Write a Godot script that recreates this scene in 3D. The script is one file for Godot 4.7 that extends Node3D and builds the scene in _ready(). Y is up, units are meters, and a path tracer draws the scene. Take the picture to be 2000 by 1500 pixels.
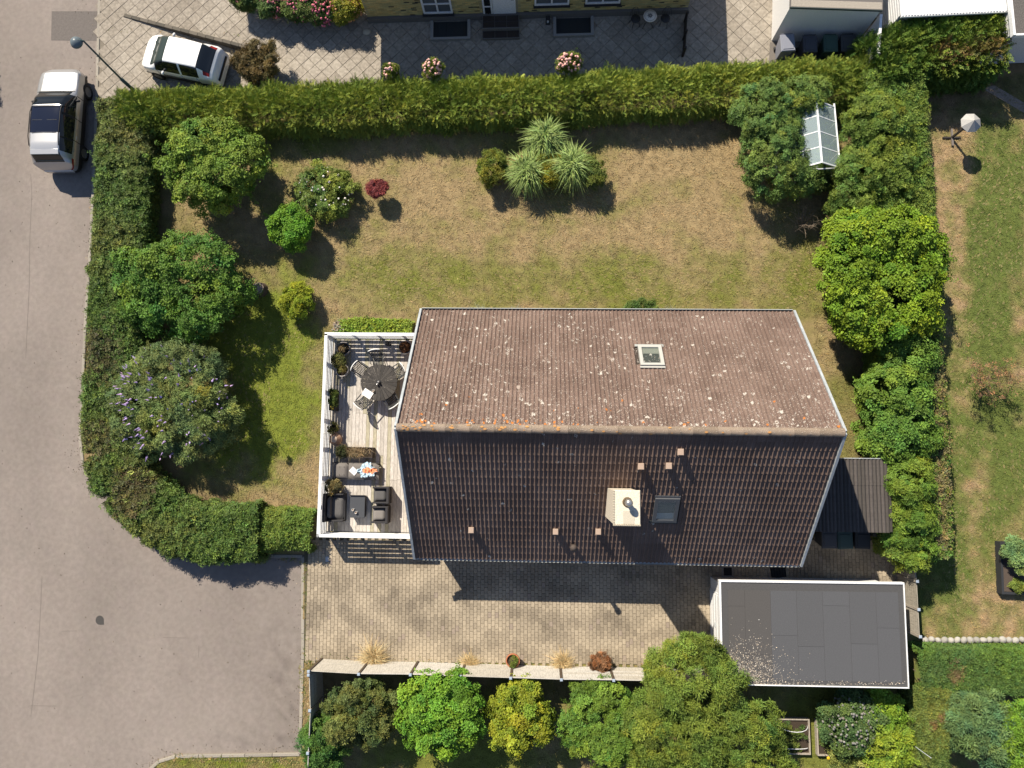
extends Node3D
# A house, its garden, the drive and the street, seen straight down from a drone.
# x runs to the right of the picture, z towards its lower edge, y is up. The drone hangs 30 m over the origin.
const FOCAL := 1387.0
const CAM_H := 30.0
const SUN_X := 0.58   # metres a shadow runs to the right for each metre of height
const SUN_Z := 0.885   # and towards the lower edge
const EXPOSURE := 1.75
var cam_r: Vector3
var cam_d: Vector3
var cam_f: Vector3
var M := {}
var L := {}
var taken := {}
var mean_of := {}     # the average of each grey texture, so that a textured material keeps its colour

# ---------------------------------------------------------------- places
func lens():
	var n := Vector3(55.0, 140.0, FOCAL).normalized()
	cam_r = Vector3(sqrt(1.0 - n.x * n.x), -n.x, 0.0)
	var dx := -n.x * n.y / sqrt(1.0 - n.x * n.x)
	cam_d = Vector3(dx, -n.y, sqrt(1.0 - n.y * n.y - dx * dx))
	cam_f = cam_r.cross(cam_d)

func P(px: float, py: float, h := 0.0) -> Vector3:      # the point at height h that stands at this pixel of the photograph
	var d := cam_r * (px - 1000.0) + cam_d * (py - 750.0) + cam_f * FOCAL
	return Vector3(0, CAM_H, 0) + d * ((h - CAM_H) / d.y)

func Q(p: Vector3) -> Vector2:
	var v := p - Vector3(0, CAM_H, 0)
	var z := v.dot(cam_f)
	return Vector2(1000.0 + FOCAL * v.dot(cam_r) / z, 750.0 + FOCAL * v.dot(cam_d) / z)

func metres(px: float, h := 0.0) -> float:
	return px * (CAM_H - h) / FOCAL

# ---------------------------------------------------------------- nodes
func numbered(called: String) -> String:
	if not taken.has(called):
		taken[called] = 0
		return called
	taken[called] += 1
	return "%s_%03d" % [called, taken[called]]

func tag(o: Node, label: String, category: String, group := ""):
	o.set_meta("label", label)
	o.set_meta("category", category)
	if group != "": o.set_meta("group", group)

func thing(called: String, label: String, category: String, at := Vector3.ZERO, turn := 0.0, group := "") -> Node3D:
	var o := Node3D.new()
	o.name = numbered(called)
	add_child(o)
	o.position = at
	o.rotation.y = turn
	tag(o, label, category, group)
	return o

func mesh_of(s: SurfaceTool, m: Material) -> ArrayMesh:
	s.set_material(m)
	return s.commit()

func put(called: String, s: SurfaceTool, m: Material, parent: Node3D, smooth := false) -> MeshInstance3D:
	if smooth: s.generate_normals()
	return hang(called, mesh_of(s, m), parent)

func hang(called: String, mesh: Mesh, parent: Node3D, t := Transform3D.IDENTITY) -> MeshInstance3D:
	var o := MeshInstance3D.new()
	o.name = called
	o.mesh = mesh
	o.transform = t
	parent.add_child(o, true)
	return o

func struct(called: String, s: SurfaceTool, m: Material) -> MeshInstance3D:
	var o := put(numbered(called), s, m, self)
	o.set_meta("kind", "structure")
	return o

func copy(o: Node3D, label := "") -> Node3D:
	var c: Node3D = o.duplicate()
	var base: String = o.name
	c.name = numbered(base)
	add_child(c)
	if label != "": c.set_meta("label", label)
	return c

func many(called: String, mesh: Mesh, ts: Array, cs: Array, parent: Node3D, stuff := false) -> MultiMeshInstance3D:
	var mm := MultiMesh.new()
	mm.transform_format = MultiMesh.TRANSFORM_3D
	mm.use_colors = cs.size() > 0
	mm.mesh = mesh
	mm.instance_count = ts.size()
	for i in ts.size():
		mm.set_instance_transform(i, ts[i])
		if cs.size() > 0: mm.set_instance_color(i, cs[i])
	var o := MultiMeshInstance3D.new()
	o.name = called
	o.multimesh = mm
	parent.add_child(o, true)
	if stuff: o.set_meta("kind", "stuff")
	return o

# ---------------------------------------------------------------- shapes
func st() -> SurfaceTool:
	var s := SurfaceTool.new()
	s.begin(Mesh.PRIMITIVE_TRIANGLES)
	s.set_smooth_group(-1)
	return s

func soft() -> SurfaceTool:
	var s := SurfaceTool.new()
	s.begin(Mesh.PRIMITIVE_TRIANGLES)
	s.set_smooth_group(0)
	return s

func tri_n(s: SurfaceTool, a: Vector3, b: Vector3, c: Vector3, n: Vector3):   # a face that looks towards n
	s.set_normal(n)
	if (b - a).cross(c - a).dot(n) > 0.0: tri(s, a, c, b)
	else: tri(s, a, b, c)

func tri(s: SurfaceTool, a: Vector3, b: Vector3, c: Vector3):
	s.add_vertex(a); s.add_vertex(b); s.add_vertex(c)

func flat(s: SurfaceTool, a: Vector3, b: Vector3, c: Vector3, d: Vector3, out: Vector3):   # a flat face that looks towards out
	var n := (b - a).cross(c - a)
	if n.length() < 1e-12: n = (c - a).cross(d - a)
	n = n.normalized()
	s.set_normal(out.normalized())
	if n.dot(out) > 0.0:
		tri(s, a, c, b); tri(s, a, d, c)
	else:
		tri(s, a, b, c); tri(s, a, c, d)

func quad(s: SurfaceTool, a: Vector3, b: Vector3, c: Vector3, d: Vector3):
	tri(s, a, b, c); tri(s, a, c, d)

func bx(s: SurfaceTool, c: Vector3, size: Vector3, b := Basis.IDENTITY, ch := 0.0):
	var h := size * 0.5
	if ch <= 0.0:
		for ax in 3:
			for sg in [-1.0, 1.0]:
				var n := Vector3.ZERO; n[ax] = sg
				var u := Vector3.ZERO; u[(ax + 1) % 3] = h[(ax + 1) % 3]
				var v := Vector3.ZERO; v[(ax + 2) % 3] = h[(ax + 2) % 3]
				var o := n * h[ax]
				flat(s, c + b * (o - u - v), c + b * (o + u - v), c + b * (o + u + v), c + b * (o - u + v), b * n)
		return
	# chamfer round the top
	var t := [Vector3(-h.x, h.y - ch, -h.z), Vector3(h.x, h.y - ch, -h.z), Vector3(h.x, h.y - ch, h.z), Vector3(-h.x, h.y - ch, h.z)]
	var u2 := [Vector3(-h.x + ch, h.y, -h.z + ch), Vector3(h.x - ch, h.y, -h.z + ch), Vector3(h.x - ch, h.y, h.z - ch), Vector3(-h.x + ch, h.y, h.z - ch)]
	var d := [Vector3(-h.x, -h.y, -h.z), Vector3(h.x, -h.y, -h.z), Vector3(h.x, -h.y, h.z), Vector3(-h.x, -h.y, h.z)]
	var outs := [Vector3(0, 0, -1), Vector3(1, 0, 0), Vector3(0, 0, 1), Vector3(-1, 0, 0)]
	flat(s, c + b * u2[0], c + b * u2[1], c + b * u2[2], c + b * u2[3], b * Vector3.UP)
	for i in 4:
		var j := (i + 1) % 4
		flat(s, c + b * d[i], c + b * d[j], c + b * t[j], c + b * t[i], b * outs[i])
		flat(s, c + b * t[i], c + b * t[j], c + b * u2[j], c + b * u2[i], b * (outs[i] + Vector3.UP))

func beam(s: SurfaceTool, a: Vector3, b: Vector3, w: float, h: float):   # a bar of w across and h high from a to b
	var z := (b - a)
	var l := z.length()
	z /= l
	var x := Vector3.UP.cross(z)
	if x.length() < 0.01: x = Vector3.RIGHT
	x = x.normalized()
	bx(s, (a + b) * 0.5, Vector3(w, h, l), Basis(x, z.cross(x), z))

func tube(s: SurfaceTool, pts: Array, r0: float, r1: float, seg := 8):    # soft()
	var rings := []
	for i in pts.size():
		var d: Vector3 = (pts[mini(i + 1, pts.size() - 1)] - pts[maxi(i - 1, 0)]).normalized()
		var x := d.cross(Vector3(0.31, 0.2, 0.93)).normalized()
		var y := d.cross(x)
		var r := lerpf(r0, r1, float(i) / maxf(1.0, pts.size() - 1))
		var ring := []
		for k in seg:
			var a := TAU * k / seg
			ring.append(pts[i] + (x * cos(a) + y * sin(a)) * r)
		rings.append(ring)
	for i in rings.size() - 1:
		for k in seg:
			var k2 := (k + 1) % seg
			quad(s, rings[i][k], rings[i + 1][k], rings[i + 1][k2], rings[i][k2])
	for k in seg:
		tri(s, pts[-1], rings[-1][(k + 1) % seg], rings[-1][k])

func lathe(s: SurfaceTool, c: Vector3, prof: Array, seg := 20, b := Basis.IDENTITY):   # prof: [radius, height] from the outside top or bottom; soft()
	for i in prof.size() - 1:
		for k in seg:
			var a0 := TAU * k / seg
			var a1 := TAU * (k + 1) / seg
			var p: Array = prof[i]
			var q: Array = prof[i + 1]
			var p0 := c + b * Vector3(cos(a0) * p[0], p[1], sin(a0) * p[0])
			var p1 := c + b * Vector3(cos(a1) * p[0], p[1], sin(a1) * p[0])
			var q0 := c + b * Vector3(cos(a0) * q[0], q[1], sin(a0) * q[0])
			var q1 := c + b * Vector3(cos(a1) * q[0], q[1], sin(a1) * q[0])
			if p[0] > 1e-5: tri(s, p0, p1, q1)
			if q[0] > 1e-5: tri(s, p0, q1, q0)

func ball(s: SurfaceTool, c: Vector3, r: Vector3, seg := 14):
	var prof := []
	for i in seg / 2 + 1:
		var a := -PI / 2 + PI * i / (seg / 2)
		prof.append([cos(a), sin(a)])
	lathe(s, c, prof, seg, Basis.from_scale(r))

func poly_sheet(s: SurfaceTool, pts: Array, y: float):
	var flat2 := PackedVector2Array()
	for p in pts: flat2.append(Vector2(p.x, p.z))
	var ids := Geometry2D.triangulate_polygon(flat2)
	s.set_normal(Vector3.UP)
	for i in range(0, ids.size(), 3):
		var a := flat2[ids[i]]; var b := flat2[ids[i + 1]]; var c := flat2[ids[i + 2]]
		if (b - a).cross(c - a) < 0.0:
			var k := b; b = c; c = k
		tri(s, Vector3(a.x, y, a.y), Vector3(b.x, y, b.y), Vector3(c.x, y, c.y))

func slab(s: SurfaceTool, pts: Array, y0: float, y1: float):    # a polygon with thickness
	poly_sheet(s, pts, y1)
	var mid := Vector3.ZERO
	for p in pts: mid += p / pts.size()
	for i in pts.size():
		var a: Vector3 = pts[i]; var b: Vector3 = pts[(i + 1) % pts.size()]
		var out := (b - a).cross(Vector3.UP)
		if out.dot((a + b) * 0.5 - mid) < 0: out = -out
		flat(s, Vector3(a.x, y0, a.z), Vector3(b.x, y0, b.z), Vector3(b.x, y1, b.z), Vector3(a.x, y1, a.z), out)

# ---------------------------------------------------------------- materials
func lin(r: float, g: float, b: float) -> Color:
	return Color(r, g, b).linear_to_srgb()

func grain(sd: int, size: int, layers: Array, lo := 0.0, hi := 1.0, gamma := 1.0) -> ImageTexture:   # layers: [frequency, weight, stretch]
	var sum := PackedFloat32Array()
	sum.resize(size * size)
	var tot := 0.0
	for l in layers: tot += l[1]
	var k := 0
	for l in layers:
		var n := FastNoiseLite.new()
		n.seed = sd + k * 17
		n.noise_type = FastNoiseLite.TYPE_SIMPLEX_SMOOTH if l.size() < 3 else l[2]
		n.frequency = l[0]
		n.fractal_octaves = 3
		var im := n.get_seamless_image(size, size, false, false, 0.15)
		im.convert(Image.FORMAT_L8)
		var d := im.get_data()
		var w: float = l[1] / tot / 255.0
		for i in d.size(): sum[i] += d[i] * w
		k += 1
	var out := PackedByteArray()
	out.resize(size * size)
	for i in out.size():
		var v := clampf((sum[i] - 0.5) * 1.6 + 0.5, 0.0, 1.0)
		out[i] = int(clampf(lerpf(lo, hi, pow(v, gamma)), 0.0, 1.0) * 255.0)
	return grey_texture(out, size)

func grey_texture(d: PackedByteArray, size: int) -> ImageTexture:
	var sum := 0.0
	for i in range(0, d.size(), 7): sum += pow(d[i] / 255.0, 2.2)
	var img := Image.create_from_data(size, size, false, Image.FORMAT_L8, d)
	img.generate_mipmaps()
	var t := ImageTexture.create_from_image(img)
	mean_of[t] = sum / (d.size() / 7)
	return t

func stuff_of(c: Color, rough := 0.85, t: Texture2D = null, size := 1.0, vc := false) -> StandardMaterial3D:
	var m := StandardMaterial3D.new()
	m.albedo_color = c
	m.roughness = rough
	m.metallic_specular = 0.35
	m.vertex_color_use_as_albedo = vc
	m.cull_mode = BaseMaterial3D.CULL_DISABLED
	if t:
		var k: float = 1.0 / mean_of.get(t, 1.0)
		var cl := c.srgb_to_linear()
		if not vc: m.albedo_color = Color(minf(cl.r * k, 1.0), minf(cl.g * k, 1.0), minf(cl.b * k, 1.0)).linear_to_srgb()
		m.albedo_texture = t
		m.uv1_triplanar = true
		m.uv1_world_triplanar = true
		m.uv1_scale = Vector3.ONE / size
	return m

func leafy(light: float, rough := 0.55) -> StandardMaterial3D:
	var m := StandardMaterial3D.new()
	m.albedo_color = Color.WHITE
	m.vertex_color_use_as_albedo = true
	m.roughness = rough
	m.metallic_specular = 0.3
	m.cull_mode = BaseMaterial3D.CULL_DISABLED
	m.backlight_enabled = light > 0.0
	m.backlight = Color(light, light, light * 0.6)
	return m

func light_and_lens():
	lens()
	var c := Camera3D.new()
	c.name = "camera"
	c.fov = rad_to_deg(2.0 * atan(750.0 / FOCAL))
	c.far = 900.0
	c.near = 0.1
	c.transform = Transform3D(Basis(cam_r, -cam_d, -cam_f), Vector3(0, CAM_H, 0))
	add_child(c)
	c.current = true
	var sky := ProceduralSkyMaterial.new()
	sky.sky_top_color = Color(0.40, 0.49, 0.64)
	sky.sky_horizon_color = Color(0.62, 0.66, 0.70)
	sky.sky_curve = 0.15
	sky.ground_bottom_color = Color(0.2, 0.2, 0.17)
	sky.ground_horizon_color = Color(0.5, 0.55, 0.58)
	sky.energy_multiplier = 0.66
	var s := Sky.new()
	s.sky_material = sky
	var e := Environment.new()
	e.background_mode = Environment.BG_SKY
	e.sky = s
	e.tonemap_mode = Environment.TONE_MAPPER_LINEAR
	e.tonemap_exposure = EXPOSURE
	e.sdfgi_enabled = true
	e.ssao_enabled = true
	e.ssil_enabled = true
	var w := WorldEnvironment.new()
	w.name = "world"
	w.environment = e
	add_child(w)
	var sun := DirectionalLight3D.new()
	sun.name = "sun"
	sun.light_color = Color(1.0, 0.955, 0.88)
	sun.light_energy = 1.6
	sun.light_angular_distance = 0.5
	sun.shadow_enabled = true
	add_child(sun)
	sun.look_at_from_position(Vector3(-SUN_X, 1, -SUN_Z) * 20.0, Vector3.ZERO, Vector3.UP)

# ---------------------------------------------------------------- the ground
var grass_noise := FastNoiseLite.new()
var patch_noise := FastNoiseLite.new()
var fine_noise := FastNoiseLite.new()
var lawn_edge := PackedVector2Array()

# what grows where on the lawn, in pixels of the photograph: x, y, radii, [straw, green, earth] pull, strength
var LAWN_SPOTS := [
	[520, 720, 95, 190, 1, 1.3], [470, 640, 90, 80, 1, 1.0], [590, 650, 60, 50, 1, 0.6], [560, 830, 60, 70, 1, 0.5], [560, 560, 60, 60, 1, 0.3], [600, 880, 50, 120, 0, 0.35], [545, 985, 70, 50, 0, 0.5],
	[650, 270, 130, 40, 1, 0.25], [1300, 330, 170, 70, 0, 0.6], [880, 360, 170, 70, 0, 0.45], [700, 470, 150, 80, 0, 0.25],
	[1050, 545, 300, 70, 1, 0.5], [760, 540, 180, 80, 1, 0.4], [1350, 555, 240, 60, 1, 0.4], [1580, 560, 60, 160, 1, 0.35], [360, 430, 60, 60, 1, 0.35],
	[1500, 450, 120, 80, 0, 0.3], [1660, 800, 60, 120, 1, 0.3], [1590, 670, 40, 120, 0, 0.35], [1200, 470, 200, 60, 0, 0.3],
	[1960, 400, 90, 260, 1, 0.9], [1860, 420, 35, 170, 0, 0.8], [1880, 260, 70, 60, 0, 0.75], [1870, 620, 40, 160, 0, 0.75], [1850, 850, 50, 200, 1, 0.5],
	[1960, 860, 80, 180, 1, 0.95], [1890, 960, 30, 110, 0, 0.65], [1900, 1180, 80, 40, 0, 0.55], [1840, 1060, 50, 60, 1, 0.8], [1850, 1190, 50, 60, 1, 0.7], [1930, 560, 50, 150, 1, 0.9], [1990, 620, 30, 160, 0, 0.5],
	[1960, 1190, 60, 50, 0, 0.5], [1990, 760, 30, 90, 0, 0.4], [1840, 330, 30, 80, 0, 0.7],
	[620, 1400, 40, 120, 0, 0.8], [450, 1490, 140, 20, 1, 0.5], [900, 1480, 300, 60, 1, 0.8], [1600, 1420, 200, 120, 1, 0.9], [1640, 1480, 60, 40, 1, 0.9],
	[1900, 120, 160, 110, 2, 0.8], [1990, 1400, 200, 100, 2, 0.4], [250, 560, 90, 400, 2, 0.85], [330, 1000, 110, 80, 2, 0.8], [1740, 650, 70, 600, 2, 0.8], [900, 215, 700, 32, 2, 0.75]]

func lawn_colour(x: float, z: float) -> Color:
	var q := Q(Vector3(x, 0.06, z))
	var wob := patch_noise.get_noise_2d(x * 1.0, z * 1.0)
	var pull := [0.22, 0.0, 0.0]
	for s in LAWN_SPOTS:
		var dx: float = (q.x - s[0]) / s[2]
		if absf(dx) > 1.6: continue
		var dy: float = (q.y - s[1]) / s[3]
		var r := dx * dx + dy * dy
		if r > 2.4: continue
		var w: float = s[5] * exp(-r * 1.4)
		pull[s[4]] += w
	var n1 := grass_noise.get_noise_2d(x, z)
	var n2 := fine_noise.get_noise_2d(x, z)
	var green: float = clampf(0.43 + pull[1] - pull[0] * 0.7 + wob * 0.5 + n1 * 0.65 + n2 * 0.22, 0.0, 1.0)
	var straw := Vector3(0.240, 0.178, 0.093)
	var mid := Vector3(0.172, 0.150, 0.057)
	var grn := Vector3(0.122, 0.132, 0.027)
	if q.x < 680.0 and q.y > 500.0: grn = Vector3(0.128, 0.152, 0.022)      # the watered strip beside the deck
	if q.x > 1780.0:
		straw = Vector3(0.270, 0.190, 0.105); mid = Vector3(0.165, 0.150, 0.055); grn = Vector3(0.088, 0.112, 0.026)
		green = clampf(green + grass_noise.get_noise_2d(x * 1.7 + 40.0, z * 1.7) * 0.75 + 0.2, 0.0, 1.0)
	var c := straw.lerp(mid, clampf(green * 2.0, 0, 1)).lerp(grn, clampf(green * 2.0 - 1.0, 0, 1))
	if q.y > 420.0 and q.y < 605.0 and q.x > 620.0 and q.x < 1600.0: c *= 1.0 + 0.05 * sin((z + patch_noise.get_noise_2d(x * 0.3, z) * 0.25) * 11.5)      # mower tracks
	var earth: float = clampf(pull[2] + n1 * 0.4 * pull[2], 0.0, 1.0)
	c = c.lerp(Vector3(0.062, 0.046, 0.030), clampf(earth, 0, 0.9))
	c *= 1.0 + n2 * 0.30 + grass_noise.get_noise_2d(x * 4.0 + 90.0, z * 4.0) * 0.22
	return Color(c.x, c.y, c.z)

func noises():
	grass_noise.seed = 5; grass_noise.frequency = 0.55; grass_noise.fractal_octaves = 4
	patch_noise.seed = 11; patch_noise.frequency = 0.12; patch_noise.fractal_octaves = 3
	fine_noise.seed = 23; fine_noise.frequency = 2.6; fine_noise.fractal_octaves = 3

func on_lawn(x: float, z: float) -> bool:
	return Geometry2D.is_point_in_polygon(Vector2(x, z), lawn_edge)

var ROAD_EDGE := [[197, -260], [196, 0], [191, 190], [186, 330], [179, 480], [168, 650], [159, 860], [164, 905], [190, 943], [255, 1012], [330, 1070], [372, 1082], [480, 1085], [592, 1086], [592, 1288], [589, 1400], [587, 1472], [480, 1474], [345, 1476], [312, 1486], [285, 1510], [262, 1560], [255, 1700]]

func ground():
	noises()
	for p in ROAD_EDGE:
		var w := P(p[0], p[1])
		lawn_edge.append(Vector2(w.x, w.z))
	lawn_edge.append_array([Vector2(-18, 32), Vector2(34, 32), Vector2(34, -34), Vector2(-20, -34)])
	# far ground to the horizon
	var s := st()
	s.set_normal(Vector3.UP)
	var g := 420.0
	quad(s, Vector3(-g, -0.05, -g), Vector3(g, -0.05, -g), Vector3(g, -0.05, g), Vector3(-g, -0.05, g))
	struct("ground", s, stuff_of(lin(0.09, 0.085, 0.04), 0.95, M.t_grass, 3.0))
	# the road
	s = st()
	var step := 0.25
	var x0 := -34.0; var z0 := -34.0
	var nx := int(26.5 / step); var nz := int(66.0 / step)
	var rn := FastNoiseLite.new(); rn.seed = 40; rn.frequency = 0.16; rn.fractal_octaves = 4
	var rf := FastNoiseLite.new(); rf.seed = 43; rf.frequency = 1.4; rf.fractal_octaves = 3
	var cols := []
	for j in nz + 1:
		for i in nx + 1:
			var x := x0 + i * step; var z := z0 + j * step
			var q := Q(Vector3(x, 0, z))
			var v := 1.0 + rn.get_noise_2d(x, z * 0.6) * 0.20 + rf.get_noise_2d(x, z) * 0.06
			var dirt := exp(-pow((q.x - 560.0) / 40.0, 2.0) - pow((q.y - 1330.0) / 130.0, 2.0)) * 0.22 + exp(-pow((q.x - 500.0) / 90.0, 2.0) - pow((q.y - 1440.0) / 30.0, 2.0)) * 0.18
			v -= dirt * (0.6 + rf.get_noise_2d(x * 1.3, z * 1.3) * 1.4)
			v /= mean_of[M.t_asphalt]
			cols.append(Color(0.204 * v, 0.176 * v, 0.158 * v))
	for j in nz:
		for i in nx:
			var a := Vector3(x0 + i * step, 0, z0 + j * step)
			var ids := [j * (nx + 1) + i, j * (nx + 1) + i + 1, (j + 1) * (nx + 1) + i + 1, (j + 1) * (nx + 1) + i]
			var vs := [a, a + Vector3(step, 0, 0), a + Vector3(step, 0, step), a + Vector3(0, 0, step)]
			for t in [0, 1, 2, 0, 2, 3]:
				s.set_color(cols[ids[t]])
				s.set_normal(Vector3.UP)
				s.add_vertex(vs[t])
	struct("road", s, M.asphalt)
	# darker repair patch, tar seams and the round dark spot in the road
	s = st()
	poly_sheet(s, [P(101, 22), P(193, 22), P(192, 80), P(100, 79)], 0.004)
	struct("road_patch", s, stuff_of(lin(0.128, 0.114, 0.106), 0.95, M.t_asphalt, 2.2))
	s = st()
	var ring := []
	for k in 18:
		var a := TAU * k / 18.0
		ring.append(P(194 + cos(a) * (8.0 + 1.5 * cos(a - 0.9)), 1210 + sin(a) * (9.0 + 1.5 * cos(a - 0.9))))
	ring[2] = P(203, 1218.5); ring[3] = P(203.5, 1220.0)
	poly_sheet(s, ring, 0.004)
	struct("road_spot", s, stuff_of(lin(0.055, 0.052, 0.05), 0.8, M.t_asphalt, 1.0))
	for seam in [[[82, 1125], [79, 1190], [74, 1280], [66, 1350], [60, 1400]], [[60, 1378], [110, 1379]], [[150, 1232], [120, 1233]], [[60, 340], [62, 380], [58, 470], [57, 560], [50, 700]], [[318, 1245], [368, 1246]], [[388, 1262], [388, 1284]]]:
		s = st()
		for i in seam.size() - 1:
			var a := P(seam[i][0], seam[i][1]); var b := P(seam[i + 1][0], seam[i + 1][1])
			var w := (b - a).normalized().cross(Vector3.UP) * 0.012
			s.set_normal(Vector3.UP)
			quad(s, a - w + Vector3.UP * 0.004, b - w + Vector3.UP * 0.004, b + w + Vector3.UP * 0.004, a + w + Vector3.UP * 0.004)
		struct("road_seam", s, stuff_of(lin(0.165, 0.143, 0.128), 0.9))
	# the lawns
	s = st()
	step = 0.125
	x0 = -21.0; z0 = -24.0
	nx = int(45.0 / step); nz = int(40.0 / step)
	cols = []
	var inside := []
	for j in nz + 1:
		for i in nx + 1:
			var x := x0 + i * step; var z := z0 + j * step
			var ok := on_lawn(x, z)
			inside.append(ok)
			var lc := lawn_colour(x, z) if ok else Color(0.1, 0.1, 0.04)
			var mk: float = 1.0 / mean_of[M.t_grass]
			cols.append(Color(lc.r * mk, lc.g * mk, lc.b * mk))
	for j in nz:
		for i in nx:
			var ids := [j * (nx + 1) + i, j * (nx + 1) + i + 1, (j + 1) * (nx + 1) + i + 1, (j + 1) * (nx + 1) + i]
			if not (inside[ids[0]] and inside[ids[1]] and inside[ids[2]] and inside[ids[3]]): continue
			var a := Vector3(x0 + i * step, 0.06, z0 + j * step)
			var vs := [a, a + Vector3(step, 0, 0), a + Vector3(step, 0, step), a + Vector3(0, 0, step)]
			for t in [0, 1, 2, 0, 2, 3]:
				s.set_color(cols[ids[t]])
				s.set_normal(Vector3.UP)
				s.add_vertex(vs[t])
	struct("lawn", s, M.lawn)
	# kerb stones along the road
	var path := []
	for p in ROAD_EDGE: path.append(P(p[0], p[1]))
	var kerb := Node3D.new()
	kerb.name = "kerb"; add_child(kerb); kerb.set_meta("kind", "structure")
	var stones := []
	for i in range(0, path.size() - 1):
		var a: Vector3 = path[i]; var b: Vector3 = path[i + 1]
		var n := maxi(1, int(round(a.distance_to(b) / 0.98)))
		for k in n:
			stones.append([a.lerp(b, float(k) / n), a.lerp(b, float(k + 1) / n)])
	var rng := RandomNumberGenerator.new(); rng.seed = 8
	var kms := []
	for t in 4: kms.append(stuff_of(lin(0.24 + 0.016 * t, 0.218 + 0.015 * t, 0.185 + 0.013 * t), 0.9, M.t_stone, 0.7))
	for e in stones:
		var a: Vector3 = e[0]; var b: Vector3 = e[1]
		s = st()
		var d := (b - a).normalized()
		var y := 0.05 if Q((a + b) * 0.5).y > 1086 and Q((a + b) * 0.5).y < 1290 and Q((a + b) * 0.5).x > 500 else 0.10
		var w := 0.13
		var c := (a + b) * 0.5 + Vector3(0, y - 0.12, 0)
		bx(s, c, Vector3(w, 0.24, a.distance_to(b) - 0.012), Basis(Vector3.UP.cross(d), Vector3.UP, d), 0.015)
		put("kerb_stone", s, kms[rng.randi() % 4], kerb)

# ---------------------------------------------------------------- laid stones: the 300 nearest the middle are parts, the others one mass
func lay(parent: Node3D, called: String, mesh_s: SurfaceTool, spots: Array, tones: Array, tex: Texture2D, texsize: float, first: Vector3):
	# spots: [Transform3D, tone index]
	spots.sort_custom(func(a, b): return a[0].origin.distance_squared_to(first) < b[0].origin.distance_squared_to(first))
	var base := mesh_s.commit()
	var meshes := []
	for t in tones:
		var m := base.duplicate()
		m.surface_set_material(0, stuff_of(t.linear_to_srgb(), 0.9, tex, texsize))
		meshes.append(m)
	var ts := []; var cs := []
	for i in spots.size():
		if i < 300:
			hang(called, meshes[spots[i][1]], parent, spots[i][0])
		else:
			var tc: Color = tones[spots[i][1]]
			var mk: float = 1.0 / mean_of[tex]
			ts.append(spots[i][0]); cs.append(Color(tc.r * mk, tc.g * mk, tc.b * mk))
	if ts.size() > 0:
		var m2 := base.duplicate()
		m2.surface_set_material(0, stuff_of(Color.WHITE, 0.9, tex, texsize, true))
		many(called + "_rest", m2, ts, cs, parent, true)

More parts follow.
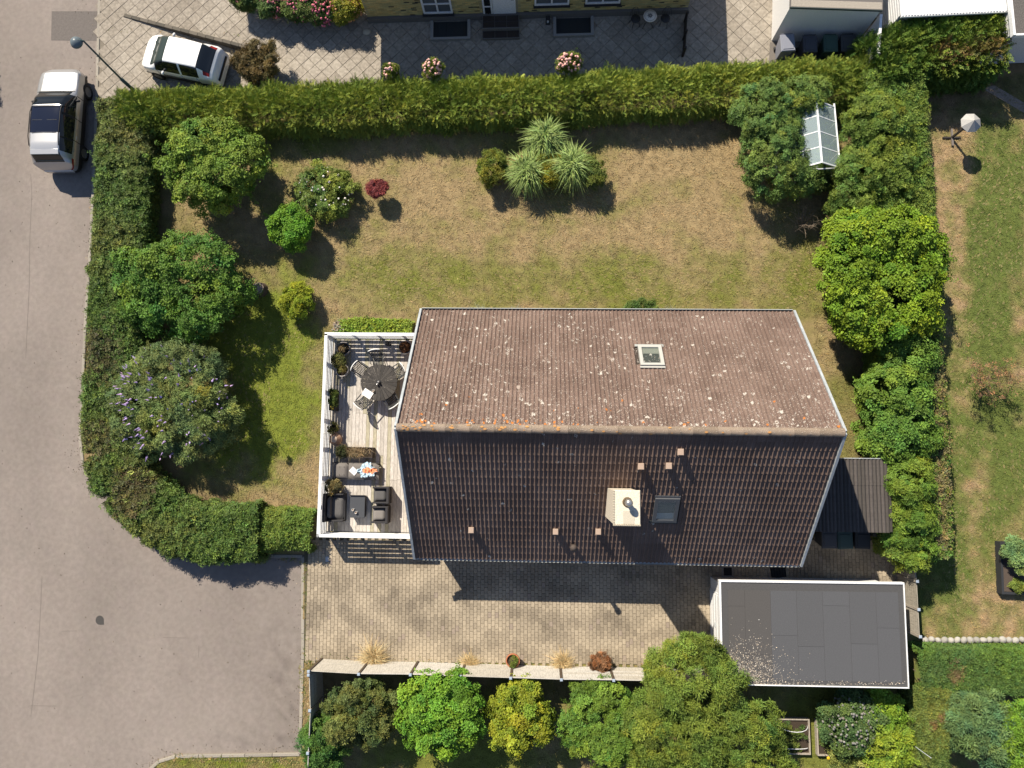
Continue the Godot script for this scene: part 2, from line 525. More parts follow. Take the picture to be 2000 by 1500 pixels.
func drive():
	var rng := RandomNumberGenerator.new(); rng.seed = 77
	var o := Node3D.new(); o.name = "driveway"; add_child(o); o.set_meta("kind", "structure")
	var ax := (P(1390, 1297) - P(600, 1288)).normalized()
	var turn := Basis(ax, Vector3.UP, ax.cross(Vector3.UP))
	var s := st()
	var edge := [P(595, 1050), P(1790, 1050), P(1790, 1145), P(1400, 1140), P(1420, 1300), P(596, 1289)]
	slab(s, edge, 0.02, 0.066)
	put("sand_bed", s, stuff_of(lin(0.088, 0.078, 0.05), 0.95, M.t_stone, 0.6), o)
	var flat2 := PackedVector2Array()
	for p in edge: flat2.append(Vector2(p.x, p.z))
	var org := P(597, 1289)
	var dn := FastNoiseLite.new(); dn.seed = 4; dn.frequency = 0.42; dn.fractal_octaves = 4
	var spots := []
	var pw := 0.148; var pl := 0.222
	for i in 190:
		for j in range(-2, 28):
			var c: Vector3 = org + ax * (pw * (i + 0.5)) - turn.z * (pl * (j + (0.5 if i % 2 else 0.0)))
			if not Geometry2D.is_point_in_polygon(Vector2(c.x, c.z), flat2): continue
			var q := Q(c)
			if q.x > 1415 and q.y > 1150: continue
			var stain := dn.get_noise_2d(c.x, c.z * 1.6) * 1.25 + 0.45 * maxf(0.0, dn.get_noise_2d(c.x * 2.2 + 60.0, c.z * 2.2))
			var tone := clampi(int(round((0.62 - stain * 0.75 + rng.randfn(0.0, 0.10)) * 8.0)), 0, 8)
			if rng.randf() < 0.02: tone = 9
			if absf(q.x - 641.0) < 9.0 and absf(q.y - 1096.0) < 7.0 and rng.randf() < 0.5: tone = 10
			var b := turn.rotated(Vector3.UP, rng.randfn(0, 0.012)).rotated(Vector3.RIGHT, rng.randfn(0, 0.008)).rotated(Vector3.BACK, rng.randfn(0, 0.010))
			spots.append([Transform3D(b, Vector3(c.x, 0.075 + rng.randfn(0, 0.0022), c.z)), tone])
	var tones := []
	for t in 9: tones.append(Color(0.182, 0.152, 0.114).lerp(Color(0.345, 0.290, 0.215), t / 8.0))
	tones.append(Color(0.250, 0.205, 0.165)); tones.append(Color(0.44, 0.45, 0.46))
	s = st()
	bx(s, Vector3.ZERO, Vector3(pw - 0.009, 0.05, pl - 0.009), Basis.IDENTITY, 0.007)
	lay(o, "paver", s, spots, tones, M.t_stone, 0.9, P(900, 1225))
	# drain grates in the drive, in the shade of the house
	var gr := thing("drain_grate", "small square iron drain set in a pale concrete frame beside the garage", "drain", P(1421, 1116, 0.1))
	s = st(); bx(s, Vector3(0, 0.01, 0), Vector3(0.48, 0.03, 0.46), Basis.IDENTITY, 0.01); put("frame", s, stuff_of(lin(0.24, 0.22, 0.2), 0.9, M.t_stone, 0.5), gr)
	s = st(); bx(s, Vector3(0, 0.027, 0), Vector3(0.33, 0.012, 0.32)); put("pit_cover", s, stuff_of(lin(0.015, 0.015, 0.015), 0.6), gr)
	for k in 6:
		s = st(); bx(s, Vector3(-0.13 + 0.052 * k, 0.038, 0), Vector3(0.016, 0.012, 0.31)); put("bar", s, M.iron, gr)
	var mat := thing("door_mat", "dark rubber mat lying askew on the drive by the house wall", "mat", P(1520, 1118, 0.1), 0.12)
	s = st(); bx(s, Vector3(0, 0.012, 0), Vector3(0.6, 0.024, 0.42), Basis.IDENTITY, 0.008); put("pad", s, stuff_of(lin(0.02, 0.02, 0.021), 0.95, M.t_stone, 0.3), mat)
	for k in 5:
		s = st(); bx(s, Vector3(-0.22 + 0.11 * k, 0.028, 0), Vector3(0.05, 0.008, 0.36)); put("rib", s, stuff_of(lin(0.028, 0.028, 0.03), 0.9), mat)

func terrace():
	var rng := RandomNumberGenerator.new(); rng.seed = 31
	var o := Node3D.new(); o.name = "paving"; add_child(o); o.set_meta("kind", "structure")
	var edge := [P(200, -140), P(196, 40), P(193, 215), P(500, 205), P(760, 195), P(1100, 180), P(1420, 160), P(1700, 148), P(1700, -140)]
	var s := st()
	slab(s, edge, 0.02, 0.064)
	put("sand_bed", s, stuff_of(lin(0.17, 0.15, 0.12), 0.95, M.t_stone, 0.6), o)
	var flat2 := PackedVector2Array()
	for p in edge: flat2.append(Vector2(p.x, p.z))
	var a := 0.445
	var dn := FastNoiseLite.new(); dn.seed = 14; dn.frequency = 0.25; dn.fractal_octaves = 4
	var spots := []
	var b0 := Basis(Vector3.UP, deg_to_rad(43.5))
	for i in range(-60, 60):
		for j in range(-60, 60):
			var c: Vector3 = Vector3(-5, 0, -17) + b0 * Vector3(i * a, 0, j * a)
			if not Geometry2D.is_point_in_polygon(Vector2(c.x, c.z), flat2): continue
			if c.z < -22.6: continue
			if c.x > -7.6 and c.x < 6.7 and c.z < -19.9: continue
			var q := Q(c)
			var pale := 0.55 * exp(-pow((q.x - 650.0) / 90.0, 2.0) - pow((q.y - 135.0) / 24.0, 2.0)) + 0.3 * exp(-pow((q.x - 250.0) / 40.0, 2.0) - pow((q.y - 120.0) / 40.0, 2.0))
			var tone := clampi(int(round((0.5 + dn.get_noise_2d(c.x, c.z) * 0.5 + pale + rng.randfn(0, 0.13)) * 7.0)), 0, 8)
			var b := b0.rotated(Vector3.UP, rng.randfn(0, 0.006)).rotated(Vector3.RIGHT, rng.randfn(0, 0.004)).rotated(Vector3.BACK, rng.randfn(0, 0.005))
			spots.append([Transform3D(b, Vector3(c.x, 0.075 + rng.randfn(0, 0.0025), c.z)), tone])
	var tones := []
	for t in 9: tones.append(Color(0.215, 0.187, 0.152).lerp(Color(0.335, 0.300, 0.252), t / 8.0))
	s = st()
	bx(s, Vector3.ZERO, Vector3(a - 0.010, 0.05, a - 0.010), Basis.IDENTITY, 0.008)
	lay(o, "paving_slab", s, spots, tones, M.t_blotch, 1.3, P(560, 95))

func materials():
	M.t_asphalt = grain(1, 1024, [[0.42, 1.0], [0.2, 0.5], [0.015, 0.25]], 0.66, 1.0)
	M.t_stone = grain(2, 512, [[0.16, 1.0], [0.03, 0.8], [0.4, 0.6]], 0.62, 1.0)
	M.t_blotch = grain(3, 512, [[0.012, 1.0], [0.05, 0.8], [0.3, 0.7]], 0.66, 1.0)
	M.t_grass = grain(4, 512, [[0.11, 1.0], [0.3, 1.0], [0.03, 0.4]], 0.45, 1.0)
	M.t_speck = grain(6, 512, [[0.09, 1.0, FastNoiseLite.TYPE_CELLULAR], [0.25, 0.8], [0.02, 0.8]], 0.42, 1.0, 1.2)
	M.t_wood = wood_tex(9)
	M.t_cloth = grain(12, 256, [[0.4, 1.0], [0.04, 0.5]], 0.75, 1.0)
	M.asphalt = stuff_of(Color.WHITE, 0.92, M.t_asphalt, 4.3, true)
	M.lawn = stuff_of(Color.WHITE, 0.95, M.t_grass, 1.1, true)
	M.iron = stuff_of(lin(0.03, 0.03, 0.032), 0.55)
	M.white = stuff_of(lin(0.68, 0.69, 0.70), 0.5, M.t_cloth, 1.0)
	M.white_wall = stuff_of(lin(0.66, 0.67, 0.66), 0.9, M.t_stone, 0.9)
	M.zinc = stuff_of(lin(0.33, 0.36, 0.38), 0.45, M.t_blotch, 1.0)
	M.dark_wood = stuff_of(lin(0.045, 0.036, 0.03), 0.8, M.t_wood, 0.8)
	M.old_wood = stuff_of(lin(0.31, 0.275, 0.23), 0.85, M.t_wood, 0.8)
	M.bark = stuff_of(lin(0.085, 0.063, 0.045), 0.95, M.t_wood, 0.4)
	M.soil = stuff_of(lin(0.045, 0.033, 0.024), 0.98, M.t_grass, 0.5)
	M.terracotta = stuff_of(lin(0.36, 0.13, 0.065), 0.85, M.t_stone, 0.4)
	M.glass = StandardMaterial3D.new()
	M.glass.albedo_color = Color(0.6, 0.68, 0.68, 0.05)
	M.glass.transparency = BaseMaterial3D.TRANSPARENCY_ALPHA
	M.glass.roughness = 0.03
	M.painted_sheen_glass = M.glass.duplicate()
	M.painted_sheen_glass.albedo_color = Color(0.82, 0.9, 0.92, 0.2)  # whitish film in the colour stands for sky reflected in the greenhouse roof
	M.dark_glass = stuff_of(lin(0.012, 0.014, 0.016), 0.05)
	M.dark_glass.metallic_specular = 0.6
	M.leaf = leafy(0.35)
	M.needle = leafy(0.25, 0.65)
	M.dry = leafy(0.2, 0.8)
	M.petal = leafy(0.3, 0.8)

func wood_tex(sd: int) -> ImageTexture:      # long grain along the second axis
	var n := FastNoiseLite.new(); n.seed = sd; n.frequency = 0.02; n.fractal_octaves = 4
	var size := 256
	var d := PackedByteArray(); d.resize(size * size)
	for y in size:
		for x in size:
			var a := TAU * y / size
			var v := n.get_noise_3d(x * 4.0, cos(a) * 26.0, sin(a) * 26.0)
			var b := TAU * x / size
			v += 0.4 * n.get_noise_3d(cos(b) * 160.0, sin(b) * 160.0, y * 0.4)
			d[y * size + x] = int(clampf(0.88 + v * 0.17, 0.6, 1.0) * 255.0)
	return grey_texture(d, size)

# ---------------------------------------------------------------- plants
func leaf_mesh(sd: int, n: int, length: float, width: float, spread: float, m: Material, lift := 0.5) -> ArrayMesh:
	# a twig end: n folded leaves that point outwards and up round a point
	var rng := RandomNumberGenerator.new(); rng.seed = sd
	var s := st()
	for k in n:
		var a := TAU * (k + rng.randf() * 0.7) / n
		var d := Vector3(cos(a), rng.randf_range(-0.2, lift + 0.4), sin(a)).normalized()
		var o := d * spread * rng.randf_range(0.1, 1.0) + Vector3(0, rng.randf_range(-0.4, 0.4) * spread, 0)
		var t := (d + Vector3(0, rng.randf_range(-0.5, 0.3), 0)).normalized()
		var side := t.cross(Vector3.UP).normalized().rotated(t, rng.randf_range(-0.5, 0.5))
		var up := side.cross(t)
		if up.y < 0: up = -up
		var l := length * rng.randf_range(0.7, 1.25)
		var w := width * rng.randf_range(0.8, 1.2)
		var b := o; var e := o + t * l - up * l * 0.15
		var mid := o + t * l * 0.45
		var p := mid + side * w * 0.5 + up * w * 0.14; var q := mid - side * w * 0.5 + up * w * 0.14
		tri_n(s, b, p, e, (up - side * 0.25).normalized())
		tri_n(s, b, e, q, (up + side * 0.25).normalized())
	return mesh_of(s, m)

func spray_mesh(sd: int, n: int, length: float, m: Material, droop := 0.25, w := 0.018, leaf := 0.10) -> ArrayMesh:
	# a feathery shoot: leaflets left and right of an arching stem that runs along +z
	var rng := RandomNumberGenerator.new(); rng.seed = sd
	var s := st()
	for k in n:
		var t := (k + 0.5) / n
		var p := Vector3(0, 0.12 * t * length - droop * t * t * length, t * length)
		for sg in [-1.0, 1.0]:
			var d := Vector3(sg * rng.randf_range(0.5, 1.0), rng.randf_range(-0.1, 0.5), rng.randf_range(0.5, 1.1)).normalized()
			var l := leaf * (1.15 - 0.6 * t) * rng.randf_range(0.7, 1.2)
			var e := p + d * l
			var side := d.cross(Vector3.UP).normalized() * w
			var nn := (Vector3.UP - d * 0.2).normalized()
			tri_n(s, p - side * 0.5, p + d * l * 0.5 + side, e, nn)
			tri_n(s, p + d * l * 0.5 - side, p - side * 0.5, e, nn)
	return mesh_of(s, m)

func blade_mesh(sd: int, n: int, length: float, width: float, spread: float, m: Material, droop := 1.0) -> ArrayMesh:
	# n arching blades from one point
	var rng := RandomNumberGenerator.new(); rng.seed = sd
	var s := st()
	for k in n:
		var a := rng.randf() * TAU
		var out := Vector3(cos(a), 0, sin(a))
		var side := Vector3(-sin(a), 0, cos(a))
		var l := length * rng.randf_range(0.55, 1.1)
		var sp := spread * rng.randf_range(0.3, 1.0)
		var prev := Vector3.ZERO; var pw := width
		var segs := 5
		for i in range(1, segs + 1):
			var t := float(i) / segs
			var p := out * (l * sp * (t * 0.6 + t * t * 0.5)) + Vector3.UP * (l * (t * 1.0 - droop * sp * 0.75 * t * t * t))
			var w := width * (1.0 - t * t * 0.92)
			var nn := side.cross((p - prev).normalized())
			if nn.y < 0: nn = -nn
			tri_n(s, prev - side * pw * 0.5, p - side * w * 0.5, p + side * w * 0.5, nn)
			if pw > 0.0: tri_n(s, prev - side * pw * 0.5, p + side * w * 0.5, prev + side * pw * 0.5, nn)
			prev = p; pw = w
	return mesh_of(s, m)

func leaf_library():
	L.broad = leaf_mesh(1, 9, 0.105, 0.062, 0.085, M.leaf)
	L.mid = leaf_mesh(2, 11, 0.078, 0.042, 0.08, M.leaf)
	L.fine = leaf_mesh(3, 13, 0.055, 0.030, 0.075, M.leaf)
	L.large = leaf_mesh(4, 8, 0.17, 0.085, 0.10, M.leaf)
	L.spray = spray_mesh(5, 8, 0.42, M.needle, 0.3, 0.016, 0.12)
	L.shoot = spray_mesh(6, 7, 0.34, M.leaf, 0.22, 0.020, 0.10)
	L.long = leaf_mesh(7, 9, 0.17, 0.034, 0.07, M.leaf, 0.7)
	L.blades = blade_mesh(8, 4, 0.62, 0.028, 1.1, M.leaf, 1.5)
	L.straw = blade_mesh(9, 7, 0.55, 0.011, 1.0, M.dry)
	L.tuft = blade_mesh(10, 4, 0.075, 0.010, 1.3, M.dry, 0.7)
	L.sparse = leaf_mesh(11, 5, 0.06, 0.035, 0.07, M.dry)

func leaf_basis(rng: RandomNumberGenerator, n: Vector3, sc: float) -> Basis:   # y axis along n, turned at random
	var x := n.cross(Vector3(rng.randfn(), rng.randfn(), rng.randfn())).normalized()
	return Basis(x, n, x.cross(n)) * sc

func along_basis(rng: RandomNumberGenerator, d: Vector3, sc: float) -> Basis:   # z axis along d, y as far up as it can be
	var x := Vector3.UP.cross(d)
	if x.length() < 0.05: x = Vector3(rng.randfn(), 0, rng.randfn())
	x = x.normalized().rotated(d, rng.randfn(0, 0.6))
	return Basis(x, d.cross(x), d) * sc

func sunny(c: Color) -> Color:
	return Color(c.r * 1.22, c.g * 1.34, c.b * 1.02)

func tint(rng: RandomNumberGenerator, c: Color, vary: float, yellow: float) -> Color:
	var v := exp(rng.randfn(0, vary))
	var y := rng.randfn(0, yellow)
	return Color(clampf(c.r * v * (1.0 + y * 1.3), 0, 1), clampf(c.g * v * (1.0 + y * 0.35), 0, 1), clampf(c.b * v * (1.0 - y * 0.6), 0, 1))

# a crown of leaf clumps on a set of lobes [centre, radii]; spec: leaf, col, col2, share2, clump, per, fill, spiky, vary
func crown(parent: Node3D, sd: int, lobes: Array, spec: Dictionary, called := "crown", origin := Vector3.ZERO) -> MultiMeshInstance3D:
	var rng := RandomNumberGenerator.new(); rng.seed = sd
	var ts := []; var cs := []
	var rc0: float = spec.get("clump", 0.28)
	var per: int = int(spec.get("per", 20) * 1.3)
	var fill: float = spec.get("fill", 1.0)
	var low: float = spec.get("low", -0.35)
	var sz: float = spec.get("size", 1.0) * 0.86
	var col: Color = sunny(spec.col)
	var col2: Color = sunny(spec.get("col2", spec.col))
	var share2: float = spec.get("share2", 0.0)
	var spiky: bool = spec.get("spiky", false)
	var vary: float = spec.get("vary", 0.16)
	var hue := FastNoiseLite.new(); hue.seed = sd; hue.frequency = spec.get("hue_freq", 0.5)
	for li in lobes.size():
		var c: Vector3 = lobes[li][0]
		var r: Vector3 = lobes[li][1]
		var area := 4.0 * PI * pow((pow(r.x * r.y, 1.6) + pow(r.x * r.z, 1.6) + pow(r.y * r.z, 1.6)) / 3.0, 1.0 / 1.6) * (1.0 - low) * 0.5
		var n := int(maxf(3.0, area * fill / (rc0 * rc0 * 1.5)))
		for k in n:
			var y := rng.randf_range(low, 1.0)
			var a := rng.randf() * TAU
			var q := sqrt(1.0 - y * y)
			var d := Vector3(cos(a) * q, y, sin(a) * q)
			var depth := 1.0 - absf(rng.randfn(0, spec.get("depth", 0.14)))
			if rng.randf() < 0.12: depth += 0.06
			var pocket := hue.get_noise_3dv((c + d * r) * 1.9 + Vector3(40, 0, 0))
			if pocket < -0.18: depth -= (-0.18 - pocket) * 1.1      # hollows between the branches
			if rng.randf() < 0.2: depth = rng.randf_range(0.45, 0.7)      # leaves inside the crown
			var cc := c + d * r * depth
			if cc.y < 0.12: continue
			var hidden := false
			for lj in lobes.size():
				if lj == li: continue
				var e: Vector3 = (cc - lobes[lj][0]) / lobes[lj][1]
				if e.length() < 0.72: hidden = true; break
			if hidden: continue
			var out := (d / r).normalized()
			var mixv := clampf(share2 + hue.get_noise_3dv(cc) * 1.1 * (1.0 if share2 > 0.0 else 0.0) + rng.randfn(0, 0.10), 0.0, 1.0) if share2 > 0.0 else 0.0
			var base := tint(rng, col.lerp(col2, mixv), vary, 0.10)
			var rc := rc0 * rng.randf_range(0.65, 1.35)
			var lf := rng.randf_range(0.75, 1.2)
			if rng.randf() < spec.get("shoots", 0.10):      # a shoot that sticks out of the crown
				var dir := (out * 0.8 + Vector3(rng.randfn(), rng.randfn() + 0.6, rng.randfn()) * 0.5).normalized()
				for m in 7:
					var p := cc + dir * (rc * (0.5 + m * 0.27))
					ts.append(Transform3D(leaf_basis(rng, (dir + Vector3(rng.randfn(), rng.randfn(), rng.randfn()) * 0.4).normalized(), sz * rng.randf_range(0.6, 1.0)), p - origin))
					cs.append(tint(rng, base, 0.10, 0.05))
			for m in per:
				var w := Vector3(rng.randfn(), rng.randfn(), rng.randfn()).normalized()
				if w.dot(out) < -0.25: w = w.bounce(out)
				var p := cc + w * rc * pow(rng.randf(), 0.45) + out * rc * 0.15
				if p.y < 0.08: continue
				var sc := sz * lf * rng.randf_range(0.75, 1.25)
				var b: Basis
				if spiky:
					b = along_basis(rng, (w * 0.7 + out * 0.8 + Vector3(0, spec.get("rise", 0.25), 0) + Vector3(rng.randfn(), rng.randfn(), rng.randfn()) * 0.25).normalized(), sc)
				else:
					b = leaf_basis(rng, (w * 0.6 + out * 0.5 + Vector3(0, 0.55, 0) + Vector3(rng.randfn(), rng.randfn(), rng.randfn()) * 0.28).normalized(), sc)
				ts.append(Transform3D(b, p - origin))
				cs.append(tint(rng, base, 0.10, 0.05))
	return many(called, L[spec.leaf], ts, cs, parent, true)

func trunk_of(parent: Node3D, sd: int, h: float, r: float, reach: float, limbs := 5, m: Material = null):
	var rng := RandomNumberGenerator.new(); rng.seed = sd
	var s := soft()
	var top := Vector3(rng.randfn(0, 0.06), h * 0.5, rng.randfn(0, 0.06))
	tube(s, [Vector3(0, -0.05, 0), Vector3(rng.randfn(0, 0.03), h * 0.25, rng.randfn(0, 0.03)), top], r * 1.15, r * 0.75, 9)
	put("trunk", s, m if m else M.bark, parent, true)
	for k in limbs:
		s = soft()
		var a := TAU * k / limbs + rng.randf()
		var o := Vector3(cos(a), 0, sin(a))
		var st0 := top * rng.randf_range(0.55, 0.95)
		var e := st0 + o * reach * rng.randf_range(0.45, 0.75) + Vector3.UP * h * rng.randf_range(0.25, 0.42)
		tube(s, [st0, st0.lerp(e, 0.4) + Vector3.UP * h * 0.05, e], r * 0.5, r * 0.12, 6)
		put("limb", s, m if m else M.bark, parent, true)

# a tree or shrub where the photograph shows its crown: middle, radii in pixels, height of the crown's middle and top
func shrub(called: String, label: String, category: String, sd: int, px: float, py: float, rx: float, ry: float, hm: float, top: float, spec: Dictionary, group := "", lobes_n := 8) -> Node3D:
	var c := P(px, py, hm)
	var base := Vector3(c.x, 0.06, c.z)
	var o := thing(called, label, category, base, 0.0, group)
	var k := (CAM_H - hm) / FOCAL
	var r := Vector3(rx * k, maxf(top - hm, 0.1), ry * k)
	var rng := RandomNumberGenerator.new(); rng.seed = sd
	var lobes := [[c, r * 0.68]]
	for i in lobes_n:
		var a := TAU * (i + rng.randf() * 0.6) / lobes_n
		var y := rng.randf_range(-0.15, 0.75)
		var q := sqrt(1.0 - y * y)
		var f := rng.randf_range(0.26, 0.50)
		lobes.append([c + Vector3(cos(a) * q, y, sin(a) * q) * r * (1.04 - f) * rng.randf_range(0.84, 1.15), r * f])
	for i in lobes_n:      # small tufts that break the outline
		var a := rng.randf() * TAU
		var y := rng.randf_range(-0.2, 0.6)
		var q := sqrt(1.0 - y * y)
		lobes.append([c + Vector3(cos(a) * q, y, sin(a) * q) * r * rng.randf_range(0.88, 1.02), r * rng.randf_range(0.10, 0.18)])
	trunk_of(o, sd, hm * 1.1, clampf(r.x * 0.055, 0.025, 0.14), r.x, 5 if rx > 30 else 3)
	crown(o, sd, lobes, spec, "crown", base)
	return o

# a hedge along a path of points on its top [px, py], with its width and height in metres
func hedge(called: String, label: String, sd: int, path: Array, width: float, height: float, spec: Dictionary, per_m2: float, rough: float, group := "") -> Node3D:
	var rng := RandomNumberGenerator.new(); rng.seed = sd
	var pts := []
	for p in path: pts.append(P(p[0], p[1], height))
	var base: Vector3 = pts[pts.size() / 2]; base.y = 0.06
	var o := thing(called, label, "hedge", base, 0.0, group)
	var total := 0.0
	var seg := []
	for i in pts.size() - 1:
		seg.append(pts[i].distance_to(pts[i + 1])); total += seg[i]
	# stems hidden inside
	var s := soft()
	var ns := int(total / 0.8) + 2
	for k in ns:
		var w := along(pts, seg, total * k / (ns - 1.0))
		var g: Vector3 = w[0] - base; g.y = -0.05
		tube(s, [g, g + Vector3(rng.randfn(0, 0.1), height * 0.7, rng.randfn(0, 0.1))], 0.03, 0.012, 5)
	put("stems", s, M.bark, o, true).set_meta("kind", "stuff")
	var bump := FastNoiseLite.new(); bump.seed = sd; bump.frequency = spec.get("bump_freq", 0.9); bump.fractal_octaves = 3
	var hue := FastNoiseLite.new(); hue.seed = sd + 3; hue.frequency = spec.get("hue_freq", 0.35); hue.fractal_octaves = 3
	var girth := width + 2.0 * height
	var n := int(total * girth * per_m2)
	var ts := []; var cs := []
	var spiky: bool = spec.get("spiky", false)
	var rnd: float = spec.get("round", 0.35)
	for k in n:
		var w := along(pts, seg, rng.randf_range(0.0, total))
		var side: Vector3 = w[1].cross(Vector3.UP)
		var u := rng.randf_range(-1.0, 1.0) * girth * 0.5
		var p: Vector3
		var out: Vector3
		var hw := width * 0.5
		if absf(u) < hw:
			var edge := maxf(0.0, absf(u) - hw + rnd) / rnd
			p = w[0] + side * u; p.y = height - rnd * 0.5 * edge * edge
			out = (Vector3.UP + side * signf(u) * edge * 0.8).normalized()
		else:
			var down := absf(u) - hw
			p = w[0] + side * hw * signf(u); p.y = height - down - rnd * 0.5
			if p.y < 0.15: p.y = rng.randf_range(0.15, height * 0.6)
			out = (side * signf(u) + Vector3.UP * maxf(0.0, 1.0 - down / rnd) * 0.7).normalized()
		var b := bump.get_noise_3dv(p * Vector3(1, 0.7, 1))
		p += out * (b * rough + rng.randfn(0, rough * 0.22)) - out * absf(rng.randfn(0, 0.07))
		if absf(u) > hw and p.y < 0.1: continue
		var mixv: float = clampf(spec.get("share2", 0.0) + hue.get_noise_3dv(p) * 1.2 + rng.randfn(0, 0.08), 0.0, 1.0)
		var c: Color = sunny(spec.col.lerp(spec.get("col2", spec.col), mixv))
		if spec.has("spots"):
			var q := Q(p)
			for sp in spec.spots:
				var e := pow((q.x - sp[0]) / sp[2], 2.0) + pow((q.y - sp[1]) / sp[3], 2.0)
				if e + hue.get_noise_3dv(p * 3.0) * 0.9 + rng.randfn(0, 0.45) < 0.8: c = c.lerp(sp[4], rng.randf_range(0.4, 1.0))
		c = tint(rng, c, spec.get("vary", 0.2), 0.10)
		var sc: float = spec.get("size", 1.0) * rng.randf_range(0.75, 1.25)
		var bs: Basis
		if spiky:
			bs = along_basis(rng, (out * 0.75 + Vector3(rng.randfn(), rng.randfn() * 0.6, rng.randfn()) * 0.45 + w[1] * rng.randfn(0, 0.3)).normalized(), sc)
		else:
			bs = leaf_basis(rng, (out * 0.8 + Vector3(0, 0.45, 0) + Vector3(rng.randfn(), rng.randfn(), rng.randfn()) * 0.3).normalized(), sc)
		ts.append(Transform3D(bs, p - base)); cs.append(c)
	many("foliage", L[spec.leaf], ts, cs, o, true)
	return o

func along(pts: Array, seg: Array, d: float) -> Array:
	for i in seg.size():
		if d <= seg[i] or i == seg.size() - 1:
			var a: Vector3 = pts[i]; var b: Vector3 = pts[i + 1]
			var t := (b - a).normalized()
			return [a + t * minf(d, seg[i]), t]
		d -= seg[i]
	return []

func scatter_on(o: Node3D, called: String, mesh: Mesh, sd: int, c: Vector3, r: Vector3, n: int, col: Color, vary: float, sc := 1.0, low := 0.1):
	var rng := RandomNumberGenerator.new(); rng.seed = sd
	var ts := []; var cs := []
	for k in n:
		var y := rng.randf_range(low, 1.0); var a := rng.randf() * TAU
		var q := sqrt(1.0 - y * y)
		var d := Vector3(cos(a) * q, y, sin(a) * q)
		var p := c + d * r * rng.randf_range(0.92, 1.08)
		ts.append(Transform3D(leaf_basis(rng, (d + Vector3.UP * 0.5 + Vector3(rng.randfn(), rng.randfn(), rng.randfn()) * 0.3).normalized(), sc * rng.randf_range(0.7, 1.3)), p - o.position))
		cs.append(tint(rng, col, vary, 0.05))
	many(called, mesh, ts, cs, o, true)

func lawn_grass():
	var rng := RandomNumberGenerator.new(); rng.seed = 99
	var ts := []; var cs := []
	# [px0, py0, px1, py1, number]
	for r in [[330, 240, 1650, 620, 34000], [400, 600, 660, 1010, 10000], [1590, 600, 1700, 900, 3500], [1790, 150, 2010, 1260, 19000], [595, 1330, 1780, 1510, 9000], [300, 1480, 600, 1505, 1800], [596, 1292, 612, 1480, 900]]:
		for k in r[4]:
			var p := P(rng.randf_range(r[0], r[2]), rng.randf_range(r[1], r[3]), 0.06)
			if not on_lawn(p.x, p.z): continue
			if p.x > -8.7 and p.x < 9.5 and p.z > -4.9 and p.z < 3.9: continue
			p.y = 0.055
			var c := lawn_colour(p.x, p.z)
			ts.append(Transform3D(Basis(Vector3.UP, rng.randf() * TAU).rotated(Vector3.RIGHT, rng.randfn(0, 0.25)) * rng.randf_range(0.6, 1.3), p))
			cs.append(tint(rng, Color(minf(c.r * 1.3, 1), minf(c.g * 1.3, 1), minf(c.b * 1.3, 1)), 0.16, 0.07))
	var o := many("grass", L.tuft, ts, cs, self, true)
	tag(o, "short dry mown grass blades of the garden lawns", "grass")

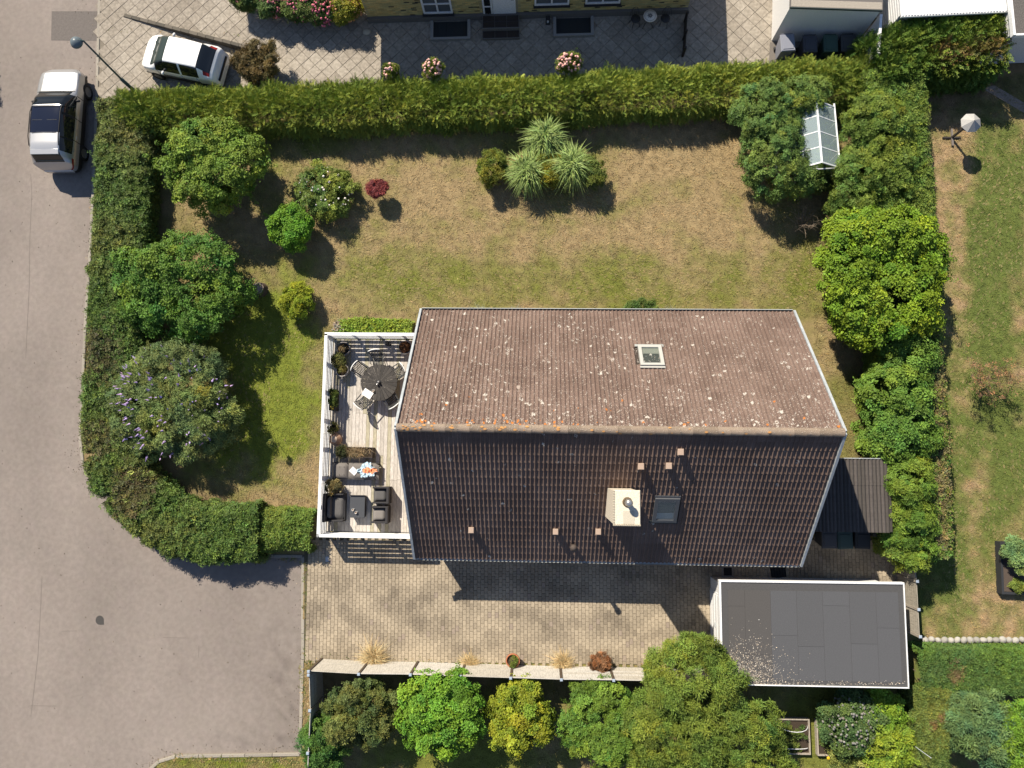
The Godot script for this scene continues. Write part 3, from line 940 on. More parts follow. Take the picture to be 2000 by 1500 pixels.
func litter():
	# dry clippings left in the mower's tracks, weeds and crumbs along kerbs and fences
	var rng := RandomNumberGenerator.new(); rng.seed = 303
	var s := st()
	tri_n(s, Vector3(-0.07, 0, -0.004), Vector3(0.07, 0.004, 0), Vector3(-0.02, 0.002, 0.005), Vector3.UP)
	tri_n(s, Vector3(-0.05, 0.003, 0.02), Vector3(0.05, 0.006, 0.026), Vector3(0.0, 0.003, 0.030), Vector3.UP)
	var clip := mesh_of(s, M.dry)
	var ts := []; var cs := []
	for r in [[360, 280, 1640, 430, 5200, -0.5], [600, 400, 1640, 605, 6500, 0.0], [430, 560, 640, 1000, 1500, 1.2], [1840, 230, 2000, 1240, 4200, 1.5]]:
		for k in r[4]:
			var p := P(rng.randf_range(r[0], r[2]), rng.randf_range(r[1], r[3]), 0.06)
			if patch_noise.get_noise_2d(p.x * 2.5, p.z * 2.5) < rng.randf_range(-0.5, 0.4): continue
			if not on_lawn(p.x, p.z) or p.x > -8.7 and p.x < 9.5 and p.z > -4.9: continue
			ts.append(Transform3D(Basis(Vector3.UP, r[5] + patch_noise.get_noise_2d(p.x, p.z + 70.0) * 1.5 + rng.randfn(0, 0.3)) * rng.randf_range(0.6, 1.5), Vector3(p.x, rng.randf_range(0.075, 0.10), p.z)))
			cs.append(tint(rng, Color(0.36, 0.27, 0.145), 0.2, 0.05))
	var o := many("grass_clippings", clip, ts, cs, self, true)
	tag(o, "dry straw clippings lying in streaks on the mown lawns", "clippings")
	ts = []; cs = []
	for e in [[596, 1292, 612, 1294, 60], [590, 1300, 604, 1475, 260], [340, 1478, 585, 1486, 420], [620, 1284, 1280, 1298, 220], [186, 330, 160, 860, 120], [164, 905, 330, 1072, 200], [380, 1088, 590, 1092, 90], [597, 1100, 599, 1285, 70], [205, 60, 480, 70, 50], [1792, 1240, 1800, 1290, 40]]:
		for k in e[4]:
			var t := rng.randf()
			var p := P(lerpf(e[0], e[2], t) + rng.randfn(0, 3), lerpf(e[1], e[3], t) + rng.randfn(0, 3))
			ts.append(Transform3D(Basis(Vector3.UP, rng.randf() * TAU) * rng.randf_range(0.35, 1.1), Vector3(p.x, 0.08, p.z)))
			cs.append(tint(rng, Color(0.11, 0.125, 0.035) if rng.randf() < 0.6 else Color(0.27, 0.20, 0.10), 0.25, 0.1))
	o = many("weeds", L.sparse, ts, cs, self, true)
	tag(o, "small weeds and dead leaves along the kerb and fence foot", "weeds")
	ts = []; cs = []
	s = soft(); ball(s, Vector3.ZERO, Vector3(0.012, 0.007, 0.010), 6); s.generate_normals()
	var crumb := mesh_of(s, M.dry)
	for k in 1500:
		var near := rng.randf() < 0.7
		var p := P(rng.randf_range(0, 590), rng.randf_range(0, 1500))
		if near:
			var i := rng.randi() % (ROAD_EDGE.size() - 2)
			var t := rng.randf()
			p = P(lerpf(ROAD_EDGE[i][0], ROAD_EDGE[i + 1][0], t), lerpf(ROAD_EDGE[i][1], ROAD_EDGE[i + 1][1], t)) + Vector3(-absf(rng.randfn(0.15, 0.3)), 0, rng.randfn(0, 0.2))
		if on_lawn(p.x, p.z): continue
		ts.append(Transform3D(Basis(Vector3.UP, rng.randf() * TAU) * rng.randf_range(0.5, 2.0), Vector3(p.x, 0.006, p.z)))
		cs.append(tint(rng, Color(0.22, 0.18, 0.14) if rng.randf() < 0.5 else Color(0.09, 0.075, 0.05), 0.3, 0.05))
	o = many("road_grit", crumb, ts, cs, self, true)
	tag(o, "loose grit and crumbs scattered on the road surface", "grit")

func plants():
	var G := Color(0.072, 0.120, 0.020)
	# hedges round the garden
	hedge("garden_hedge", "long feathery light green hedge between the lawn and the neighbour's paved yard", 101,
		[[222, 212], [420, 204], [600, 199], [800, 191], [1000, 185], [1200, 173], [1400, 161], [1560, 153], [1715, 146]], 1.6, 1.45,
		{"leaf": "spray", "col": Color(0.150, 0.184, 0.040), "col2": Color(0.225, 0.240, 0.055), "share2": 0.5, "spiky": true, "vary": 0.2, "round": 0.6, "bump_freq": 1.0, "size": 0.56}, 440, 0.32)
	hedge("street_hedge", "broad dark green clipped hedge that follows the road round the corner", 102,
		[[238, 192], [236, 215], [232, 330], [226, 480], [216, 640], [207, 800], [206, 880], [234, 948], [296, 1010], [356, 1040], [430, 1046], [500, 1040]], 2.2, 1.35,
		{"leaf": "mid", "col": Color(0.060, 0.092, 0.024), "col2": Color(0.098, 0.098, 0.034), "share2": 0.25, "vary": 0.34, "round": 0.45, "bump_freq": 1.3,
		"spots": [[200, 690, 40, 60, Color(0.075, 0.062, 0.032)], [260, 960, 45, 50, Color(0.085, 0.066, 0.034)], [190, 860, 30, 40, Color(0.08, 0.07, 0.03)]]}, 330, 0.24)
	hedge("corner_hedge", "short rounded mid green hedge beside the foot of the white deck railing", 103,
		[[505, 1038], [560, 1034], [604, 1036]], 1.55, 1.1, {"leaf": "mid", "col": Color(0.082, 0.118, 0.026), "col2": Color(0.12, 0.13, 0.03), "share2": 0.3, "vary": 0.25, "round": 0.5}, 320, 0.18)
	hedge("boundary_hedge", "tall clipped hedge along the neighbour's lawn with a flat brown-flecked side", 104,
		[[1748, 130], [1756, 175], [1768, 330], [1778, 500], [1787, 700], [1797, 880], [1804, 1060], [1806, 1088]], 2.3, 1.8,
		{"leaf": "mid", "col": Color(0.078, 0.118, 0.026), "col2": Color(0.115, 0.140, 0.030), "share2": 0.35, "vary": 0.22, "round": 0.35,
		"spots": [[1830, 720, 17, 80, Color(0.18, 0.13, 0.068)], [1836, 950, 22, 150, Color(0.20, 0.145, 0.075)], [1822, 850, 10, 60, Color(0.13, 0.10, 0.05)], [1818, 260, 12, 60, Color(0.12, 0.12, 0.04)]]}, 300, 0.13)
	hedge("neighbour_hedge", "high green hedge with rusty brown dead patches in front of the white corrugated shed", 105,
		[[1712, 125], [1760, 98], [1820, 84], [1890, 76], [1962, 72]], 2.2, 1.9,
		{"leaf": "shoot", "spiky": true, "col": Color(0.075, 0.118, 0.028), "col2": Color(0.11, 0.14, 0.03), "share2": 0.3, "vary": 0.22, "round": 0.5,
		"spots": [[1850, 105, 36, 20, Color(0.18, 0.105, 0.05)], [1930, 95, 40, 20, Color(0.17, 0.115, 0.05)]]}, 260, 0.2)
	hedge("low_hedge", "flat-topped hedge running beside the garage with thin brown patches", 106,
		[[1825, 1345], [1823, 1420], [1820, 1520]], 1.45, 1.25,
		{"leaf": "fine", "col": Color(0.066, 0.092, 0.026), "col2": Color(0.115, 0.125, 0.035), "share2": 0.3, "vary": 0.24, "round": 0.25,
		"spots": [[1862, 1312, 14, 24, Color(0.19, 0.11, 0.06)], [1842, 1402, 10, 10, Color(0.2, 0.11, 0.06)], [1822, 1415, 10, 10, Color(0.18, 0.1, 0.05)], [1826, 1286, 22, 14, Color(0.11, 0.085, 0.05)]]}, 420, 0.10, "clipped hedges at the lower garden")
	hedge("low_hedge", "flat-topped bright green hedge behind the row of pale edging stones", 107,
		[[1800, 1314], [1870, 1314], [1930, 1315], [2050, 1318]], 1.6, 1.2,
		{"leaf": "fine", "col": Color(0.070, 0.115, 0.026), "col2": Color(0.058, 0.092, 0.035), "share2": 0.3, "vary": 0.24, "round": 0.3,
		"spots": [[1866, 1318, 16, 22, Color(0.17, 0.105, 0.055)]]}, 420, 0.10, "clipped hedges at the lower garden")
	# trees and shrubs in the garden
	shrub("garden_tree", "round bushy green tree in the corner where the feathery hedge meets the street hedge", "tree", 201, 425, 328, 100, 92, 1.6, 3.1, {"leaf": "broad", "col": Color(0.085, 0.135, 0.022), "col2": Color(0.15, 0.175, 0.028), "share2": 0.3, "clump": 0.30})
	shrub("garden_tree", "loose dark green tree behind the street hedge above the purple-flowered bush", "tree", 202, 362, 560, 128, 102, 1.45, 2.8, {"leaf": "broad", "col": Color(0.050, 0.105, 0.020), "col2": Color(0.105, 0.15, 0.022), "share2": 0.25, "clump": 0.34, "per": 19, "depth": 0.16}, "", 11)
	var b := shrub("butterfly_bush", "wide grey-green bush with many small purple flower spikes", "bush", 203, 345, 785, 120, 112, 1.4, 2.7, {"leaf": "long", "size": 0.8, "col": Color(0.112, 0.142, 0.066), "col2": Color(0.160, 0.175, 0.052), "share2": 0.25, "clump": 0.27, "depth": 0.14}, "", 12)
	scatter_on(b, "flower_spikes", flower_spike(), 61, P(342, 785, 1.4), Vector3(2.35, 1.3, 2.25), 190, Color(0.42, 0.31, 0.56), 0.2, 0.85, 0.1)
	b = shrub("rose_bush", "loose green shrub dotted with white blossoms on the dry lawn", "bush", 204, 634, 376, 58, 54, 0.65, 1.25, {"leaf": "mid", "col": Color(0.078, 0.112, 0.030), "col2": Color(0.14, 0.155, 0.030), "share2": 0.35, "clump": 0.22, "depth": 0.2, "fill": 0.8, "per": 16}, "", 9)
	scatter_on(b, "blossoms", blossom(0.05), 62, P(634, 376, 0.65), Vector3(1.15, 0.66, 1.05), 60, Color(0.72, 0.68, 0.62), 0.08, 1.0, 0.1)
	shrub("round_shrub", "small dense bright green round shrub between the big tree and the open lawn", "bush", 205, 570, 449, 37, 40, 0.9, 1.7, {"leaf": "broad", "col": Color(0.070, 0.150, 0.016), "col2": Color(0.10, 0.175, 0.018), "share2": 0.4, "clump": 0.18, "size": 0.8})
	shrub("golden_shrub", "small yellow-green shrub on the lawn near the white deck corner", "bush", 206, 580, 588, 28, 29, 0.65, 1.2, {"leaf": "mid", "col": Color(0.13, 0.165, 0.016), "col2": Color(0.20, 0.20, 0.02), "share2": 0.4, "clump": 0.15, "size": 0.85})
	shrub("red_maple", "tiny dark red maple standing alone on the dry lawn", "bush", 207, 738, 372, 17, 16, 0.65, 1.0, {"leaf": "mid", "col": Color(0.135, 0.026, 0.036), "col2": Color(0.19, 0.05, 0.055), "share2": 0.3, "clump": 0.13, "size": 0.75, "low": 0.0})
	for a in [[1065, 268, 301, "upright striped ornamental grass clump closest to the feathery hedge"], [1031, 332, 302, "striped ornamental grass clump beside the small olive shrub"], [1118, 322, 303, "striped ornamental grass clump beside the thin twiggy shrub"]]:
		grass_clump("ornamental_grass", a[3], a[2], a[0], a[1])
	shrub("island_shrub", "small olive green shrub at the edge of the ornamental grass island", "bush", 208, 962, 330, 25, 34, 0.7, 1.4, {"leaf": "fine", "col": Color(0.10, 0.115, 0.022), "col2": Color(0.14, 0.125, 0.02), "share2": 0.3, "clump": 0.17, "fill": 0.8})
	shrub("island_shrub", "yellowish shrub squeezed between the three ornamental grass clumps", "bush", 209, 1073, 332, 22, 36, 0.7, 1.35, {"leaf": "fine", "col": Color(0.13, 0.125, 0.018), "col2": Color(0.17, 0.15, 0.02), "share2": 0.3, "clump": 0.16})
	shrub("island_shrub", "thin twiggy green shrub on the open side of the ornamental grass island", "bush", 210, 1155, 335, 24, 30, 0.7, 1.25, {"leaf": "fine", "col": Color(0.088, 0.105, 0.025), "clump": 0.17, "fill": 0.6, "depth": 0.25})
	# the right-hand row
	var blue := {"leaf": "mid", "col": Color(0.076, 0.116, 0.034), "col2": Color(0.118, 0.150, 0.036), "share2": 0.3, "clump": 0.27, "depth": 0.12}
	big_shrub("laurel_shrub", "large blue-green bush that half covers the greenhouse's lawn side", "bush", 211, [[1500, 235, 70, 62, 1.6, 2.9], [1510, 310, 68, 74, 1.5, 2.8], [1470, 215, 45, 40, 1.5, 2.4], [1545, 350, 40, 38, 1.2, 2.2], [1560, 200, 50, 40, 1.5, 2.6]], blue)
	big_shrub("mixed_shrub", "tall mid green shrub wedged between the greenhouse and the boundary hedge", "bush", 212, [[1705, 250, 56, 70, 1.6, 2.9], [1690, 330, 58, 66, 1.5, 2.7], [1740, 330, 50, 70, 1.5, 2.5], [1660, 390, 45, 50, 1.3, 2.4]], {"leaf": "mid", "col": Color(0.072, 0.112, 0.026), "col2": Color(0.13, 0.155, 0.028), "share2": 0.35, "clump": 0.26})
	shrub("lime_tree", "big bright yellow-green tree beside the boundary hedge", "tree", 213, 1714, 540, 114, 134, 1.9, 3.5, {"leaf": "broad", "size": 1.15, "col": Color(0.094, 0.146, 0.014), "col2": Color(0.138, 0.178, 0.018), "share2": 0.4, "clump": 0.28, "per": 19}, "", 13)
	big_shrub("hazel_shrub", "dark green broadleaf shrub beside the house gable below the bright tree", "bush", 214, [[1740, 770, 66, 62, 1.6, 2.9], [1745, 850, 72, 66, 1.5, 2.8], [1770, 700, 50, 60, 1.5, 2.5]], {"leaf": "broad", "col": Color(0.070, 0.122, 0.024), "col2": Color(0.10, 0.145, 0.026), "share2": 0.3, "clump": 0.28})
	big_shrub("privet_shrub", "loose green shrub growing over the corner of the lean-to roof", "bush", 215, [[1772, 945, 40, 55, 1.8, 2.9], [1772, 1020, 46, 58, 1.6, 2.7], [1778, 1075, 44, 30, 1.3, 2.3]], {"leaf": "mid", "col": Color(0.084, 0.132, 0.024), "col2": Color(0.15, 0.165, 0.024), "share2": 0.35, "clump": 0.25})
	bare_bush("dead_shrub", "bare dead twigs standing in the shade by the greenhouse", 216, 1572, 432, 0.9, 1.1, 26, Color(0.2, 0.16, 0.12), 0)
	bare_bush("young_fruit_tree", "thin young tree with sparse rusty orange leaves on the neighbour's lawn", 217, 1944, 735, 1.3, 1.9, 16, Color(0.14, 0.10, 0.07), 420)
	shrub("rose_bush", "small rambling rose with pink flowers at the greenhouse door", "bush", 218, 1597, 358, 26, 20, 0.5, 0.95, {"leaf": "fine", "col": Color(0.075, 0.10, 0.03), "clump": 0.15, "fill": 0.7})
	# shrubs behind the wooden fence
	var row := "round shrubs in a row behind the wooden fence"
	shrub("hedge_shrub", "dark olive round shrub in the fence corner by the road", "bush", 220, 705, 1393, 61, 58, 1.3, 2.4, {"leaf": "mid", "col": Color(0.062, 0.080, 0.026), "col2": Color(0.10, 0.098, 0.035), "share2": 0.45, "clump": 0.24}, row)
	shrub("hedge_shrub", "low blue-green shrub pressed into the corner of the wooden fence", "bush", 221, 640, 1448, 42, 52, 0.9, 1.8, {"leaf": "mid", "col": Color(0.052, 0.098, 0.024), "clump": 0.22}, row)
	shrub("hedge_shrub", "fresh light green round shrub leaning over the wooden fence", "bush", 222, 863, 1388, 72, 70, 1.5, 2.7, {"leaf": "broad", "col": Color(0.085, 0.165, 0.020), "col2": Color(0.11, 0.18, 0.024), "share2": 0.4, "clump": 0.24}, row, 10)
	shrub("hedge_shrub", "yellow-green round shrub, smallest behind the wooden fence", "bush", 223, 1018, 1394, 56, 55, 1.3, 2.4, {"leaf": "broad", "col": Color(0.115, 0.140, 0.016), "col2": Color(0.16, 0.165, 0.018), "share2": 0.4, "clump": 0.24}, row)
	shrub("hedge_shrub", "mid green round shrub behind the fence next to the big feathery evergreen", "bush", 224, 1172, 1410, 68, 70, 1.5, 2.7, {"leaf": "mid", "col": Color(0.078, 0.130, 0.026), "col2": Color(0.10, 0.15, 0.026), "share2": 0.3, "clump": 0.25}, row, 10)
	big_shrub("feathery_evergreen", "large feathery olive-green evergreen sprawling over the fence end and garage corner", "tree", 225,
		[[1350, 1330, 92, 78, 2.3, 3.6], [1290, 1430, 90, 70, 2.0, 3.2], [1410, 1420, 100, 76, 2.1, 3.4], [1330, 1500, 110, 60, 1.8, 3.0], [1460, 1480, 80, 60, 1.8, 2.9], [1375, 1275, 32, 26, 2.4, 3.2], [1300, 1310, 36, 30, 2.2, 2.9], [1345, 1262, 22, 20, 2.5, 3.2]],
		{"leaf": "long", "size": 0.9, "col": Color(0.090, 0.122, 0.026), "col2": Color(0.145, 0.165, 0.032), "share2": 0.35, "clump": 0.26, "per": 19, "depth": 0.16})
	var hy := shrub("hydrangea_bush", "round bush with dull grey-mauve flower heads between two kitchen beds", "bush", 226, 1657, 1408, 52, 50, 0.9, 1.75, {"leaf": "broad", "col": Color(0.058, 0.088, 0.034), "clump": 0.2, "size": 0.9})
	scatter_on(hy, "flower_heads", blossom(0.05), 63, P(1657, 1408, 0.9), Vector3(1.1, 0.86, 1.05), 210, Color(0.19, 0.185, 0.165), 0.15)
	shrub("border_shrub", "lime green shrub beside the grey flowering bush near the garage wall", "bush", 227, 1720, 1388, 28, 34, 0.9, 1.6, {"leaf": "broad", "col": Color(0.098, 0.158, 0.02), "clump": 0.2})
	shrub("border_shrub", "bright lime border shrub growing against the flat-topped hedge", "bush", 228, 1732, 1465, 42, 52, 0.9, 1.6, {"leaf": "broad", "col": Color(0.118, 0.168, 0.024), "col2": Color(0.15, 0.175, 0.02), "share2": 0.4, "clump": 0.22})
	shrub("variegated_shrub", "spiky cream-streaked shrub below the grey flowering bush", "bush", 229, 1655, 1485, 24, 26, 0.6, 1.1, {"leaf": "long", "col": Color(0.12, 0.135, 0.04), "col2": Color(0.36, 0.34, 0.16), "share2": 0.35, "clump": 0.18})
	shrub("blue_shrub", "rounded blue-green shrub inside the corner of the flat-topped hedges", "bush", 230, 1917, 1412, 60, 60, 1.1, 2.0, {"leaf": "long", "col": Color(0.095, 0.145, 0.072), "col2": Color(0.062, 0.105, 0.05), "share2": 0.35, "clump": 0.24}, "", 9)
	shrub("shining_shrub", "glossy bright green shrub next to the rounded blue-green one", "bush", 231, 1982, 1450, 44, 70, 1.1, 2.1, {"leaf": "long", "col": Color(0.10, 0.165, 0.022), "clump": 0.24})
	# the neighbour's yard
	hedge_flowers()
	shrub("brown_shrub", "rusty brown shrub behind the white car on the paving", "bush", 232, 506, 124, 44, 38, 0.8, 1.5, {"leaf": "mid", "col": Color(0.062, 0.043, 0.020), "col2": Color(0.12, 0.08, 0.035), "share2": 0.3, "clump": 0.2, "fill": 0.8, "depth": 0.2})
	for a in [[766, 146, 13, 14, 233, "small thin pink rose at the sunny edge of the yard behind the hedge", 12], [846, 138, 18, 17, 234, "round pink rose bush in the yard shade behind the hedge", 34], [1110, 128, 22, 18, 235, "wide pink rose bush farthest along the yard behind the hedge", 40]]:
		var r := shrub("yard_rose", a[5], "bush", a[4], a[0], a[1], a[2], a[3], 1.3, 1.85, {"leaf": "fine", "col": Color(0.10, 0.115, 0.02), "clump": 0.12, "size": 0.9, "low": -0.1}, "pink roses in the neighbour's yard")
		scatter_on(r, "blossoms", blossom(0.06), a[4] + 7, P(a[0], a[1], 1.35), Vector3(metres(a[2]) * 1.05, 0.62, metres(a[3]) * 1.05), a[6] * 2, Color(0.62, 0.36, 0.32), 0.12)
	# low growth by the house and the deck
	hedge("flower_border", "low bright green ground plants along the outside of the white deck railing", 236, [[655, 641], [720, 641], [800, 643]], 0.7, 0.4, {"leaf": "broad", "col": Color(0.11, 0.165, 0.024), "col2": Color(0.16, 0.18, 0.03), "share2": 0.3, "vary": 0.2, "round": 0.2, "spots": [[655, 635, 12, 14, Color(0.36, 0.28, 0.24)]]}, 420, 0.1)
	for a in [[940, 612, 0.5, "grey-blue tussock at the lawn-side eave near the deck end"], [1008, 612, 0.45, "second grey-blue tussock from the deck under the lawn-side eave"], [1312, 612, 0.4, "grey-blue tussock under the lawn-side eave beyond the round eave shrub"]]:
		tussock("blue_tussock", a[3], 320 + int(a[0]), P(a[0], a[1], 0.3), a[2], Color(0.30, 0.34, 0.28), 40)
	shrub("eave_shrub", "small round green shrub peeping out under the lawn-side eave", "bush", 237, 1252, 604, 27, 15, 0.6, 1.0, {"leaf": "fine", "col": Color(0.07, 0.10, 0.03), "clump": 0.16})
	for a in [[732, 1275, 26, 34, "largest straw-coloured grass tuft at the road end of the fence"], [918, 1286, 18, 22, "small straw-coloured grass tuft left of the terracotta pot"], [1100, 1286, 22, 26, "straw-coloured grass tuft right of the terracotta pot"], [1287, 1284, 22, 20, "straw-coloured grass tuft half under the feathery evergreen"]]:
		tussock("dry_grass_tuft", a[4], 400 + int(a[0]), P(a[0], a[1] + 8, 0.1), metres(a[3]) * 1.1, Color(0.50, 0.38, 0.20), 190, "dry grass tufts along the fence")
	tussock("weed_plant", "single green weed in the grass strip by the kerb", 450, P(590, 1440, 0.06), 0.3, Color(0.10, 0.14, 0.03), 14)
	lawn_grass()
	litter()

func flower_spike() -> ArrayMesh:
	var s := st()
	for k in 5:
		var a := TAU * k / 5.0; var b := TAU * (k + 1) / 5.0
		var p := Vector3(cos(a), 0, sin(a)) * 0.045 + Vector3(0, 0.05, 0); var q := Vector3(cos(b), 0, sin(b)) * 0.045 + Vector3(0, 0.05, 0)
		var n := Vector3(cos((a + b) / 2), 0.4, sin((a + b) / 2)).normalized()
		tri_n(s, p, Vector3(0.02, 0.24, 0), q, n)
		tri_n(s, p, q, Vector3(0, -0.02, 0), (n - Vector3.UP).normalized())
	return mesh_of(s, M.petal)

func blossom(r: float) -> ArrayMesh:
	var s := soft()
	ball(s, Vector3.ZERO, Vector3(r, r * 0.6, r), 6)
	s.generate_normals()
	return mesh_of(s, M.petal)

func big_shrub(called: String, label: String, category: String, sd: int, blobs: Array, spec: Dictionary) -> Node3D:
	var c0 := P(blobs[0][0], blobs[0][1], blobs[0][4])
	var base := Vector3(c0.x, 0.06, c0.z)
	var o := thing(called, label, category, base)
	var rng := RandomNumberGenerator.new(); rng.seed = sd
	var lobes := []
	for b in blobs:
		var c := P(b[0], b[1], b[4])
		var k: float = (CAM_H - b[4]) / FOCAL
		var r := Vector3(b[2] * k, b[5] - b[4], b[3] * k)
		lobes.append([c, r * 0.85])
		for i in 4:
			var a := TAU * (i + rng.randf()) / 4.0
			var y := rng.randf_range(0.0, 0.7); var q := sqrt(1.0 - y * y)
			lobes.append([c + Vector3(cos(a) * q, y, sin(a) * q) * r * 0.62, r * rng.randf_range(0.34, 0.48)])
	trunk_of(o, sd, blobs[0][4], 0.09, metres(blobs[0][2]), 6)
	crown(o, sd, lobes, spec, "crown", base)
	return o

func grass_clump(called: String, label: String, sd: int, px: float, py: float):
	var hm := 1.1
	var c := P(px, py, hm)
	var base := Vector3(c.x, 0.06, c.z)
	var o := thing(called, label, "ornamental grass", base, 0.0, "ornamental grass clumps on the lawn")
	var rng := RandomNumberGenerator.new(); rng.seed = sd
	var ts := []; var cs := []
	for k in 620:
		var a := rng.randf() * TAU
		var d := sqrt(rng.randf()) * 0.52
		var lean := d * 1.6 * rng.randf_range(0.4, 1.3)
		var b := Basis(Vector3(sin(a), 0, -cos(a)), -lean * 0.6) * Basis(Vector3.UP, rng.randf() * TAU) * rng.randf_range(0.7, 1.5)
		var y := 0.1 + pow(rng.randf(), 0.7) * (1.25 - d * 0.9)
		ts.append(Transform3D(b, Vector3(cos(a) * d, y, sin(a) * d)))
		cs.append(tint(rng, Color(0.125, 0.20, 0.045).lerp(Color(0.29, 0.37, 0.12), rng.randf()), 0.15, 0.05))
	many("blades", L.blades, ts, cs, o, true)
	var s := soft()
	for k in 9:
		var a := TAU * k / 9.0
		tube(s, [Vector3(cos(a) * 0.2, -0.03, sin(a) * 0.2), Vector3(cos(a) * 0.3, 0.9, sin(a) * 0.3)], 0.012, 0.006, 5)
	put("stems", s, stuff_of(lin(0.16, 0.16, 0.06)), o, true).set_meta("kind", "stuff")

func tussock(called: String, label: String, sd: int, at: Vector3, r: float, col: Color, n: int, group := ""):
	at.y = 0.07
	var o := thing(called, label, "grass tuft", at, 0.0, group)
	var rng := RandomNumberGenerator.new(); rng.seed = sd
	var ts := []; var cs := []
	for k in n:
		var a := rng.randf() * TAU
		ts.append(Transform3D(Basis(Vector3.UP, rng.randf() * TAU).rotated(Vector3(cos(a), 0, sin(a)), rng.randf_range(0, 0.7)) * (r / 0.55) * rng.randf_range(0.6, 1.15), Vector3(cos(a), 0, sin(a)) * rng.randf() * r * 0.3))
		cs.append(tint(rng, col, 0.22, 0.08))
	many("blades", L.straw, ts, cs, o, true)

func bare_bush(called: String, label: String, sd: int, px: float, py: float, r: float, h: float, n: int, col: Color, leaves: int):
	var c := P(px, py, h * 0.6)
	var o := thing(called, label, "bush", Vector3(c.x, 0.06, c.z))
	var rng := RandomNumberGenerator.new(); rng.seed = sd
	var m := stuff_of(col.linear_to_srgb(), 0.9)
	var ends := []
	var s := soft()
	tube(s, [Vector3(0, -0.05, 0), Vector3(0.02, h * 0.3, 0.03)], 0.035, 0.025, 7)
	put("stem", s, m, o, true)
	for k in n:
		s = soft()
		var a := TAU * k / n * 3.0 + rng.randf()
		var d := Vector3(cos(a) * r * rng.randf_range(0.3, 1.0), h * rng.randf_range(0.5, 1.0), sin(a) * r * rng.randf_range(0.3, 1.0))
		var from := Vector3(0.02, h * 0.3 * rng.randf_range(0.4, 1.0), 0.03)
		var mid := from.lerp(d, 0.5) + Vector3(rng.randfn(0, 0.08), 0.08, rng.randfn(0, 0.08))
		tube(s, [from, mid, d], 0.013, 0.004, 5)
		for j in 3:
			var f := mid.lerp(d, 0.25 * j)
			var e := f + Vector3(rng.randfn(0, 0.2), rng.randf_range(0.0, 0.2), rng.randfn(0, 0.2)) * r
			tube(s, [f, e], 0.006, 0.003, 4)
			ends.append(e)
		ends.append(d); ends.append(mid)
		put("twig", s, m, o, true)
	if leaves > 0:
		var ts := []; var cs := []
		for k in leaves:
			var p: Vector3 = ends[rng.randi() % ends.size()] + Vector3(rng.randfn(), rng.randfn(), rng.randfn()) * 0.10
			ts.append(Transform3D(leaf_basis(rng, Vector3(rng.randfn() * 0.4, 1, rng.randfn() * 0.4).normalized(), rng.randf_range(0.7, 1.2)), p))
			cs.append(tint(rng, Color(0.25, 0.135, 0.075) if rng.randf() < 0.5 else Color(0.14, 0.125, 0.045), 0.2, 0.1))
		many("leaves", L.sparse, ts, cs, o, true)

func hedge_flowers():
	# a border of pink flowering shrubs along the neighbour's wall
	var spots := [[480, 2, 20, Color(0.42, 0.16, 0.17)], [540, 8, 30, Color(0.45, 0.16, 0.18)], [590, 14, 34, Color(0.50, 0.15, 0.20)], [632, 18, 36, Color(0.46, 0.13, 0.18)], [678, 16, 30, Color(0.52, 0.27, 0.14)]]
	var words := ["small flowering shrub at the lamp end of the neighbour's pink border", "pale pink flowering shrub second in the border by the diagonal paving", "pink flowering shrub in the middle of the border by the diagonal paving", "deep pink flowering shrub, fullest in the border by the diagonal paving", "orange-yellow flowering shrub at the house corner end of the border"]
	for i in spots.size():
		var a: Array = spots[i]
		var gold := i == 4
		var o := shrub("flowering_shrub", words[i], "bush", 240 + i, a[0], a[1], a[2], a[2] * 0.95, 0.7, 1.35, {"leaf": "mid", "col": Color(0.15, 0.14, 0.02) if gold else Color(0.062, 0.088, 0.026), "clump": 0.2}, "flowering border shrubs by the neighbour's house")
		var c := P(a[0], a[1], 0.7)
		scatter_on(o, "blossoms", blossom(0.055), 250 + i, c, Vector3(metres(a[2]) * 1.02, 0.72, metres(a[2])), int(a[2] * 5.5), a[3], 0.16, 1.0, 0.0)

# ---------------------------------------------------------------- the house
const RIDGE := 6.58
const EAVE := 2.32
const HALF_L := 7.29
const HALF_W := 4.80
var house: Node3D
var down_s: Vector3
var norm_s: Vector3

func roof_spot(px: float, py: float, south: bool) -> Vector2:      # where a pixel's ray meets a roof slope: along the ridge, down the slope
	var inv := house.transform.affine_inverse()
	var o := inv * Vector3(0, CAM_H, 0)
	var d := inv.basis * (cam_r * (px - 1000.0) + cam_d * (py - 750.0) + cam_f * FOCAL)
	var sg := 1.0 if south else -1.0
	var n := Vector3(0, norm_s.y, norm_s.z * sg)
	var t := (Vector3(0, RIDGE, 0) - o).dot(n) / d.dot(n)
	var p := o + d * t
	return Vector2(p.x, absf(p.z) / down_s.z)

func roof_frame(x: float, s: float, south: bool, lift := 0.0) -> Transform3D:
	var sg := 1.0 if south else -1.0
	var dn := Vector3(0, down_s.y, down_s.z * sg)
	var n := Vector3(0, norm_s.y, norm_s.z * sg)
	return Transform3D(Basis(Vector3(sg, 0, 0), n, dn), Vector3(x, RIDGE, 0) + dn * s + n * lift)

func wave(t: float) -> float:
	t = t - floor(t)
	return 0.041 * pow(maxf(sin(PI * t / 0.46), 0.0), 0.8) if t < 0.46 else -0.007 * sin(PI * (t - 0.46) / 0.54)

const TILE_W := 0.3038
const GAUGE := 0.3566

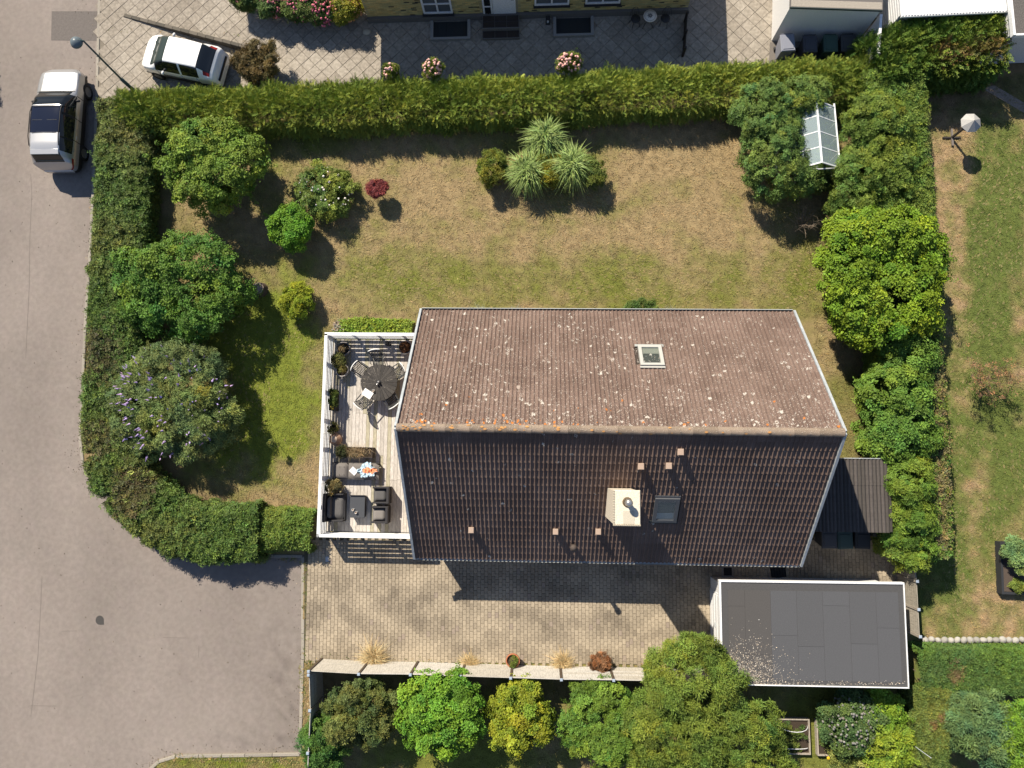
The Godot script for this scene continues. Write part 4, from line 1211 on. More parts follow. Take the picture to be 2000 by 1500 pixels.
func tile_shape() -> SurfaceTool:
	var s := soft()
	var xs := [0.0, 0.07, 0.18, 0.32, 0.46, 0.73]
	var pts := []
	for w in 2:
		for x in xs: pts.append((w + x) * 0.5)
	pts.append(1.0)
	var len := GAUGE + 0.035
	var top := []; var bot := []
	for p in pts:
		var h := wave(p * 2.0)
		top.append(Vector3((p - 0.5) * TILE_W, h - 0.019, 0.0)); bot.append(Vector3((p - 0.5) * TILE_W, h + 0.030, len))
	for i in pts.size() - 1: quad(s, top[i], top[i + 1], bot[i + 1], bot[i])
	s.set_smooth_group(1)
	for i in pts.size() - 1:
		quad(s, bot[i], bot[i + 1], bot[i + 1] + Vector3(0, -0.045, -0.003), bot[i] + Vector3(0, -0.045, -0.003))
	s.generate_normals()
	return s

func build_house():
	house = thing("brick_house", "detached house with a steep weathered brown tiled roof and cream chimney", "house", Vector3(2.534, 0, -0.8356), -0.0129)
	down_s = Vector3(0, EAVE - RIDGE, HALF_W).normalized()
	norm_s = Vector3(0, down_s.z, -down_s.y)
	var slope := Vector2(HALF_W, RIDGE - EAVE).length()
	# walls with gables
	var brick := stuff_of(lin(0.36, 0.25, 0.15), 0.9, M.t_stone, 0.6)
	var s := st()
	var wx := HALF_L - 0.22; var wz := HALF_W - 0.55
	var wy := EAVE + 0.22
	var tip := RIDGE - 0.20
	bx(s, Vector3(0, wy / 2, wz), Vector3(wx * 2, wy, 0.3)); bx(s, Vector3(0, wy / 2, -wz), Vector3(wx * 2, wy, 0.3))
	for sg in [-1.0, 1.0]:
		bx(s, Vector3(sg * (wx - 0.15), wy / 2 - 0.002, 0), Vector3(0.3, wy - 0.004, wz * 2 - 0.3))
		var x0: float = sg * (wx - 0.15)
		for e in [-0.15, 0.15]:
			tri_n(s, Vector3(x0 + e, wy, -wz), Vector3(x0 + e, wy, wz), Vector3(x0 + e, tip, 0), Vector3(signf(e), 0, 0))
	put("wall", s, brick, house)
	for a in [[-4.0, -1, 1.4], [-0.5, -1, 2.0], [3.2, -1, 1.4], [5.6, -1, 1.1], [-5.2, 1, 1.2], [-1.5, 1, 1.2], [2.0, 1, 1.4], [5.2, 1, 1.0]]:
		s = st(); bx(s, Vector3(a[0], 1.45, a[1] * (wz + 0.155)), Vector3(a[2], 1.2, 0.06))
		var w := put("window", s, M.white, house)
		s = st(); bx(s, Vector3(a[0], 1.45, a[1] * (wz + 0.19)), Vector3(a[2] - 0.16, 1.04, 0.01)); put("pane", s, M.dark_glass, w)
	s = st(); bx(s, Vector3(0.6, 1.05, wz + 0.16), Vector3(0.95, 2.0, 0.06))
	var door := put("door", s, stuff_of(lin(0.05, 0.08, 0.07), 0.5), house)
	s = st(); bx(s, Vector3(0.98, 1.05, wz + 0.21), Vector3(0.03, 0.03, 0.12)); put("handle", s, M.zinc, door)
	# roof boarding under the tiles
	s = st()
	for sg in [-1.0, 1.0]:
		var d := Vector3(0, down_s.y, down_s.z * sg); var n := Vector3(0, norm_s.y, norm_s.z * sg)
		bx(s, Vector3(0, RIDGE, 0) + d * (slope / 2) - n * 0.10, Vector3(HALF_L * 2 - 0.04, 0.12, slope - 0.02), Basis(Vector3(sg, 0, 0), n, d))
	var roof := put("roof", s, stuff_of(lin(0.05, 0.04, 0.035), 0.95), house)
	# tiles
	var rng := RandomNumberGenerator.new(); rng.seed = 3
	var shape := tile_shape().commit()
	var tones := []
	for k in 6: tones.append(Color(0.116, 0.079, 0.064).lerp(Color(0.162, 0.114, 0.094), k / 5.0))
	var meshes := []
	for c in tones:
		var m := shape.duplicate()
		m.surface_set_material(0, stuff_of(c.linear_to_srgb(), 0.9, M.t_speck, 0.55))
		meshes.append(m)
	var rest_t := []; var rest_c := []
	var sky := [[roof_spot(1271, 698, false), 0.62, 0.72], [roof_spot(1300, 993, true), 0.55, 0.75], [roof_spot(1215, 985, true), 0.42, 0.7]]
	var worn := FastNoiseLite.new(); worn.seed = 6; worn.frequency = 0.5; worn.fractal_octaves = 3
	for south in [true, false]:
		for row in 18:
			for col in 48:
				var x := -HALF_L + TILE_W * (col + 0.5)
				var y := GAUGE * row
				var skip := false
				for k in 3:
					if (k == 0) == south: continue
					var q: Vector2 = sky[k][0]
					if absf(x - q.x) < sky[k][1] - 0.18 and absf(y + GAUGE * 0.5 - q.y) < sky[k][2] - 0.22: skip = true
				if skip: continue
				var f := roof_frame(x, y, south, 0.0)
				f.basis = f.basis * Basis(Vector3.RIGHT, rng.randfn(0, 0.004)) * Basis(Vector3.BACK, rng.randfn(0, 0.006))
				f.origin += f.basis.y * rng.randfn(0, 0.002)
				var t := clampi(int(round(2.5 + worn.get_noise_2d(x, y + (0.0 if south else 50.0)) * 4.0 + rng.randfn(0, 0.8) + (0.5 if not south and row < 4 else 0.0))), 0, 5)
				if row < 3:
					hang("tile", meshes[t], roof, f)
				else:
					var c: Color = tones[t]
					var mk: float = 1.0 / mean_of[M.t_speck]
					rest_t.append(f); rest_c.append(Color(c.r * mk, c.g * mk, c.b * mk))
	var rm := shape.duplicate()
	rm.surface_set_material(0, stuff_of(Color.WHITE, 0.9, M.t_speck, 0.55, true))
	many("tile_rest", rm, rest_t, rest_c, roof, true)
	# ridge tiles
	var rmats := []
	for k in 4: rmats.append(stuff_of(lin(0.19 + 0.02 * k, 0.148 + 0.016 * k, 0.112 + 0.013 * k), 0.95, M.t_speck, 0.3))
	var caps := []
	s = soft()
	for i in 7:
		var a0 := PI * i / 7.0; var a1 := PI * (i + 1) / 7.0
		var p0 := Vector3(-0.21, sin(a0) * 0.11, -cos(a0) * 0.135); var p1 := Vector3(-0.21, sin(a1) * 0.11, -cos(a1) * 0.135)
		var g := Vector3(0.42, 0, 0)
		quad(s, p0, p1, p1 * Vector3(1, 1.12, 1.1) + g, p0 * Vector3(1, 1.12, 1.1) + g)
	s.generate_normals()
	var cap := s.commit()
	for m in rmats:
		var c := cap.duplicate(); c.surface_set_material(0, m); caps.append(c)
	for k in 36:
		hang("ridge_tile", caps[rng.randi() % 4], roof, Transform3D(Basis.IDENTITY, Vector3(-HALF_L + 0.405 * (k + 0.5), RIDGE - 0.01 + rng.randfn(0, 0.004), 0)))
	# lichen on the tiles: pale rings and flecks, orange crusts near the ridge
	var pale := st(); var orange := st(); var grey := st()
	for k in 900:
		var south := rng.randf() < 0.12
		var x := rng.randf_range(-HALF_L + 0.1, HALF_L - 0.1)
		var y := rng.randf_range(0.15, slope - 0.1)
		if not south and rng.randf() < 0.35: y *= rng.randf()
		var dens := worn.get_noise_2d(x * 0.6 + 30, y)
		if dens < rng.randf_range(-0.5, 0.15): continue
		lichen(pale if rng.randf() < 0.75 else grey, rng, x, y, south, absf(rng.randfn(0.028, 0.016)) + 0.012, rng.randf() < 0.6, 11)
	for k in 14000:      # fine flecks, thickest below the ridge on the lit slope
		var y := slope * pow(rng.randf(), 1.6)
		lichen(grey if rng.randf() < 0.5 else pale, rng, rng.randf_range(-HALF_L, HALF_L), y, false, rng.randf_range(0.006, 0.016), false, 5)
	for k in 90:
		lichen(orange, rng, minf(-HALF_L + 0.08 + absf(rng.randfn(0, 5.0)), HALF_L - 0.1) if k > 8 else rng.randf_range(-7, 7), rng.randf_range(0.03, 0.4) if k > 12 else rng.randf_range(0.2, 1.4), false, rng.randf_range(0.02, 0.06), false)
	for a in [[822, 810], [983, 812], [1450, 838], [916, 776]]:
		var q := roof_spot(a[0], a[1], false)
		lichen(orange, rng, q.x, q.y, false, 0.06, false)
	put("lichen", pale, stuff_of(lin(0.43, 0.40, 0.36), 0.95), roof).set_meta("kind", "stuff")
	put("grey_lichen", grey, stuff_of(lin(0.30, 0.25, 0.215), 0.95), roof).set_meta("kind", "stuff")
	put("orange_lichen", orange, stuff_of(lin(0.42, 0.15, 0.035), 0.95), roof).set_meta("kind", "stuff")
	# orange crust on the ridge itself
	s = st()
	for k in 60:
		var x := minf(-HALF_L + 0.08 + absf(rng.randfn(0, 2.8)), HALF_L - 0.1) if k < 40 else rng.randf_range(-HALF_L, HALF_L)
		var a := rng.randf_range(0.6, 2.4)
		var c := Vector3(x, RIDGE + sin(a) * 0.128, cos(a) * 0.152)
		var n := Vector3(0, sin(a), cos(a)); var u := Vector3.RIGHT; var v := n.cross(u)
		var r := rng.randf_range(0.025, 0.065)
		for j in 7:
			var b0 := TAU * j / 7.0; var b1 := TAU * (j + 1) / 7.0
			tri_n(s, c, c + (u * cos(b0) + v * sin(b0) * 0.6) * r, c + (u * cos(b1) + v * sin(b1) * 0.6) * r, n)
	put("ridge_lichen", s, stuff_of(lin(0.46, 0.24, 0.09), 0.95), roof).set_meta("kind", "stuff")
	s = st()
	for k in 900:
		var a := rng.randf_range(1.2, 2.9)
		var c := Vector3(rng.randf_range(-HALF_L, HALF_L), RIDGE + sin(a) * 0.124, cos(a) * 0.148)
		var n := Vector3(0, sin(a), cos(a)); var u := Vector3.RIGHT.rotated(n, rng.randf() * TAU); var v := n.cross(u)
		var r := rng.randf_range(0.006, 0.02)
		for j in 5:
			var b0 := TAU * j / 5.0; var b1 := TAU * (j + 1) / 5.0
			tri_n(s, c, c + (u * cos(b0) + v * sin(b0) * 0.6) * r, c + (u * cos(b1) + v * sin(b1) * 0.6) * r, n)
	put("ridge_flecks", s, stuff_of(lin(0.36, 0.31, 0.26), 0.95), roof).set_meta("kind", "stuff")
	# verge strips on the gable edges
	for sg in [-1.0, 1.0]:
		for south in [true, false]:
			s = st()
			var f := roof_frame(sg * (HALF_L + 0.03), 0.0, south)
			bx(s, f.origin + f.basis.z * (slope / 2 + 0.02) + f.basis.y * 0.02, Vector3(0.085, 0.16, slope + 0.06), f.basis)
			put("verge_strip", s, M.zinc, house)
	# gutters
	for sg in [-1.0, 1.0]:
		s = soft()
		var c := Vector3(0, EAVE - 0.06, sg * (HALF_W + 0.055))
		for i in 6:
			var a0 := PI + PI * i / 6.0; var a1 := PI + PI * (i + 1) / 6.0
			for r in [0.075, 0.068]:
				var p0 := c + Vector3(-HALF_L, sin(a0) * r, cos(a0) * r); var p1 := c + Vector3(-HALF_L, sin(a1) * r, cos(a1) * r)
				quad(s, p0, p1, p1 + Vector3(HALF_L * 2, 0, 0), p0 + Vector3(HALF_L * 2, 0, 0))
		put("gutter", s, stuff_of(lin(0.10, 0.11, 0.115), 0.5) if sg < 0 else stuff_of(lin(0.52, 0.54, 0.54), 0.5), house, true)
	s = st(); bx(s, Vector3(0, EAVE - 0.05, -(HALF_W + 0.138)), Vector3(HALF_L * 2, 0.03, 0.022)); put("gutter_rim", s, stuff_of(lin(0.42, 0.45, 0.45), 0.5), house)
	# roof windows
	var pale_frame := stuff_of(lin(0.38, 0.38, 0.355), 0.5)
	var dark_frame := stuff_of(lin(0.085, 0.09, 0.10), 0.4)
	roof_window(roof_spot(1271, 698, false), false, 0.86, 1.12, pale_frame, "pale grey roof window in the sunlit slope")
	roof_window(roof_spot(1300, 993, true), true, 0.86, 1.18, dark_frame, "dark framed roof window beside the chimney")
	# chimney
	var top := 6.98
	var plaster := stuff_of(lin(0.56, 0.50, 0.41), 0.95, M.t_blotch, 0.5)
	s = st(); bx(s, Vector3(0.24, (3.3 + top) / 2, 2.49), Vector3(0.80, top - 3.3, 1.06))
	var ch := put("chimney", s, plaster, house)
	s = st(); bx(s, Vector3(0.24, top + 0.03, 2.49), Vector3(0.86, 0.07, 1.13), Basis.IDENTITY, 0.02); put("cap", s, stuff_of(lin(0.60, 0.54, 0.44), 0.95, M.t_blotch, 0.35), ch)
	for e in 26:    # dentil bricks round the rim
		var t := e / 26.0
		s = st()
		var on_long := e < 14
		var z := 1.96 + 1.06 * (e % 14) / 13.0
		if on_long: bx(s, Vector3(-0.17 if e < 14 else 0.65, top + 0.075, z), Vector3(0.05, 0.03, 0.045))
		else: bx(s, Vector3(-0.13 + 0.78 * (e - 14) / 11.0, top + 0.075, 3.02), Vector3(0.045, 0.03, 0.05))
		put("rim_brick", s, stuff_of(lin(0.34, 0.30, 0.23), 0.95), ch)
	s = st(); bx(s, Vector3(0.30, top + 0.068, 2.78), Vector3(0.36, 0.012, 0.42), Basis.IDENTITY, 0.005); put("hatch", s, stuff_of(lin(0.46, 0.42, 0.34), 0.95, M.t_stone, 0.4), ch)
	s = soft(); lathe(s, Vector3(0.26, top + 0.06, 2.30), [[0.16, 0.0], [0.15, 0.05], [0.11, 0.06]], 18); put("flue_collar", s, stuff_of(lin(0.10, 0.075, 0.045), 0.9), ch, true)
	s = soft(); lathe(s, Vector3(0.26, top + 0.06, 2.30), [[0.085, 0.0], [0.085, 0.30], [0.12, 0.33], [0.12, 0.40], [0.08, 0.46], [0.0, 0.48]], 18)
	var pm := stuff_of(lin(0.55, 0.53, 0.5), 0.28); pm.metallic = 0.8
	put("flue_pipe", s, pm, ch, true)
	s = st(); bx(s, Vector3(-0.30, 4.12, 2.62), Vector3(0.16, 0.02, 1.5), Basis(Vector3.RIGHT, 0.725)); put("flashing", s, stuff_of(lin(0.22, 0.25, 0.25), 0.5, M.t_blotch, 0.4), ch)
	# small vents
	for a in [[1251, 909], [1305, 908], [1328, 881], [1085, 1036], [1168, 1036], [921, 1033]]:
		var q := roof_spot(a[0], a[1], true)
		var f := roof_frame(q.x, q.y, true, 0.05)
		s = st(); bx(s, f.origin + Vector3(0, 0.07, 0), Vector3(0.20, 0.16, 0.22), Basis.IDENTITY, 0.015)
		put("vent_box", s, stuff_of(lin(0.36, 0.27, 0.215), 0.9, M.t_stone, 0.3), house)
	var q2 := roof_spot(1119, 1066, true)
	var f2 := roof_frame(q2.x, q2.y, true)
	s = soft(); lathe(s, f2.origin, [[0.09, -0.1], [0.085, 0.55], [0.12, 0.56], [0.12, 0.64], [0.05, 0.70], [0.0, 0.71]], 16); put("vent_pipe", s, stuff_of(lin(0.075, 0.06, 0.052), 0.8), house, true)

func lichen(s: SurfaceTool, rng: RandomNumberGenerator, x: float, y: float, south: bool, r: float, hollow: bool, sides := 8):
	var slope := Vector2(HALF_W, RIDGE - EAVE).length()
	var f := roof_frame(0.0, 0.0, south)
	var sg := 1.0 if south else -1.0
	var pts := []; var ins := []
	var stretch := rng.randf_range(0.6, 1.3)
	var start := rng.randf() * TAU
	var sweep := TAU if not hollow or rng.randf() < 0.5 else rng.randf_range(2.5, 5.0)
	for k in sides + 1:
		var a := start + sweep * k / sides
		var rr := r * (1.0 + rng.randfn(0, 0.16))
		pts.append(on_tile(x + cos(a) * rr, clampf(y + sin(a) * rr * stretch, 0.02, slope), sg, f))
		ins.append(on_tile(x + cos(a) * rr * 0.55, clampf(y + sin(a) * rr * 0.55 * stretch, 0.02, slope), sg, f))
	var n := f.basis.y
	if not hollow:
		pts[sides] = pts[0]
		var c := on_tile(x, y, sg, f)
		for k in sides: tri_n(s, c, pts[k], pts[k + 1], n)
	else:
		for k in sides:
			tri_n(s, pts[k], pts[k + 1], ins[k + 1], n); tri_n(s, pts[k], ins[k + 1], ins[k], n)

func on_tile(x: float, y: float, sg: float, f: Transform3D) -> Vector3:      # a point on the tiles' upper surface
	var col := floorf((x + HALF_L) / TILE_W)
	var u := (x + HALF_L) / TILE_W - col
	if sg < 0: u = 1.0 - u
	var row := floorf(y / GAUGE)
	var h := wave(u * 2.0) - 0.019 + 0.049 * (y - row * GAUGE) / (GAUGE + 0.035) + 0.006
	if y - row * GAUGE < 0.035 and row > 0: h += 0.045
	return Vector3(x, RIDGE, 0) + f.basis.z * y + f.basis.y * h

func roof_window(at: Vector2, south: bool, w: float, h: float, m: Material, label: String):
	var f := roof_frame(at.x, at.y, south)
	var s := st()
	for a in [[0, -h / 2 + 0.06, w, 0.12], [0, h / 2 - 0.06, w, 0.12], [-w / 2 + 0.06, 0, 0.12, h - 0.24], [w / 2 - 0.06, 0, 0.12, h - 0.24]]:
		bx(s, f * Vector3(a[0], 0.055, a[1]), Vector3(a[2], 0.15, a[3]), f.basis)
	var o := put("roof_window", s, m, house)
	o.set_meta("label", label)
	s = st(); bx(s, f * Vector3(0, 0.105, 0), Vector3(w - 0.23, 0.012, h - 0.23), f.basis)
	put("pane", s, M.glass, o)
	s = st(); bx(s, f * Vector3(0, 0.0, 0.0), Vector3(w - 0.24, 0.02, h - 0.24), f.basis); put("dark_backing", s, stuff_of(lin(0.008, 0.007, 0.006), 0.8), o)  # near-black sheet painted as the darkness of the room behind the pane
	var up := 1.0
	s = st(); bx(s, f * Vector3(0, 0.05, up * (h / 2 - 0.26)), Vector3(w - 0.25, 0.01, 0.30), f.basis); put("blind", s, stuff_of(lin(0.16, 0.17, 0.14) if not south else lin(0.14, 0.17, 0.19), 0.8), o)
	s = st(); bx(s, f * Vector3(0, 0.035, h / 2 + 0.07), Vector3(w + 0.2, 0.03, 0.13), f.basis); put("flashing", s, stuff_of(lin(0.30, 0.31, 0.30), 0.6) if not south else stuff_of(lin(0.03, 0.035, 0.04), 0.6), o)
	s = st(); bx(s, f * Vector3(0, 0.06, -h / 2 - 0.05), Vector3(w + 0.04, 0.03, 0.08), f.basis); put("hood", s, m, o)

# ---------------------------------------------------------------- garage, lean-to, fences
func garage():
	var h := 2.42
	var c := [P(1404.5, 1133, h), P(1770, 1138, h), P(1776, 1345, h), P(1421, 1339, h)]
	var mid: Vector3 = (c[0] + c[1] + c[2] + c[3]) / 4.0; mid.y = 0
	var ax: Vector3 = (c[1] - c[0]).normalized()
	var turn := atan2(-ax.z, ax.x)
	var o := thing("garage", "flat-roofed garage with dark felt roof and white walls", "garage", mid, turn)
	var inv := o.transform.affine_inverse()
	var x0 := -3.44; var x1 := 3.44; var z0 := -1.93; var z1 := 1.93
	var a0: Vector3 = inv * c[0]; var a2: Vector3 = inv * c[2]
	x0 = a0.x; z0 = a0.z; x1 = a2.x; z1 = a2.z
	var wx0 := x0 + 0.22; var wz0 := z0 + 0.26; var wx1 := x1 - 0.12; var wz1 := z1 - 0.15
	var s := st()
	bx(s, Vector3((wx0 + wx1) / 2, 1.12, wz0 + 0.06), Vector3(wx1 - wx0, 2.24, 0.12)); bx(s, Vector3((wx0 + wx1) / 2, 1.12, wz1 - 0.06), Vector3(wx1 - wx0, 2.24, 0.12))
	for x in [wx0 + 0.06, wx1 - 0.06]: bx(s, Vector3(x, 1.118, (wz0 + wz1) / 2), Vector3(0.12, 2.236, wz1 - wz0 - 0.24))
	put("wall", s, M.white_wall, o)
	s = st(); bx(s, Vector3((x0 + x1) / 2, h - 0.10, (z0 + z1) / 2), Vector3(x1 - x0 - 0.06, 0.14, z1 - z0 - 0.06))
	var roof := put("roof", s, stuff_of(lin(0.066, 0.066, 0.068), 0.95, M.t_asphalt, 1.5), o)
	# felt strips, lapped one over the next
	var rng := RandomNumberGenerator.new(); rng.seed = 51
	var fx := x0 + 0.32
	var felts := []
	for k in 4: felts.append(stuff_of(lin(0.075 + 0.0012 * k, 0.077 + 0.0013 * k, 0.083 + 0.0016 * k), 0.93, M.t_asphalt, 0.8))
	felts.append(stuff_of(lin(0.072, 0.069, 0.068), 0.93, M.t_asphalt, 0.8))
	var widths := [0.62, 0.95, 0.96, 0.96, 0.98, 0.97, 0.82]
	for k in widths.size():
		var w: float = widths[k]
		var cut: float = [0.18, 0.72, 0.5, 0.62, 0.16, 0.58, 0.4][k]
		var zt := z0 + 0.36; var zb := z1 - 0.2
		for part in 2:
			var za := zt if part == 0 else lerpf(zt, zb, cut) + 0.008
			var zc := lerpf(zt, zb, cut) if part == 0 else zb
			s = st(); bx(s, Vector3(fx + w / 2, h - 0.026 + (k % 2) * 0.003, (za + zc) / 2), Vector3(w - 0.008, 0.008, zc - za))
			put("felt_strip", s, felts[4] if k < 2 else felts[rng.randi() % 4], roof)
		fx += w
	# white edge boards
	for e in [[(x0 + x1) / 2, z0 + 0.035, x1 - x0, 0.07], [(x0 + x1) / 2, z1 - 0.02, x1 - x0, 0.04], [x0 + 0.035, (z0 + z1) / 2, 0.07, z1 - z0 - 0.12], [x1 - 0.02, (z0 + z1) / 2, 0.04, z1 - z0 - 0.12]]:
		s = st(); bx(s, Vector3(e[0], h - 0.09, e[1]), Vector3(e[2], 0.22, e[3]), Basis.IDENTITY, 0.01)
		put("edge_board", s, M.white, o)
	# door and its panels in the drive side
	s = st(); bx(s, Vector3(wx0 - 0.012, 1.05, (wz0 + wz1) / 2), Vector3(0.03, 2.05, 2.5))
	var d := put("garage_door", s, M.white, o)
	for k in 5:
		s = st(); bx(s, Vector3(wx0 - 0.034, 0.25 + 0.4 * k, (wz0 + wz1) / 2), Vector3(0.02, 0.34, 2.36)); put("panel", s, M.white, d)
	s = st(); bx(s, Vector3(wx0 - 0.06, 1.0, (wz0 + wz1) / 2), Vector3(0.04, 0.04, 0.18)); put("handle", s, M.zinc, d)
	for k in 3:
		s = st(); bx(s, Vector3(lerpf(x0 + 0.4, x1 - 1.6, k / 2.0) + 0.6, 2.05, wz0 - 0.08), Vector3(0.12, 0.2, 0.16)); put("bracket", s, M.white, o)
	# petals blown onto the roof corner
	var ts := []; var cs := []
	for k in 1900:
		var px := 1425.0 + absf(rng.randfn(0, 50)); var py := 1338.0 - absf(rng.randfn(0, 38))
		if k > 1650: px = rng.randf_range(1425, 1770); py = 1338.0 - absf(rng.randfn(0, 4))
		if px > 1768 or py < 1145: continue
		var p := inv * P(px, py, h)
		ts.append(Transform3D(leaf_basis(rng, Vector3(rng.randfn() * 0.2, 1, rng.randfn() * 0.2).normalized(), rng.randf_range(0.5, 1.3)), Vector3(p.x, h - 0.012, p.z)))
		cs.append(tint(rng, Color(0.36, 0.32, 0.27), 0.3, 0.06))
	s = st(); var ps := []
	for k in 6: ps.append(Vector3(cos(TAU * k / 6.0), 0, sin(TAU * k / 6.0) * 0.7) * 0.017)
	for k in range(1, 5): tri_n(s, ps[0], ps[k], ps[k + 1], Vector3.UP)
	var f := many("fallen_petals", mesh_of(s, M.petal), ts, cs, self, true)
	f.transform = o.transform
	tag(f, "pale petals and litter blown onto the garage roof corner", "petals")

func lean_to():
	var h := 2.12
	var a := P(1590, 896, h); var b := P(1738, 896, h); var c := P(1742, 1040, h)
	var o := thing("lean_to", "open lean-to with a dark ribbed roof against the house gable", "lean-to", Vector3((a.x + b.x) / 2, 0, (a.z + c.z) / 2), -0.0129)
	var x0 := -2.2; var x1 := (b.x - a.x) / 2 + 0.03; var z0 := (a.z - c.z) / 2; var z1 := -z0
	var rng := RandomNumberGenerator.new(); rng.seed = 12
	var s := st(); bx(s, Vector3((x0 + x1) / 2, h - 0.10, 0), Vector3(x1 - x0 - 0.04, 0.06, z1 - z0 - 0.06))
	var roof := put("roof", s, stuff_of(lin(0.05, 0.045, 0.04), 0.9), o)
	var ms := []
	for k in 4: ms.append(stuff_of(lin(0.056 + 0.006 * k, 0.050 + 0.005 * k, 0.046 + 0.005 * k), 0.85, M.t_wood, 0.7))
	var n := int((x1 - x0) / 0.142)
	for k in n:
		var x := x0 + 0.142 * (k + 0.5)
		s = soft()
		for i in 6:
			var t0 := i / 6.0; var t1 := (i + 1) / 6.0
			var p0 := Vector3(x + (t0 - 0.5) * 0.142, h - 0.06 + 0.045 * sin(PI * t0), z0); var p1 := Vector3(x + (t1 - 0.5) * 0.142, h - 0.06 + 0.045 * sin(PI * t1), z0)
			quad(s, p0, p1, p1 + Vector3(0, 0, (z1 - z0) * 0.36), p0 + Vector3(0, 0, (z1 - z0) * 0.36))
			var lo := Vector3(0, -0.012, 0)
			quad(s, p0 + lo + Vector3(0, 0, (z1 - z0) * 0.355), p1 + lo + Vector3(0, 0, (z1 - z0) * 0.355), p1 + lo + Vector3(0, 0, z1 - z0), p0 + lo + Vector3(0, 0, z1 - z0))
		put("rib", s, ms[rng.randi() % 4], roof, true)
	s = st(); bx(s, Vector3((x0 + x1) / 2, h - 0.07, z0 - 0.02), Vector3(x1 - x0, 0.14, 0.03)); put("edge_board", s, M.zinc, o)
	for x in [x0 + 1.6, x1 - 0.08]:
		s = st(); bx(s, Vector3(x, (h - 0.14) / 2, z1 - 0.1), Vector3(0.1, h - 0.14, 0.1)); put("post", s, M.dark_wood, o)
	for k in 20:
		s = st(); bx(s, Vector3(x0 + (x1 - x0) * (k + 0.5) / 20.0, (h - 0.16) / 2, z0 + 0.06), Vector3((x1 - x0) / 20.0 - 0.006, h - 0.16, 0.025)); put("back_board", s, M.dark_wood, o)
	# bins under it
	var g := "bins under the lean-to"
	wheel_bin("wheelie_bin", "dark grey wheeled bin half under the lean-to edge next to the house", P(1618, 1052, 1.0), 0.0, lin(0.05, 0.052, 0.058), g)
	wheel_bin("wheelie_bin", "dark green wheeled bin half under the lean-to edge", P(1649, 1053, 1.0), 0.03, lin(0.035, 0.06, 0.055), g)
	wheel_bin("wheelie_bin", "black wheeled bin with pale handles under the lean-to edge", P(1683, 1053, 1.0), -0.03, lin(0.022, 0.024, 0.026), g)
	var w := thing("wheelbarrow", "old wheelbarrow wheel poking out under the lean-to", "wheelbarrow", P(1712, 1050, 0.3))
	w.position.y = 0.09
	s = soft(); lathe(s, Vector3(0, 0.19, 0.15), [[0.13, -0.03], [0.19, -0.03], [0.19, 0.03], [0.13, 0.03], [0.13, -0.03]], 18, Basis(Vector3.BACK, PI / 2 - 0.4)); put("tyre", s, M.iron, w, true)
	s = soft(); lathe(s, Vector3(0, 0.19, 0.15), [[0.0, -0.02], [0.125, -0.02], [0.125, 0.02], [0.0, 0.02]], 14, Basis(Vector3.BACK, PI / 2 - 0.4)); put("rim", s, stuff_of(lin(0.35, 0.36, 0.36), 0.5), w, true)
	s = st(); bx(s, Vector3(0, 0.45, -0.45), Vector3(0.55, 0.25, 0.75), Basis(Vector3.RIGHT, 0.1)); put("tray", s, stuff_of(lin(0.06, 0.07, 0.06), 0.6), w)
	for sg in [-1.0, 1.0]:
		s = soft(); tube(s, [Vector3(sg * 0.1, 0.19, 0.15), Vector3(sg * 0.25, 0.3, -0.4), Vector3(sg * 0.3, 0.5, -1.2)], 0.018, 0.018, 6); put("handle", s, M.iron, w, true)

func wheel_bin(called: String, label: String, top: Vector3, turn: float, col: Color, group: String):
	var o := thing(called, label, "bin", Vector3(top.x, 0.09, top.z), turn, group)
	var m := stuff_of(col, 0.55)
	var s := st()
	var lo := [Vector3(-0.21, 0.05, -0.26), Vector3(0.21, 0.05, -0.26), Vector3(0.21, 0.05, 0.2), Vector3(-0.21, 0.05, 0.2)]
	var hi := [Vector3(-0.28, 0.95, -0.34), Vector3(0.28, 0.95, -0.34), Vector3(0.28, 0.95, 0.33), Vector3(-0.28, 0.95, 0.33)]
	var outs := [Vector3(0, 0, -1), Vector3(1, 0, 0), Vector3(0, 0, 1), Vector3(-1, 0, 0)]
	for i in 4: flat(s, lo[i], lo[(i + 1) % 4], hi[(i + 1) % 4], hi[i], outs[i])
	put("body", s, m, o)
	s = st(); bx(s, Vector3(0, 0.985, 0.01), Vector3(0.60, 0.07, 0.74), Basis(Vector3.RIGHT, 0.04), 0.03); bx(s, Vector3(0, 1.025, 0.05), Vector3(0.44, 0.03, 0.5), Basis(Vector3.RIGHT, 0.04), 0.012)
	var lid := put("lid", s, m, o)
	s = soft(); tube(s, [Vector3(-0.24, 0.98, -0.40), Vector3(0.24, 0.98, -0.40)], 0.018, 0.018, 7); put("handle", s, m, lid, true)
	for x in [-0.24, 0.24]:
		s = soft(); lathe(s, Vector3(x, 0.10, -0.26), [[0.0, -0.025], [0.10, -0.025], [0.10, 0.025], [0.0, 0.025]], 14, Basis(Vector3.BACK, PI / 2)); put("wheel", s, M.iron, o, true)

